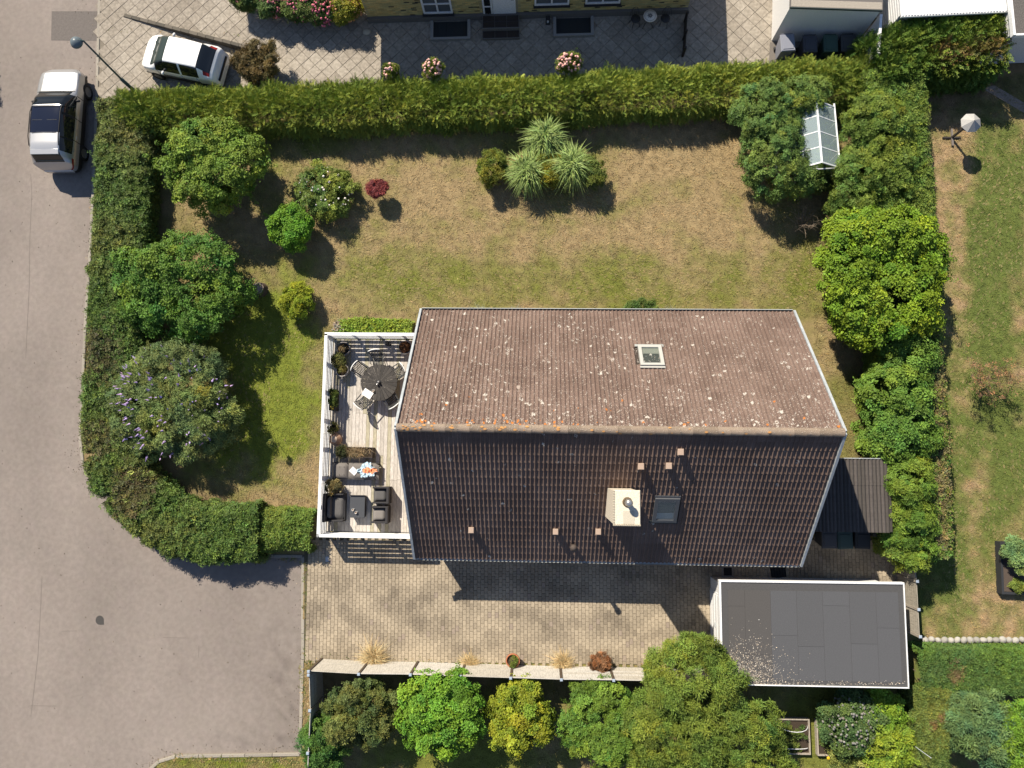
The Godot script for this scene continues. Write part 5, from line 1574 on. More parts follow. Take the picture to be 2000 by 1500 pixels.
func board_fence(called: String, label: String, pts: Array, h: float, boards: int, mats: Array, post_m: Material, caps: bool, sd: int, side := 1.0):
	var rng := RandomNumberGenerator.new(); rng.seed = sd
	var o := thing(called, label, "fence", Vector3(pts[0].x, 0.0, pts[0].z))
	for i in pts.size():
		var p: Vector3 = pts[i] - o.position; p.y = 0
		var s := st(); bx(s, p + Vector3(0, (h + 0.06) / 2, 0), Vector3(0.09, h + 0.06, 0.09))
		var post := put("post", s, post_m, o)
		if caps:
			s = st(); bx(s, p + Vector3(0, h + 0.075, 0), Vector3(0.11, 0.03, 0.11), Basis.IDENTITY, 0.012); put("cap", s, stuff_of(lin(0.30, 0.36, 0.44), 0.4), post)
		if i == pts.size() - 1: break
		var q: Vector3 = pts[i + 1] - o.position; q.y = 0
		var d := (q - p).normalized()
		var n := d.cross(Vector3.UP) * side
		var m: Material = mats[rng.randi() % mats.size()]
		for k in boards:
			s = st()
			var bh := (h - 0.06) / boards
			var y := 0.06 + bh * (k + 0.5)
			var cpos := (p + q) / 2 + Vector3(0, y, 0) + n * rng.randf_range(-0.002, 0.002)
			bx(s, cpos, Vector3((q - p).length() - 0.10, bh - 0.007, 0.022), Basis(d, Vector3.UP, d.cross(Vector3.UP)))
			put("board", s, m if rng.randf() < 0.8 else mats[rng.randi() % mats.size()], o)

func fences():
	var mats := []
	for k in 4: mats.append(stuff_of(lin(0.50 - 0.025 * k, 0.485 - 0.028 * k, 0.455 - 0.034 * k), 0.9, M.t_wood, 0.9))
	var pts := []
	for a in [[630, 1286], [722, 1291], [817, 1292], [909, 1295], [1001, 1298], [1094, 1301], [1190, 1302], [1286, 1304], [1382, 1306]]: pts.append(P(a[0], a[1]))
	board_fence("wooden_fence", "pale weathered board fence along the lower edge of the drive", pts, 1.72, 12, mats, M.bark, true, 71)
	var w := [P(607, 1309, 1.72) , P(606, 1387, 1.72), P(602, 1470, 1.72), P(599, 1555, 1.72)]
	w[0] = pts[0] + Vector3(0, 0, 0.14)
	board_fence("wooden_fence", "weathered board fence along the narrow grass strip by the road", w, 1.72, 12, mats, M.old_wood, true, 72)
	board_fence("side_fence", "grey board fence between the garage and the neighbour's lawn", [P(1785, 1090, 1.6), P(1790, 1135, 1.6), P(1793, 1190, 1.6), P(1796, 1243, 1.6)], 1.6, 10, [stuff_of(lin(0.33, 0.30, 0.25), 0.9, M.t_wood, 0.9), stuff_of(lin(0.29, 0.265, 0.22), 0.9, M.t_wood, 0.9)], M.old_wood, true, 73)
	# terracotta pot by the fence
	pot("terracotta_pot", "round terracotta pot with a leafy plant by the fence", P(1002, 1288, 0.3), 0.27, 0.42, M.terracotta, Color(0.10, 0.12, 0.03), 81, 0.15)
	pot("rusty_plant_pot", "dark pot with a rusty brown bushy plant by the fence", P(1171, 1293, 0.4), 0.24, 0.36, M.iron, Color(0.15, 0.065, 0.04), 82, 0.40)

func pot(called: String, label: String, at: Vector3, r: float, h: float, m: Material, leaf: Color, sd: int, bushy := 0.24, y := 0.09, leafkind := "fine") -> Node3D:
	var o := thing(called, label, "plant pot", Vector3(at.x, y, at.z))
	var s := soft()
	lathe(s, Vector3.ZERO, [[0.0, 0.0], [r * 0.7, 0.0], [r * 0.95, h * 0.8], [r * 1.05, h * 0.82], [r * 1.05, h], [r * 0.88, h], [r * 0.85, h * 0.8]], 22)
	put("pot", s, m, o, true)
	s = soft(); lathe(s, Vector3.ZERO, [[r * 0.87, h * 0.82], [0.0, h * 0.85]], 18); put("soil", s, M.soil, o, true)
	if bushy > 0.0:
		var c := o.position + Vector3(0, h + bushy * 0.3, 0)
		crown(o, sd, [[c, Vector3(bushy * 0.9, bushy * 0.8, bushy * 0.9)]], {"leaf": leafkind, "col": leaf, "clump": 0.10, "per": 12, "size": 0.8, "vary": 0.3}, "plant", o.position)
	return o

# ---------------------------------------------------------------- greenhouse
func greenhouse():
	var o := thing("greenhouse", "small aluminium greenhouse with glass panes half swallowed by shrubs", "greenhouse", Vector3.ZERO)
	var eave := 1.55; var rid := 2.25
	var r0 := P(1593, 197, rid); var r1 := P(1604, 318, rid)
	o.position = Vector3((r0.x + r1.x) / 2, 0.06, (r0.z + r1.z) / 2)
	var d := (r1 - r0); var l := d.length(); d /= l
	o.rotation.y = atan2(d.x, d.z)
	var hw := 1.0; var hl := l / 2
	var alu := stuff_of(lin(0.72, 0.74, 0.75), 0.35)
	var s := st(); bx(s, Vector3(0, rid, 0), Vector3(0.07, 0.05, l + 0.05)); put("ridge_bar", s, alu, o)
	for sg in [-1.0, 1.0]:
		s = st(); bx(s, Vector3(sg * hw, eave, 0), Vector3(0.06, 0.05, l + 0.3 if sg > 0 else l)); put("eave_bar", s, alu, o)
		s = st(); bx(s, Vector3(sg * hw, 0.05, 0), Vector3(0.07, 0.1, l)); put("sill_bar", s, alu, o)
		for k in 5:
			var z := -hl + l * k / 4.0
			s = st(); beam(s, Vector3(sg * hw, eave, z), Vector3(0, rid, z), 0.035, 0.03); beam(s, Vector3(sg * hw, 0.05, z), Vector3(sg * hw, eave, z + 0.0001), 0.03, 0.03)
			put("glazing_bar", s, alu, o)
			if k == 4: break
			var zc := z + l / 8.0
			var n := Vector3(sg * (rid - eave), hw, 0).normalized()
			s = st()
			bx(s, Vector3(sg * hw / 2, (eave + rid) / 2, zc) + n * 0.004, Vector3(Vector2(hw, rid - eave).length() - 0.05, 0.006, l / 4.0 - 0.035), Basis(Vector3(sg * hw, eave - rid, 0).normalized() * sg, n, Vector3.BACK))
			put("roof_pane", s, M.painted_sheen_glass, o)
			s = st(); bx(s, Vector3(sg * hw, eave / 2 + 0.05, zc), Vector3(0.006, eave - 0.12, l / 4.0 - 0.035)); put("side_pane", s, M.glass, o)
	for sg in [-1.0, 1.0]:
		for e in [-1.0, 1.0]:
			s = st(); beam(s, Vector3(e * hw, eave, sg * hl), Vector3(0, rid, sg * hl), 0.05, 0.05); put("gable_bar", s, alu, o)
		s = st(); bx(s, Vector3(0, eave, sg * hl), Vector3(hw * 2, 0.04, 0.04)); put("tie_bar", s, alu, o)
		s = st()
		tri_n(s, Vector3(-hw, eave, sg * hl), Vector3(hw, eave, sg * hl), Vector3(0, rid, sg * hl), Vector3(0, 0, sg))
		flat(s, Vector3(-hw, 0.1, sg * hl), Vector3(hw, 0.1, sg * hl), Vector3(hw, eave, sg * hl), Vector3(-hw, eave, sg * hl), Vector3(0, 0, sg))
		put("gable_pane", s, M.glass, o)
	s = st(); bx(s, Vector3(-0.3, 0.9, hl + 0.05), Vector3(0.7, 1.7, 0.03))
	var door := put("door", s, M.white, o)
	s = st(); bx(s, Vector3(0.0, 0.95, hl + 0.08), Vector3(0.03, 0.12, 0.04)); put("handle", s, M.zinc, door)
	# things inside
	var b := thing("potting_bench", "slatted bench with seed trays inside the greenhouse", "bench", o.position + o.basis * Vector3(-0.55, 0, 0), o.rotation.y)
	for k in 5:
		s = st(); bx(s, Vector3(-0.24 + 0.12 * k, 0.72, 0), Vector3(0.10, 0.025, l - 0.4)); put("slat", s, M.old_wood, b)
	for x in [-0.25, 0.25]:
		for z in [-hl + 0.3, hl - 0.3]:
			s = st(); bx(s, Vector3(x, 0.35, z), Vector3(0.05, 0.7, 0.05)); put("leg", s, M.old_wood, b)
	for k in 6:
		s = st(); bx(s, Vector3(0.02, 0.78, -hl + 0.45 + 0.36 * k), Vector3(0.42, 0.08, 0.28)); put("tray", s, M.soil if k % 2 else M.white, b)
	var tp := o.position + o.basis * Vector3(0.45, 0, 0)
	for k in 4:
		var p := tp + o.basis * Vector3(0, 0, -hl + 0.5 + 0.62 * k)
		var t := thing("tomato_plant", "green tomato plant growing behind the greenhouse glass", "plant", Vector3(p.x, 0.06, p.z), 0, "tomato plants in the greenhouse")
		s = soft(); tube(s, [Vector3(0, 0, 0), Vector3(0.02, 1.2, 0)], 0.012, 0.006, 5); put("stem", s, M.bark, t, true)
		crown(t, 500 + k, [[t.position + Vector3(0, 0.8, 0), Vector3(0.25, 0.5, 0.25)]], {"leaf": "mid", "col": Color(0.06, 0.10, 0.025), "clump": 0.14, "per": 10}, "leaves", t.position)

# ---------------------------------------------------------------- the neighbour's lawn
func right_garden():
	var o := thing("bird_feeder", "grey eight-sided bird feeder on a post with a crossed foot", "bird feeder", P(1856, 271))
	o.position.y = 0.06
	var wood := stuff_of(lin(0.035, 0.03, 0.028), 0.8)
	var s := st(); bx(s, Vector3(0, 0.04, 0), Vector3(0.75, 0.07, 0.07)); put("foot_bar", s, wood, o)
	s = st(); bx(s, Vector3(0, 0.075, 0), Vector3(0.07, 0.07, 0.75)); put("foot_bar", s, stuff_of(lin(0.16, 0.14, 0.13), 0.8), o)
	s = st(); bx(s, Vector3(0, 0.65, 0), Vector3(0.075, 1.12, 0.075)); put("post", s, wood, o)
	s = soft(); lathe(s, Vector3(0, 1.2, 0), [[0.0, 0.0], [0.30, 0.0], [0.30, 0.03], [0.0, 0.03]], 8); put("tray", s, wood, o, true)
	for k in 8:
		var a := TAU * (k + 0.5) / 8.0; var b := TAU * (k + 1.5) / 8.0
		s = st(); bx(s, Vector3(cos(a) * 0.27, 1.32, sin(a) * 0.27), Vector3(0.03, 0.2, 0.03)); put("pillar", s, wood, o)
		s = st()
		var p := Vector3(cos(a) * 0.42, 1.40, sin(a) * 0.42); var q := Vector3(cos(b) * 0.42, 1.40, sin(b) * 0.42)
		var t := Vector3(0, 1.66, 0)
		var n := (Vector3(cos((a + b) / 2), 1.0, sin((a + b) / 2))).normalized()
		tri_n(s, p, q, t, n); tri_n(s, p - n * 0.02, q - n * 0.02, t - Vector3(0, 0.02, 0), -n); flat(s, p, q, q - n * 0.02, p - n * 0.02, n + Vector3.DOWN)
		put("roof_panel", s, stuff_of(lin(0.36, 0.355, 0.345), 0.8, M.t_stone, 0.5), o)
	# raised bed
	var c := P(1952, 1058, 0.35); var e := P(1958, 1160, 0.35)
	var r := thing("raised_bed", "black-framed raised bed with soil and vegetables on the neighbour's lawn", "raised bed", Vector3(c.x, 0.06, (c.z + e.z) / 2), -0.03)
	var ln := e.z - c.z
	var black := stuff_of(lin(0.028, 0.03, 0.034), 0.7)
	s = st(); bx(s, Vector3(0.0, 0.17, 0), Vector3(0.09, 0.36, ln)); put("side_board", s, black, r)
	s = st(); bx(s, Vector3(1.9, 0.17, 0), Vector3(0.09, 0.36, ln)); put("side_board", s, black, r)
	for sg in [-1.0, 1.0]:
		s = st(); bx(s, Vector3(0.95, 0.169, sg * (ln / 2 - 0.045)), Vector3(1.81, 0.358, 0.09)); put("side_board", s, black, r)
	s = st(); bx(s, Vector3(0.95, 0.13, 0), Vector3(1.8, 0.26, ln - 0.19)); put("soil", s, stuff_of(lin(0.075, 0.058, 0.048), 0.98, M.t_grass, 0.5), r)
	shrub("vegetable_plant", "large blue-green leafy vegetable in the black raised bed", "plant", 520, 1985, 1085, 24, 26, 0.75, 1.05, {"leaf": "mid", "col": Color(0.11, 0.16, 0.075), "col2": Color(0.19, 0.19, 0.05), "share2": 0.25, "clump": 0.14}, "", 5)
	shrub("vegetable_plant", "small sprawling seedling in the empty soil of the raised bed", "plant", 521, 1984, 1143, 12, 8, 0.42, 0.55, {"leaf": "fine", "col": Color(0.15, 0.17, 0.04), "clump": 0.08, "fill": 0.6}, "", 4)
	# pale stones
	var rng := RandomNumberGenerator.new(); rng.seed = 17
	for k in 17:
		var px := 1807.0 + 12.6 * k
		var at := P(px, 1250.0 + rng.randfn(0, 0.8), 0.1)
		var t := thing("edging_stone", "pale rounded edging stone in the row between lawn and flat-topped hedge", "stone", Vector3(at.x, 0.1, at.z), rng.randf() * TAU, "row of pale edging stones")
		s = soft(); ball(s, Vector3.ZERO, Vector3(rng.randf_range(0.13, 0.17), rng.randf_range(0.09, 0.13), rng.randf_range(0.11, 0.15)), 10)
		var g := rng.randf_range(0.24, 0.36)
		put("boulder", s, stuff_of(lin(g, g * 0.97, g * 0.9), 0.9, M.t_stone, 0.3), t, true)
	# path in the shade at the top
	s = st(); slab(s, [P(1915, 175), P(1930, 182), P(2020, 235), P(2020, 215), P(1940, 168)], 0.03, 0.072)
	struct("garden_path", s, stuff_of(lin(0.24, 0.20, 0.17), 0.95, M.t_stone, 0.8))

# ---------------------------------------------------------------- small things on the lawn
func lawn_things():
	var o := thing("tree_stump", "low pale sawn tree stump beside the dark green tree", "stump", P(507, 565, 0.2))
	o.position.y = 0.05
	var s := soft(); lathe(s, Vector3.ZERO, [[0.34, 0.0], [0.29, 0.12], [0.27, 0.34], [0.25, 0.35]], 16); put("bark", s, M.bark, o, true)
	s = soft(); lathe(s, Vector3.ZERO, [[0.25, 0.35], [0.15, 0.355], [0.0, 0.345]], 16); put("sawn_face", s, stuff_of(lin(0.30, 0.24, 0.20), 0.9, M.t_wood, 0.25), o, true)
	s = soft(); lathe(s, Vector3(0.02, 0.001, 0.01), [[0.17, 0.354], [0.16, 0.359], [0.15, 0.355]], 16); put("growth_ring", s, M.bark, o, true)
	# kitchen beds behind the garage
	for a in [[1548, 1437, 1.25, 1.35, "square wooden kitchen bed with two bent pale hoops"], [1624, 1440, 1.15, 1.35, "square wooden kitchen bed under the grey flowering bush"]]:
		var b := thing("kitchen_bed", a[4], "raised bed", P(a[0], a[1], 0.2), 0.0, "square kitchen beds")
		b.position.y = 0.06
		for sg in [-1.0, 1.0]:
			s = st(); bx(s, Vector3(sg * a[2] / 2, 0.12, 0), Vector3(0.05, 0.24, a[3])); put("side_board", s, M.old_wood, b)
			s = st(); bx(s, Vector3(0, 0.119, sg * (a[3] / 2 - 0.025)), Vector3(a[2] - 0.05, 0.238, 0.05)); put("side_board", s, M.old_wood, b)
		s = st(); bx(s, Vector3(0, 0.08, 0), Vector3(a[2] - 0.05, 0.16, a[3] - 0.1)); put("soil", s, M.soil, b)
		crown(b, int(a[0]), [[b.position + Vector3(0, 0.12, 0), Vector3(a[2] * 0.42, 0.14, a[3] * 0.42)]], {"leaf": "fine", "col": Color(0.07, 0.09, 0.025), "clump": 0.12, "per": 9, "fill": 0.7, "low": 0.1}, "seedlings", b.position)
		if a[0] < 1600:
			for z in [-0.42, 0.42]:
				s = soft(); var ps := []
				for k in 9:
					var t := PI * k / 8.0
					ps.append(Vector3(-cos(t) * 0.56, 0.2 + sin(t) * (0.45 if z < 0 else 0.16), z + sin(t) * (0.10 if z < 0 else 0.0)))
				tube(s, ps, 0.014, 0.014, 6); put("hoop", s, M.white, b, true)
	var pl := thing("metal_pole", "thin pale pole standing among the lime shrubs", "pole", P(1755, 1432, 0.0))
	s = soft(); tube(s, [Vector3(0, 0, 0), Vector3(0.0, 1.2, 0.02), Vector3(0.02, 2.3, 0)], 0.015, 0.012, 6); put("rod", s, M.zinc, pl, true)
	s = soft(); ball(s, Vector3(0.02, 2.31, 0), Vector3(0.02, 0.02, 0.02), 8); put("knob", s, M.zinc, pl, true)
	var yf := thing("yellow_flower", "single yellow flower on a thin stem near the kitchen bed", "flower", P(1614, 1478, 0.5))
	yf.position.y = 0.06
	s = soft(); tube(s, [Vector3.ZERO, Vector3(0.03, 0.55, 0)], 0.006, 0.005, 5); put("stem", s, M.bark, yf, true)
	s = soft(); ball(s, Vector3(0.03, 0.57, 0), Vector3(0.07, 0.03, 0.07), 10); put("flower_head", s, stuff_of(lin(0.65, 0.38, 0.02), 0.8), yf, true)
	# thin sapling whose shadow lies on the lawn by the deck
	var sp := thing("young_sapling", "thin staked sapling that throws a long thin shadow on the lawn", "sapling", P(545, 866))
	sp.position.y = 0.06
	s = soft(); tube(s, [Vector3.ZERO, Vector3(0.02, 0.6, 0), Vector3(0.0, 1.25, 0.03)], 0.012, 0.005, 5); put("stem", s, stuff_of(lin(0.10, 0.10, 0.04), 0.9), sp, true)
	crown(sp, 531, [[sp.position + Vector3(0, 0.85, 0), Vector3(0.10, 0.1, 0.1)]], {"leaf": "sparse", "col": Color(0.11, 0.12, 0.04), "clump": 0.06, "per": 4}, "leaves", sp.position)

# ---------------------------------------------------------------- the wooden deck and what stands on it
const DECK := 0.40
func deck():
	var a := P(637, 652, DECK + 1.05); var b := P(622, 1046, DECK + 1.05); var c := P(812, 660, DECK + 1.05)
	var d := P(803, 1050, DECK + 1.05)
	var o := thing("deck", "weathered grey plank deck against the house gable", "deck", Vector3(a.x, 0, a.z), -0.0129)
	var inv := o.transform.affine_inverse()
	var x1 := 4.3; var z1: float = (inv * b).z
	var rng := RandomNumberGenerator.new(); rng.seed = 21
	var woods := []
	for k in 6: woods.append(stuff_of(lin(0.385 + 0.020 * k, 0.358 + 0.019 * k, 0.325 + 0.019 * k), 0.9, M.t_wood, 0.7))
	woods.append(stuff_of(lin(0.34, 0.315, 0.235), 0.9, M.t_wood, 0.7))
	var w := 0.152
	var n := int(x1 / w)
	for k in n:
		var x := 0.09 + w * k
		var cuts := [0.06, rng.randf_range(1.5, 3.4), rng.randf_range(4.4, 6.4), z1 - 0.06]
		for i in 3:
			var s := st()
			bx(s, Vector3(x, DECK - 0.014 + rng.randf_range(-0.002, 0.002), (cuts[i] + cuts[i + 1]) / 2), Vector3(w - 0.008, 0.028, cuts[i + 1] - cuts[i] - 0.006), Basis.IDENTITY, 0.003)
			put("plank", s, woods[rng.randi() % 7], o)
	var s := st()
	bx(s, Vector3(x1 / 2, DECK - 0.1, z1 / 2), Vector3(x1 - 0.1, 0.08, z1 - 0.14))
	for k in 12: bx(s, Vector3(0.3 + (x1 - 0.6) * (k % 4) / 3.0, (DECK - 0.14) / 2, 0.3 + (z1 - 0.6) * (k / 4) / 2.0), Vector3(0.1, DECK - 0.14, 0.1))
	put("substructure", s, M.dark_wood, o)
	# white railing: posts, five slats, a flat handrail
	var white := stuff_of(lin(0.70, 0.72, 0.74), 0.6, M.t_cloth, 0.8)
	var r := thing("deck_railing", "white slatted railing round three sides of the deck", "railing", o.position, o.rotation.y)
	var runs := [[Vector3(0, 0, z1), Vector3(0, 0, 0), Vector3(1, 0, 0)], [Vector3(0, 0, 0), Vector3(4.15, 0, 0), Vector3(0, 0, 1)], [Vector3(0, 0, z1), Vector3(3.95, 0, z1), Vector3(0, 0, -1)]]
	for u in runs:
		var p: Vector3 = u[0]; var q: Vector3 = u[1]; var inn: Vector3 = u[2]
		var l := p.distance_to(q); var t := (q - p) / l
		var np := int(ceil(l / 1.35))
		for k in np + 1:
			s = st(); bx(s, p.lerp(q, float(k) / np) + Vector3(0, 0.72, 0) - inn * 0.03, Vector3(0.085, 1.34, 0.085)); put("post", s, white, r)
		for k in 5:
			var y := DECK + 0.09 + 0.207 * k + 0.07
			var bays := int(ceil(l / 2.7))
			for j in bays:
				s = st(); beam(s, p.lerp(q, float(j) / bays) + inn * 0.028 + Vector3(0, y, 0) + t * 0.004, p.lerp(q, float(j + 1) / bays) + inn * 0.028 + Vector3(0, y, 0) - t * 0.004, 0.024, 0.14); put("slat", s, white, r)
		s = st(); beam(s, p + Vector3(0, DECK + 1.052, 0) - t * 0.06, q + Vector3(0, DECK + 1.052, 0) + t * 0.0, 0.12, 0.034)
		put("handrail", s, white, r)
	# table
	var tc := P(740, 747, DECK + 0.73)
	var t := thing("round_table", "large round dark slatted garden table", "table", Vector3(tc.x, DECK, tc.z))
	var rt := metres(36.2, 1.1)
	var dark := []
	for k in 5: dark.append(stuff_of(lin(0.036 + 0.005 * k, 0.033 + 0.0045 * k, 0.031 + 0.004 * k), 0.75, M.t_wood, 0.6))
	for k in 26:
		var a0 := TAU * (k + 0.04) / 26.0; var a1 := TAU * (k + 0.96) / 26.0
		s = st()
		var ps := [Vector3(cos(a0), 0, sin(a0)) * 0.11, Vector3(cos(a0), 0, sin(a0)) * rt, Vector3(cos((a0 + a1) / 2), 0, sin((a0 + a1) / 2)) * rt * 1.004, Vector3(cos(a1), 0, sin(a1)) * rt, Vector3(cos(a1), 0, sin(a1)) * 0.11]
		slab(s, ps, 0.705, 0.73)
		put("top_slat", s, dark[(k * 7) % 5], t)
	s = soft(); lathe(s, Vector3(0, 0.66, 0), [[rt * 0.97, 0.04], [rt * 0.97, 0.0], [rt * 0.90, 0.0], [rt * 0.9, 0.04]], 32); lathe(s, Vector3(0, 0.69, 0), [[0.0, 0.03], [0.105, 0.035], [0.12, 0.0]], 16); put("ring", s, M.iron, t, true)
	for k in 4:
		var an := TAU * (k + 0.5) / 4.0
		s = soft(); tube(s, [Vector3(cos(an), 0, sin(an)) * rt * 0.8, Vector3(cos(an) * rt * 0.5, 0.35, sin(an) * rt * 0.5), Vector3(cos(an), 0, sin(an)) * rt * 0.75 + Vector3(0, 0.7, 0)], 0.022, 0.022, 7); put("leg", s, M.iron, t, true)
	var top := DECK + 0.735
	for e in [[739.5, 746, "tall steel salt shaker by the middle of the round table", 0.17], [736.5, 750.5, "small steel shaker standing at the round table's middle", 0.12]]:
		var g := thing("table_shaker", e[2], "shaker", P(e[0], e[1], top + 0.1)); g.position.y = top
		s = soft(); lathe(s, Vector3.ZERO, [[0.0, 0.0], [0.045, 0.0], [0.04, e[3] * 0.7], [0.048, e[3] * 0.8], [0.03, e[3]], [0.0, e[3] + 0.005]], 14); var sm := stuff_of(lin(0.6, 0.6, 0.6), 0.25); sm.metallic = 0.7; put("body", s, sm, g, true)
		s = soft(); lathe(s, Vector3.ZERO, [[0.034, e[3] * 0.92], [0.02, e[3] + 0.012], [0.0, e[3] + 0.015]], 12); put("cap", s, sm, g, true)
	cup("coffee_cup", "white cup on the round table beside the open book", P(729, 763.5, top + 0.05), top, "")
	book("open_book", "open white book lying at the edge of the round table", P(718, 769, top), top + 0.004, 0.56, 0.42, 0.30, "")
	# chairs round the table
	var g := "chairs round the dark table"
	for e in [[735, 700, "white-edged slatted chair at the round table closest to the flower border railing", 0.98], [706, 723, "slatted chair at the round table beside the pale round pot", 0.7], [776, 726, "slatted chair at the round table close under the house verge", 0.72], [764, 782, "slatted chair in the shadow of the round table next to the house", 0.74], [711, 783, "slatted chair pulled back from the round table at the open book", 0.97]]:
		var p := P(e[0], e[1], DECK + 0.6)
		garden_chair(e[2], Vector3(p.x, DECK, p.z), tc, g)
	# pots
	var stone := stuff_of(lin(0.33, 0.31, 0.29), 0.95, M.t_stone, 0.4)
	var dark_stone := stuff_of(lin(0.17, 0.16, 0.16), 0.95, M.t_stone, 0.4)
	pot("stone_pot", "wide grey stone pot with a dry bare shrub in the railing corner", P(671, 681, DECK + 0.4), 0.28, 0.42, dark_stone, Color(0.12, 0.085, 0.06), 601, 0.15, DECK, "sparse")
	pot("stone_pot", "pale round stone pot with a rusty plant beside the table", P(668, 723, DECK + 0.4), 0.27, 0.42, stone, Color(0.085, 0.07, 0.025), 602, 0.13, DECK, "fine")
	pot("plastic_pot", "low dark pot with an olive-brown bush between the two stone pots", P(664, 703, DECK + 0.3), 0.20, 0.28, M.iron, Color(0.075, 0.07, 0.025), 603, 0.30, DECK, "fine")
	pot("stone_pot", "wide pale bowl of reddish twigs under the house verge", P(791, 678, DECK + 0.35), 0.29, 0.34, stone, Color(0.13, 0.06, 0.04), 604, 0.17, DECK, "sparse")
	var lt := thing("lantern", "small dark lantern standing by the railing and the reddish bowl", "lantern", P(758, 671, DECK + 0.2)); lt.position.y = DECK
	s = st(); bx(s, Vector3(0, 0.02, 0), Vector3(0.16, 0.04, 0.16)); bx(s, Vector3(0, 0.3, 0), Vector3(0.17, 0.03, 0.17)); put("frame", s, M.iron, lt)
	s = soft(); lathe(s, Vector3(0, 0.315, 0), [[0.10, 0.0], [0.02, 0.09], [0.0, 0.09]], 4); put("roof", s, M.iron, lt, true)
	s = st(); bx(s, Vector3(0, 0.165, 0), Vector3(0.13, 0.25, 0.13)); put("glass", s, M.glass, lt)
	# flower box hung on the railing, vase, dry plants
	var fb := thing("flower_box", "long dark flower box with yellow blooms against the side railing", "flower box", P(649, 781, DECK + 0.6)); fb.position.y = DECK
	s = st()
	for sg in [-1.0, 1.0]:
		bx(s, Vector3(sg * 0.10, 0.3, 0), Vector3(0.02, 0.6, 0.86)); bx(s, Vector3(0, 0.299, sg * 0.42), Vector3(0.18, 0.598, 0.02))
	put("box", s, stuff_of(lin(0.03, 0.03, 0.03), 0.8), fb)
	s = st(); bx(s, Vector3(0, 0.27, 0), Vector3(0.18, 0.5, 0.82)); put("soil", s, M.soil, fb)
	crown(fb, 611, [[fb.position + Vector3(0, 0.56, -0.1), Vector3(0.10, 0.10, 0.36)]], {"leaf": "fine", "col": Color(0.055, 0.075, 0.02), "clump": 0.10, "per": 8}, "leaves", fb.position)
	for z in [-0.28, 0.1, 0.33]: scatter_on(fb, "blooms", blossom(0.03), 612 + int(z * 100), fb.position + Vector3(0, 0.6, z), Vector3(0.07, 0.08, 0.07), 10, Color(0.62, 0.52, 0.10), 0.2)
	pot("dry_plant_pot", "small pot with a thin half-dead plant by the side railing", P(651, 836, DECK + 0.3), 0.14, 0.3, M.iron, Color(0.10, 0.085, 0.03), 605, 0.2, DECK, "sparse")
	var v := thing("clay_vase", "bulbous pale terracotta vase with a lid beside the side railing", "vase", P(655, 858, DECK + 0.3)); v.position.y = DECK
	s = soft(); lathe(s, Vector3.ZERO, [[0.0, 0.0], [0.14, 0.0], [0.26, 0.18], [0.25, 0.34], [0.13, 0.46], [0.12, 0.5]], 20); put("body", s, stuff_of(lin(0.38, 0.25, 0.18), 0.85, M.t_stone, 0.4), v, true)
	s = soft(); lathe(s, Vector3(-0.01, 0.49, 0), [[0.14, 0.0], [0.13, 0.02], [0.04, 0.05], [0.03, 0.09], [0.0, 0.1]], 16); put("lid", s, stuff_of(lin(0.46, 0.38, 0.31), 0.85), v, true)
	# long planter
	var lp := thing("long_planter", "long dark planter trough of dry grass across the deck", "planter", P(692, 883, DECK + 0.4)); lp.position.y = DECK; lp.rotation.y = -0.03
	for sg in [-1.0, 1.0]:
		s = st(); bx(s, Vector3(0.0, 0.22, sg * 0.2), Vector3(1.52, 0.44, 0.03)); put("side_board", s, M.dark_wood, lp)
		s = st(); bx(s, Vector3(sg * 0.745, 0.219, 0), Vector3(0.03, 0.438, 0.37)); put("side_board", s, M.dark_wood, lp)
	s = st(); bx(s, Vector3(0, 0.17, 0), Vector3(1.46, 0.34, 0.37)); put("soil", s, M.soil, lp)
	var rr := RandomNumberGenerator.new(); rr.seed = 620
	var ts := []; var cs := []
	for k in 110:
		var x := rr.randfn(0.05, 0.22)
		ts.append(Transform3D(Basis(Vector3.UP, rr.randf() * TAU).rotated(Vector3(cos(k), 0, sin(k)), rr.randf_range(0, 0.7)) * rr.randf_range(0.45, 0.85), Vector3(clampf(x, -0.6, 0.7), 0.33, rr.randfn(0, 0.06))))
		cs.append(tint(rr, Color(0.30, 0.22, 0.13) if rr.randf() < 0.8 else Color(0.10, 0.09, 0.03), 0.2, 0.08))
	many("dry_grass", L.straw, ts, cs, lp, true)
	crown(lp, 621, [[lp.position + Vector3(-0.52, 0.40, 0), Vector3(0.2, 0.16, 0.16)]], {"leaf": "fine", "col": Color(0.03, 0.032, 0.014), "clump": 0.09, "per": 8}, "dark_plant", lp.position)
	# sun lounger, book and towel
	var lc := P(694, 920, DECK + 0.38)
	var lo := thing("sun_lounger", "grey cushioned sun lounger across the deck", "sun lounger", Vector3(lc.x, DECK, lc.z), -0.012)
	var cush := stuff_of(lin(0.150, 0.138, 0.130), 0.95, M.t_cloth, 0.35)
	var fr := stuff_of(lin(0.045, 0.043, 0.042), 0.6)
	for sg in [-1.0, 1.0]:
		s = st(); bx(s, Vector3(0, 0.27, sg * 0.33), Vector3(1.95, 0.05, 0.04)); put("side_rail", s, fr, lo)
		for x in [-0.9, 0.9]:
			s = st(); bx(s, Vector3(x, 0.125, sg * 0.33), Vector3(0.05, 0.25, 0.05)); put("leg", s, fr, lo)
	cushion(lo, "seat_cushion", Vector3(0.33, 0.345, 0), Vector3(1.28, 0.10, 0.64), cush)
	var hd := cushion(lo, "head_cushion", Vector3(-0.64, 0.36, 0), Vector3(0.66, 0.12, 0.64), cush)
	for x in [-0.82, -0.64, -0.46]:
		for z in [-0.16, 0.16]:
			s = soft(); ball(s, Vector3(x, 0.424, z), Vector3(0.018, 0.008, 0.018), 8); put("button", s, fr, hd, true)
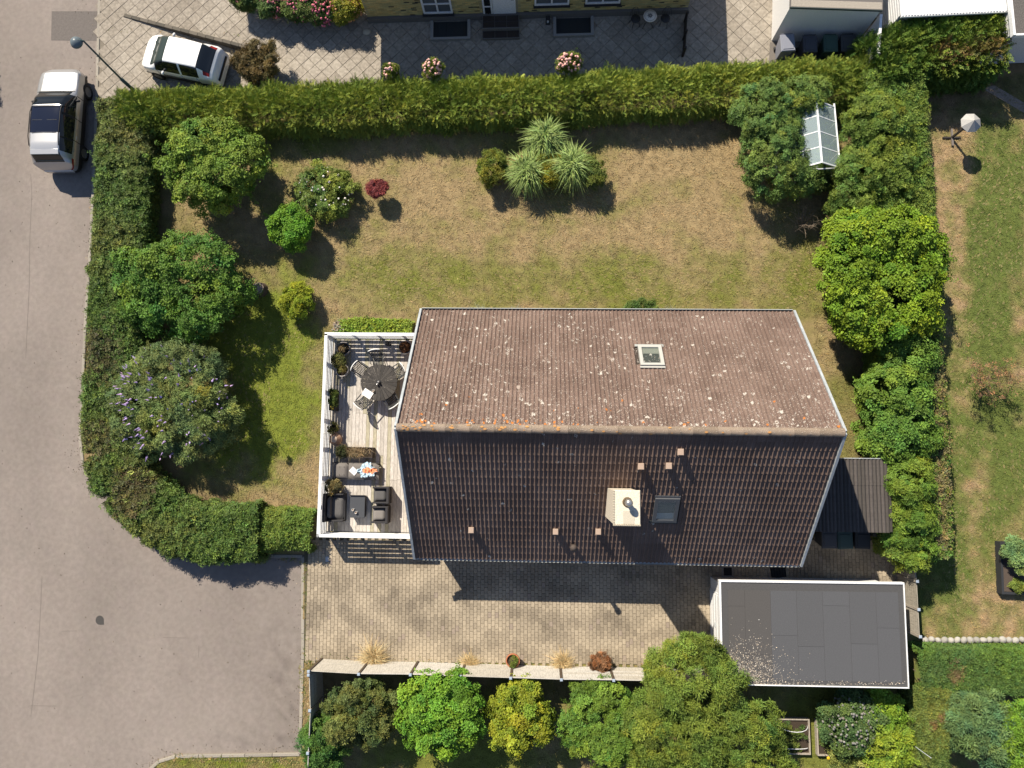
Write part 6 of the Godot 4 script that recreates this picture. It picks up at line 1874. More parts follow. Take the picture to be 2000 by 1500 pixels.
	book("magazine", "white printed magazine lying on the lounger cushion", P(690.5, 920, DECK + 0.42), DECK + 0.402, 0.72, 0.30, 0.24, "print")
	towel(P(717, 919, DECK + 0.44))
	# lounge set
	var wick := stuff_of(lin(0.034, 0.033, 0.036), 0.75, M.t_cloth, 0.12)
	var grey := stuff_of(lin(0.098, 0.095, 0.095), 0.95, M.t_cloth, 0.35)
	var grey2 := stuff_of(lin(0.185, 0.172, 0.162), 0.95, M.t_cloth, 0.35)
	seat("lounge_sofa", "dark wicker two-seat sofa against the side railing", "sofa", P(654, 991, DECK + 0.4), PI / 2, 1.14, 0.78, wick, grey, "")
	seat("lounge_chair", "dark wicker armchair with grey cushion next to the lounger", "armchair", P(745, 967, DECK + 0.4), -PI / 2, 0.68, 0.70, wick, grey, "dark wicker armchairs")
	seat("lounge_chair", "dark wicker armchair with paler grey cushion by the lower railing", "armchair", P(743, 1005, DECK + 0.4), -PI / 2, 0.68, 0.70, wick, grey2, "dark wicker armchairs")
	var cc := P(698, 989, DECK + 0.38)
	var ct := thing("coffee_table", "low dark wicker coffee table between sofa and armchairs", "coffee table", Vector3(cc.x, DECK, cc.z), -0.012)
	s = st(); bx(s, Vector3(0, 0.2, 0), Vector3(0.58, 0.32, 0.86)); put("body", s, wick, ct)
	s = st(); bx(s, Vector3(0, 0.375, 0), Vector3(0.62, 0.03, 0.92), Basis.IDENTITY, 0.01); put("top", s, stuff_of(lin(0.060, 0.064, 0.072), 0.35), ct)
	s = st(); bx(s, Vector3(0, 0.42, -0.445), Vector3(0.62, 0.06, 0.03)); put("rim", s, wick, ct)
	cup("coffee_cup", "white cup on the coffee table closer to the sofa", P(689.5, 995.5, DECK + 0.42), DECK + 0.391, "")
	cup("coffee_cup", "white cup on the coffee table closer to the armchairs", P(695.5, 1001, DECK + 0.42), DECK + 0.391, "")
	# plants in the corner behind the sofa
	pot("tall_plant_pot", "dark pot of brown twiggy plant between lounger and sofa", P(651, 950, DECK + 0.4), 0.2, 0.4, M.iron, Color(0.10, 0.075, 0.04), 606, 0.32, DECK, "sparse")
	var sb := thing("wooden_stick", "short pale wooden stick leaning in the pot by the sofa", "stick", P(669, 955, DECK + 0.3)); sb.position.y = DECK
	s = st(); bx(s, Vector3(0, 0.3, 0), Vector3(0.05, 0.6, 0.03), Basis(Vector3.RIGHT, 0.35)); put("shaft", s, stuff_of(lin(0.34, 0.29, 0.16), 0.9), sb)
	s = st(); bx(s, Vector3(0, 0.585, 0.1), Vector3(0.055, 0.03, 0.05)); put("tip", s, stuff_of(lin(0.30, 0.25, 0.13), 0.9), sb)

func cushion(parent: Node3D, called: String, c: Vector3, size: Vector3, m: Material) -> MeshInstance3D:
	var s := soft()
	var nx := 8; var nz := 8
	var f := func(i: int, j: int) -> Vector3:
		var u := i / float(nx) * 2.0 - 1.0; var v := j / float(nz) * 2.0 - 1.0
		var e := pow(1.0 - pow(absf(u), 6.0), 0.5) * pow(1.0 - pow(absf(v), 6.0), 0.5)
		return c + Vector3(u * size.x / 2, size.y * (e - 0.5), v * size.z / 2)
	for i in nx:
		for j in nz: quad(s, f.call(i, j), f.call(i + 1, j), f.call(i + 1, j + 1), f.call(i, j + 1))
	s.set_smooth_group(1)
	quad(s, c + Vector3(-size.x / 2, -size.y / 2, size.z / 2), c + Vector3(size.x / 2, -size.y / 2, size.z / 2), c + Vector3(size.x / 2, -size.y / 2, -size.z / 2), c + Vector3(-size.x / 2, -size.y / 2, -size.z / 2))
	return put(called, s, m, parent, true)

func seat(called: String, label: String, category: String, at: Vector3, turn: float, w: float, dep: float, m: Material, cm: Material, group: String):   # open side towards +z
	var o := thing(called, label, category, Vector3(at.x, DECK, at.z), turn, group)
	var s := st(); bx(s, Vector3(0, 0.15, 0.0), Vector3(w, 0.24, dep)); put("base", s, m, o)
	s = st(); bx(s, Vector3(0, 0.42, -dep / 2 + 0.06), Vector3(w, 0.62, 0.11), Basis(Vector3.RIGHT, -0.12), 0.02); put("backrest", s, m, o)
	for sg in [-1.0, 1.0]:
		s = st(); bx(s, Vector3(sg * (w / 2 - 0.035), 0.37, 0.04), Vector3(0.07, 0.34, dep - 0.1), Basis.IDENTITY, 0.015); put("armrest", s, m, o)
	if w > 1.0:
		cushion(o, "seat_cushion", Vector3(0, 0.34, 0.08), Vector3(w - 0.18, 0.13, dep - 0.22), cm)
		cushion(o, "back_cushion", Vector3(0, 0.5, -dep / 2 + 0.2), Vector3(w - 0.2, 0.32, 0.16), cm)
	else:
		cushion(o, "seat_cushion", Vector3(0, 0.34, 0.06), Vector3(w - 0.15, 0.14, dep - 0.16), cm)
	for x in [-w / 2 + 0.06, w / 2 - 0.06]:
		for z in [-dep / 2 + 0.06, dep / 2 - 0.06]:
			s = st(); bx(s, Vector3(x, 0.015, z), Vector3(0.05, 0.03, 0.05)); put("foot", s, M.iron, o)

func garden_chair(label: String, at: Vector3, table: Vector3, group: String):      # faces +z towards the table
	var to := Vector3(table.x - at.x, 0, table.z - at.z).normalized()
	var o := thing("garden_chair", label, "chair", at, atan2(to.x, to.z), group)
	var dark := stuff_of(lin(0.035, 0.038, 0.040), 0.6)
	var white := stuff_of(lin(0.66, 0.67, 0.66), 0.45)
	var leg := stuff_of(lin(0.22, 0.22, 0.22), 0.5)
	var s: SurfaceTool
	for k in 8:      # seat slats run front to back, then up the back
		var x := -0.19 + 0.38 * k / 7.0
		s = st(); bx(s, Vector3(x, 0.42, 0.10), Vector3(0.036, 0.018, 0.44)); put("seat_slat", s, dark, o)
		s = st(); beam(s, Vector3(x * 1.0, 0.44, -0.13), Vector3(x * 1.18, 0.87, -0.30 - 0.03 * (1.0 - pow(x / 0.19, 2.0))), 0.036, 0.014); put("back_slat", s, dark, o)
	s = soft()
	var ps := []
	for k in 9:
		var x := -0.25 + 0.5 * k / 8.0
		ps.append(Vector3(x, 0.88 - 0.05 * pow(absf(x) / 0.25, 4.0), -0.30 - 0.04 * (1.0 - pow(x / 0.25, 2.0))))
	tube(s, ps, 0.025, 0.025, 7); put("top_rail", s, white, o, true)
	for sg in [-1.0, 1.0]:
		s = soft(); tube(s, [ps[0] if sg < 0 else ps[8], Vector3(sg * 0.23, 0.6, -0.2), Vector3(sg * 0.22, 0.42, -0.12), Vector3(sg * 0.23, 0.0, 0.30)], 0.014, 0.014, 6); put("front_leg", s, leg, o, true)
		s = soft(); tube(s, [Vector3(sg * 0.21, 0.41, 0.30), Vector3(sg * 0.22, 0.2, 0.02), Vector3(sg * 0.23, 0.0, -0.30)], 0.014, 0.014, 6); put("rear_leg", s, leg, o, true)
		s = st(); beam(s, Vector3(sg * 0.27, 0.63, -0.22), Vector3(sg * 0.27, 0.63, 0.20), 0.04, 0.02); put("armrest", s, dark, o)
		s = soft(); tube(s, [Vector3(sg * 0.27, 0.62, 0.18), Vector3(sg * 0.24, 0.42, 0.2)], 0.011, 0.011, 6); put("arm_post", s, white, o, true)

func cup(called: String, label: String, at: Vector3, y: float, group: String):
	var o := thing(called, label, "cup", Vector3(at.x, y, at.z), 0.7, group)
	var s := soft(); lathe(s, Vector3.ZERO, [[0.0, 0.0], [0.035, 0.0], [0.052, 0.09], [0.046, 0.09], [0.03, 0.02], [0.0, 0.02]], 16); put("bowl", s, M.white, o, true)
	s = soft(); lathe(s, Vector3.ZERO, [[0.044, 0.07], [0.0, 0.07]], 14); put("drink", s, stuff_of(lin(0.20, 0.14, 0.09), 0.3), o, true)
	s = soft(); tube(s, [Vector3(0.047, 0.075, 0), Vector3(0.085, 0.06, 0), Vector3(0.045, 0.025, 0)], 0.008, 0.008, 6); put("handle", s, M.white, o, true)

func book(called: String, label: String, at: Vector3, y: float, turn: float, w: float, d: float, kind: String):
	var o := thing(called, label, "book", Vector3(at.x, y, at.z), -turn)
	var paper := stuff_of(lin(0.74, 0.72, 0.70), 0.9)
	var s: SurfaceTool
	if kind == "":
		for sg in [-1.0, 1.0]:
			s = st(); bx(s, Vector3(sg * w / 4, 0.012, 0), Vector3(w / 2 - 0.004, 0.016, d), Basis(Vector3.BACK, -sg * 0.03)); put("page_block", s, paper, o)
			for k in 5:
				s = st(); bx(s, Vector3(sg * w / 4, 0.0225 - 0.0, -d * 0.34 + d * 0.16 * k), Vector3(w / 2 - 0.08, 0.0016, 0.006), Basis(Vector3.BACK, -sg * 0.03)); put("text_line", s, stuff_of(lin(0.45, 0.43, 0.42), 0.9), o)
	else:
		s = st(); bx(s, Vector3(0, 0.010, 0), Vector3(w, 0.018, d)); put("page_block", s, paper, o)
		for e in [[-0.07, 0.05, 0.035, 0.03], [0.03, 0.06, 0.03, 0.03], [0.05, -0.05, 0.09, 0.05], [-0.05, -0.06, 0.05, 0.03]]:
			s = st(); bx(s, Vector3(e[0], 0.0202, e[1]), Vector3(e[2], 0.0016, e[3])); put("printed_picture", s, stuff_of(lin(0.10, 0.09, 0.13), 0.8) if e[2] < 0.04 else stuff_of(lin(0.45, 0.42, 0.42), 0.8), o)

func towel(at: Vector3):
	var o := thing("beach_towel", "crumpled orange and light blue towel on the lounger", "towel", Vector3(at.x, DECK + 0.40, at.z), 0.45)
	var n := FastNoiseLite.new(); n.seed = 5; n.frequency = 3.2; n.fractal_octaves = 3
	var parts := {"orange_cloth": soft(), "blue_cloth": soft()}
	var nx := 54; var nz := 42
	var f := func(i: int, j: int) -> Vector3:
		var u := i / float(nx) - 0.5; var v := j / float(nz) - 0.5
		var shape := 1.0 + n.get_noise_2d(u * 0.6 + 4.0, v * 0.6) * 0.5
		return Vector3(u * 0.76 * shape, 0.03 + 0.10 * absf(n.get_noise_2d(u * 1.6, v * 0.8 + u)) + 0.02 * sin(u * 34.0 + v * 10.0), v * 0.56 * shape + u * 0.1)
	for i in nx:
		for j in nz:
			var u := (i + 0.5) / nx - 0.5; var v := (j + 0.5) / nz - 0.5
			if absf(u) ** 2.5 * 5.0 + absf(v) ** 2.5 * 5.0 + n.get_noise_2d(u * 3.0, v * 3.0) * 0.3 > 0.95: continue
			var inner := absf(v + n.get_noise_2d(u * 1.5, 3.0) * 0.2 - 0.02 - u * 0.25) < 0.20 and u > -0.22
			var s: SurfaceTool = parts["orange_cloth" if inner else "blue_cloth"]
			quad(s, f.call(i, j), f.call(i + 1, j), f.call(i + 1, j + 1), f.call(i, j + 1))
	put("orange_cloth", parts.orange_cloth, stuff_of(lin(0.70, 0.26, 0.13), 0.95), o, true)
	put("blue_cloth", parts.blue_cloth, stuff_of(lin(0.44, 0.58, 0.68), 0.95), o, true)

# ---------------------------------------------------------------- cars
# stations along the car: [z, half width low, half width belt, height belt, half width roof, height roof edge, height middle]
func car(called: String, label: String, at: Vector3, turn: float, d: Dictionary) -> Node3D:
	var o := thing(called, label, "car", at, turn)
	var tab: Array = d.stations
	var n := 118
	var secs := []
	var z0: float = tab[0][0]; var z1: float = tab[-1][0]
	var zs := []
	for i in n + 1: zs.append(lerpf(z0, z1, i / float(n)))
	for z in zs:
		var r := []
		var k := 0
		while k < tab.size() - 2 and tab[k + 1][0] < z: k += 1
		var t: float = clampf((z - tab[k][0]) / (tab[k + 1][0] - tab[k][0]), 0, 1)
		var p0: Array = tab[maxi(k - 1, 0)]; var p1: Array = tab[k]; var p2: Array = tab[k + 1]; var p3: Array = tab[mini(k + 2, tab.size() - 1)]
		for c in range(1, 7):
			var m1: float = (p2[c] - p0[c]) * 0.28; var m2: float = (p3[c] - p1[c]) * 0.28
			var t2 := t * t; var t3 := t2 * t
			r.append((2 * t3 - 3 * t2 + 1) * p1[c] + (t3 - 2 * t2 + t) * m1 + (-2 * t3 + 3 * t2) * p2[c] + (t3 - t2) * m2)
		var sill: float = d.sill
		var half := [Vector3(r[0] * 0.94, sill, z), Vector3(r[0], lerpf(sill, r[2], 0.45), z), Vector3(r[1] * 1.005, lerpf(sill, r[2], 0.82), z), Vector3(r[1], r[2], z), Vector3(lerpf(r[1], r[3], 0.5) + 0.012, lerpf(r[2], r[4], 0.5), z), Vector3(r[3], r[4], z), Vector3(r[3] * 0.86, lerpf(r[4], r[5], 0.62), z), Vector3(r[3] * 0.5, lerpf(r[4], r[5], 0.9), z), Vector3(0, r[5], z)]
		var full := []
		for q in half: full.append(Vector3(-q.x, q.y, q.z))
		for j in range(half.size() - 2, -1, -1): full.append(half[j])
		secs.append(full)
	var w: int = secs[0].size()
	var nor := []
	for i in n + 1:
		var line := []
		for j in w:
			var a: Vector3 = secs[mini(i + 1, n)][j] - secs[maxi(i - 1, 0)][j]
			var b: Vector3 = secs[i][mini(j + 1, w - 1)] - secs[i][maxi(j - 1, 0)]
			line.append(a.cross(b).normalized())
		nor.append(line)
	var parts := {}
	for i in n:
		var zc: float = (zs[i] + zs[i + 1]) / 2
		for j in w - 1:
			var jj := j if j < 8 else w - 2 - j      # strip from the sill (0) to the middle (7)
			var where: String = d.zone.call(zc, jj, j < 8)
			if not parts.has(where):
				parts[where] = st()
			var s: SurfaceTool = parts[where]
			for v in [[i, j], [i + 1, j + 1], [i + 1, j], [i, j], [i, j + 1], [i + 1, j + 1]]:
				s.set_normal(nor[v[0]][v[1]])
				s.add_vertex(secs[v[0]][v[1]])
	# caps at both ends
	for e in [0, n]:
		var s: SurfaceTool = parts["body"]
		for j in range(1, w - 1): tri_n(s, secs[e][0], secs[e][j], secs[e][j + 1], Vector3(0, 0, -1 if e == 0 else 1))
	var s0 := st(); bx(s0, Vector3(0, d.sill, 0), Vector3(tab[4][1] * 1.7, 0.1, (z1 - z0) * 0.94)); put("underbody", s0, M.iron, o)
	for k in parts:
		var nm: String = k
		if nm.begins_with("side_window"): nm = "side_window"
		if nm.begins_with("headlight"): nm = "headlight"
		if nm.begins_with("tail_light"): nm = "tail_light"
		put(nm, parts[k], d.mats[nm], o)
	for zz in d.axles:
		for sg in [-1.0, 1.0]:
			var s := soft()
			var c := Vector3(sg * d.track, d.wheel, zz)
			lathe(s, c, [[d.wheel * 0.62, -0.10], [d.wheel, -0.09], [d.wheel, 0.09], [d.wheel * 0.62, 0.10]], 22, Basis(Vector3.BACK, PI / 2))
			var wh := put("wheel", s, stuff_of(lin(0.018, 0.018, 0.018), 0.85), o, true)
			s = soft(); lathe(s, c + Vector3(sg * 0.085, 0, 0), [[d.wheel * 0.64, -0.01], [d.wheel * 0.6, 0.01], [d.wheel * 0.2, 0.0], [0.0, 0.0]], 22, Basis(Vector3.BACK, PI / 2)); put("rim", s, stuff_of(lin(0.12, 0.12, 0.12), 0.4), wh, true)
	for sg in [-1.0, 1.0]:
		var s := soft(); ball(s, Vector3(sg * d.mirror.x, d.mirror.y, d.mirror.z), Vector3(0.10, 0.07, 0.06), 10); put("mirror", s, d.mats["body"] if d.white else M.iron, o, true)
		for zz in d.handles:
			s = st(); bx(s, Vector3(sg * (d.mirror.x - 0.075), d.belt - 0.12, zz), Vector3(0.03, 0.03, 0.17), Basis.IDENTITY, 0.008); put("door_handle", s, stuff_of(lin(0.5, 0.5, 0.5), 0.3), o)
	for e in d.extra: e.call(o)
	return o

func paint(c: Color, metal: float, rough: float) -> StandardMaterial3D:
	var m := stuff_of(c, rough)
	m.metallic = metal
	m.clearcoat_enabled = true
	m.clearcoat = 0.8
	m.clearcoat_roughness = 0.06
	m.metallic_specular = 0.5
	return m

func cars():
	var glass := stuff_of(lin(0.008, 0.010, 0.012), 0.04); glass.metallic_specular = 0.55
	var lamp := stuff_of(lin(0.5, 0.52, 0.54), 0.15)
	var red := stuff_of(lin(0.22, 0.018, 0.014), 0.25)
	# silver-brown estate parked at the kerb, front towards the neighbour
	var f := P(118, 133, 0.75); var r := P(110, 334, 0.55)
	var left := P(59, 240, 1.05); var right := P(172, 240, 0.5)
	var mid := Vector3((left.x + right.x) / 2 - 0.02, 0, (f.z + r.z) / 2)
	var dirv := (r - f); dirv.y = 0
	var hl := dirv.length() / 2
	var silver := paint(lin(0.37, 0.375, 0.385), 0.55, 0.34)
	var trim := stuff_of(lin(0.016, 0.016, 0.017), 0.5)
	var suv := {"white": false, "sill": 0.30, "belt": 1.02, "wheel": 0.34, "track": 0.845, "axles": [-hl + 0.92, hl - 0.88], "mirror": Vector3(1.0, 1.06, -0.62), "handles": [0.1, 1.0],
		"stations": [[-hl, 0.48, 0.44, 0.60, 0.34, 0.62, 0.63], [-hl + 0.10, 0.72, 0.68, 0.76, 0.54, 0.80, 0.82], [-hl + 0.35, 0.90, 0.86, 0.90, 0.70, 0.95, 0.98], [-hl + 0.8, 0.93, 0.91, 0.97, 0.74, 1.02, 1.06], [-hl + 1.28, 0.94, 0.92, 1.02, 0.76, 1.09, 1.14], [-hl + 1.75, 0.94, 0.93, 1.04, 0.70, 1.42, 1.46], [-hl + 2.15, 0.94, 0.93, 1.05, 0.68, 1.58, 1.63], [-hl + 2.9, 0.94, 0.93, 1.06, 0.68, 1.62, 1.67], [hl - 0.85, 0.94, 0.92, 1.08, 0.66, 1.59, 1.64], [hl - 0.42, 0.93, 0.90, 1.08, 0.64, 1.50, 1.54], [hl - 0.16, 0.90, 0.87, 1.00, 0.64, 1.12, 1.14], [hl - 0.05, 0.80, 0.77, 0.80, 0.58, 0.84, 0.85], [hl, 0.62, 0.58, 0.60, 0.42, 0.62, 0.62]],
		"mats": {"body": silver, "windscreen": glass, "rear_window": glass, "side_window": glass, "roof_glass": stuff_of(lin(0.012, 0.016, 0.032), 0.08), "roof_rear": paint(lin(0.55, 0.55, 0.55), 0.5, 0.3), "lower_trim": trim, "headlight": lamp, "tail_light": red, "pillar": trim, "panel_gap": trim, "hood_edge": paint(lin(0.29, 0.295, 0.30), 0.55, 0.34)},
		"extra": []}
	suv.zone = func(z: float, j: int, l: bool) -> String:
		if j == 0: return "lower_trim"
		if z > -hl + 1.30 and z < -hl + 2.12 and j >= 5: return "windscreen"
		if z > -hl + 2.16 and z < -hl + 3.42 and j >= 5: return "roof_glass"
		if z >= -hl + 3.42 and z < hl - 0.50 and j >= 5: return "roof_rear"
		if z > hl - 0.42 and z < hl - 0.17 and j >= 5: return "rear_window"
		if (j == 3 or j == 4) and z > -hl + 1.5 and z < hl - 0.5:
			if absf(z - 0.18) < 0.05 or absf(z - (hl - 1.1)) < 0.05: return "pillar"
			return "side_window_" + ("l" if l else "r") + ("1" if z < 0.18 else ("2" if z < hl - 1.1 else "3"))
		if (j == 1 or j == 2) and (absf(z - 0.18) < 0.022 or absf(z - (-hl + 1.5)) < 0.022 or absf(z - (hl - 1.15)) < 0.022): return "panel_gap"
		if j >= 4 and absf(z - (-hl + 1.27)) < 0.022: return "panel_gap"
		if j == 5 and z > -hl + 0.5 and z < -hl + 1.27: return "hood_edge"
		if z < -hl + 0.42 and j == 2: return "headlight_" + str(l)
		if z > hl - 0.35 and j == 2: return "tail_light_" + str(l)
		return "body"
	suv.extra = [func(o: Node3D):
		for z in [-hl + 2.24, -hl + 2.85, -hl + 3.42]:
			var s := st(); bx(s, Vector3(0, 1.662, z), Vector3(1.1, 0.012, 0.012)); put("roof_seam", s, trim, o)
		for sg in [-1.0, 1.0]:
			var s := soft(); tube(s, [Vector3(sg * 0.66, 1.60, -hl + 2.2), Vector3(sg * 0.67, 1.67, -hl + 2.5), Vector3(sg * 0.665, 1.68, hl - 1.1), Vector3(sg * 0.65, 1.60, hl - 0.7)], 0.018, 0.018, 7); put("roof_rail", s, trim, o, true)
		var s := st(); bx(s, Vector3(0, 1.545, hl - 0.45), Vector3(1.24, 0.03, 0.22), Basis(Vector3.RIGHT, 0.18), 0.01); put("spoiler", s, suv.mats.roof_rear, o)
		s = st(); bx(s, Vector3(0, 0.55, hl - 0.02), Vector3(1.3, 0.10, 0.08), Basis.IDENTITY, 0.02); put("bumper_strip", s, stuff_of(lin(0.45, 0.47, 0.5), 0.3), o)
		for k in 2:
			s = st(); bx(s, Vector3(-0.25 + 0.5 * k, 1.115, -hl + 1.32), Vector3(0.5, 0.012, 0.02), Basis(Vector3.UP, 0.15)); put("wiper", s, trim, o)]
	car("parked_car", "silver-brown tall estate car with a dark glass roof parked at the kerb", mid, atan2(dirv.x, dirv.z), suv)
	# white hatchback on the paving
	f = P(286, 106, 0.55); r = P(438, 137, 0.6)
	dirv = r - f; dirv.y = 0
	var h2 := dirv.length() / 2
	mid = (f + r) / 2; mid.y = 0.10
	var wh := paint(lin(0.78, 0.79, 0.79), 0.0, 0.35)
	var hatch := {"white": true, "sill": 0.24, "belt": 0.92, "wheel": 0.29, "track": 0.73, "axles": [-h2 + 0.72, h2 - 0.58], "mirror": Vector3(0.90, 0.96, -0.52), "handles": [0.25, 1.0],
		"stations": [[-h2, 0.50, 0.46, 0.52, 0.36, 0.54, 0.55], [-h2 + 0.10, 0.66, 0.63, 0.66, 0.5, 0.70, 0.72], [-h2 + 0.32, 0.77, 0.74, 0.80, 0.6, 0.86, 0.88], [-h2 + 0.55, 0.81, 0.79, 0.87, 0.66, 0.94, 0.97], [-h2 + 0.72, 0.82, 0.81, 0.90, 0.67, 1.00, 1.03], [-h2 + 1.10, 0.82, 0.81, 0.92, 0.61, 1.26, 1.30], [-h2 + 1.48, 0.82, 0.81, 0.94, 0.58, 1.40, 1.45], [0.4, 0.82, 0.81, 0.95, 0.58, 1.43, 1.48], [h2 - 0.72, 0.82, 0.80, 0.97, 0.56, 1.38, 1.43], [h2 - 0.30, 0.81, 0.78, 0.97, 0.56, 1.10, 1.14], [h2 - 0.16, 0.79, 0.76, 0.90, 0.55, 0.98, 1.00], [h2 - 0.06, 0.76, 0.72, 0.72, 0.52, 0.76, 0.76], [h2, 0.66, 0.62, 0.50, 0.45, 0.52, 0.52]],
		"mats": {"body": wh, "windscreen": stuff_of(lin(0.03, 0.042, 0.038), 0.06), "rear_window": glass, "side_window": glass, "lower_trim": trim, "headlight": lamp, "tail_light": red, "pillar": wh, "panel_gap": stuff_of(lin(0.18, 0.18, 0.18), 0.6)},
		"extra": []}
	hatch.zone = func(z: float, j: int, l: bool) -> String:
		if j == 0: return "lower_trim"
		if z > -h2 + 0.66 and z < -h2 + 1.44 and j >= 5: return "windscreen"
		if z > h2 - 0.74 and z < h2 - 0.24 and j >= 5: return "rear_window"
		if z > h2 - 0.50 and z < h2 - 0.24 and (j == 4): return "tail_light_" + str(l)
		if (j == 3 or j == 4) and z > -h2 + 0.95 and z < h2 - 0.72:
			if absf(z - 0.30) < 0.05: return "pillar"
			return "side_window_" + ("l" if l else "r") + ("1" if z < 0.30 else "2")
		if (j == 1 or j == 2) and (absf(z - 0.30) < 0.018 or absf(z - (-h2 + 1.0)) < 0.018 or absf(z - (h2 - 0.85)) < 0.018): return "panel_gap"
		if z < -h2 + 0.42 and j == 2: return "headlight_" + str(l)
		return "body"
	hatch.extra = [func(o: Node3D):
		var s := st(); bx(s, Vector3(0, 0.62, h2 - 0.015), Vector3(1.15, 0.12, 0.05), Basis.IDENTITY, 0.02); put("bumper_strip", s, trim, o)
		for k in 2:
			s = st(); bx(s, Vector3(-0.22 + 0.44 * k, 1.02, -h2 + 0.70), Vector3(0.42, 0.012, 0.018), Basis(Vector3.UP, 0.2)); put("wiper", s, trim, o)
		for sg in [-1.0, 1.0]:
			s = st(); bx(s, Vector3(sg * 0.826, 0.62, 0.1), Vector3(0.012, 0.05, 1.9)); put("side_strip", s, trim, o)]
	car("parked_car", "small white hatchback parked on the diagonal paving", mid, atan2(dirv.x, dirv.z), hatch)

func street_lamp():
	var b := P(272, 186); var t := P(163, 80, 4.1)
	var o := thing("street_lamp", "grey-green street lamp post with a round domed head at the hedge corner", "street lamp", Vector3(b.x, 0.08, b.z))
	var m := stuff_of(lin(0.055, 0.085, 0.088), 0.5)
	var s := soft(); tube(s, [Vector3.ZERO, Vector3(0, 1.3, 0)], 0.075, 0.075, 12); put("base_sleeve", s, m, o, true)
	var e: Vector3 = t - o.position; e.y = 4.02
	s = soft(); tube(s, [Vector3(0, 1.3, 0), Vector3(e.x * 0.5, 2.7, e.z * 0.5), e], 0.045, 0.035, 10); put("post", s, m, o, true)
	var hd := P(147, 81, 4.2) - o.position
	s = soft(); tube(s, [e, e.lerp(hd, 0.5) + Vector3(0, 0.1, 0), Vector3(hd.x, 4.1, hd.z)], 0.035, 0.025, 8); put("arm", s, m, o, true)
	s = soft(); lathe(s, Vector3(hd.x, 4.0, hd.z), [[0.24, 0.0], [0.25, 0.03], [0.20, 0.14], [0.10, 0.22], [0.0, 0.24]], 20); put("shade", s, stuff_of(lin(0.11, 0.14, 0.16), 0.35), o, true)
	s = soft(); lathe(s, Vector3(hd.x, 3.9, hd.z), [[0.0, 0.0], [0.14, 0.03], [0.2, 0.1], [0.2, 0.105]], 18); put("diffuser", s, stuff_of(lin(0.5, 0.5, 0.48), 0.3), o, true)
	# low stone wall beside the white car
	var wl := thing("low_wall", "low dark retaining wall behind the white car", "wall", Vector3.ZERO)
	var pa := P(243, 30, 0.1); var pb := P(478, 92, 0.45)
	wl.position = Vector3(pa.x, 0.07, pa.z)
	var q := pb - pa; q.y = 0
	var dv := q.normalized(); var len := q.length()
	var cols := [stuff_of(lin(0.11, 0.098, 0.08), 0.95, M.t_stone, 0.4), stuff_of(lin(0.13, 0.115, 0.095), 0.95, M.t_stone, 0.4), stuff_of(lin(0.09, 0.082, 0.068), 0.95, M.t_stone, 0.4)]
	var k := 0
	while k * 0.42 < len:
		var x0 := k * 0.42; var h := 0.08 + 0.40 * x0 / len
		s = st(); bx(s, dv * (x0 + 0.2) + Vector3(0, h / 2, 0), Vector3(0.40, h, 0.16), Basis(dv, Vector3.UP, dv.cross(Vector3.UP)), 0.012); put("wall_block", s, cols[(k * 5) % 3], wl)
		k += 1
	# a street tree whose leaf tips reach into the picture
	var tr := thing("street_tree", "street tree on the far side of the road, mostly out of sight", "tree", Vector3(-27.5, 0.0, -19.0))
	trunk_of(tr, 900, 2.6, 0.12, 1.2, 5)
	crown(tr, 900, [[tr.position + Vector3(0.0, 2.3, 0.0), Vector3(1.25, 1.1, 1.2)], [tr.position + Vector3(0.3, 2.0, -1.5), Vector3(0.9, 0.9, 0.9)]], {"leaf": "broad", "col": Color(0.06, 0.10, 0.02), "clump": 0.26}, "crown", tr.position)

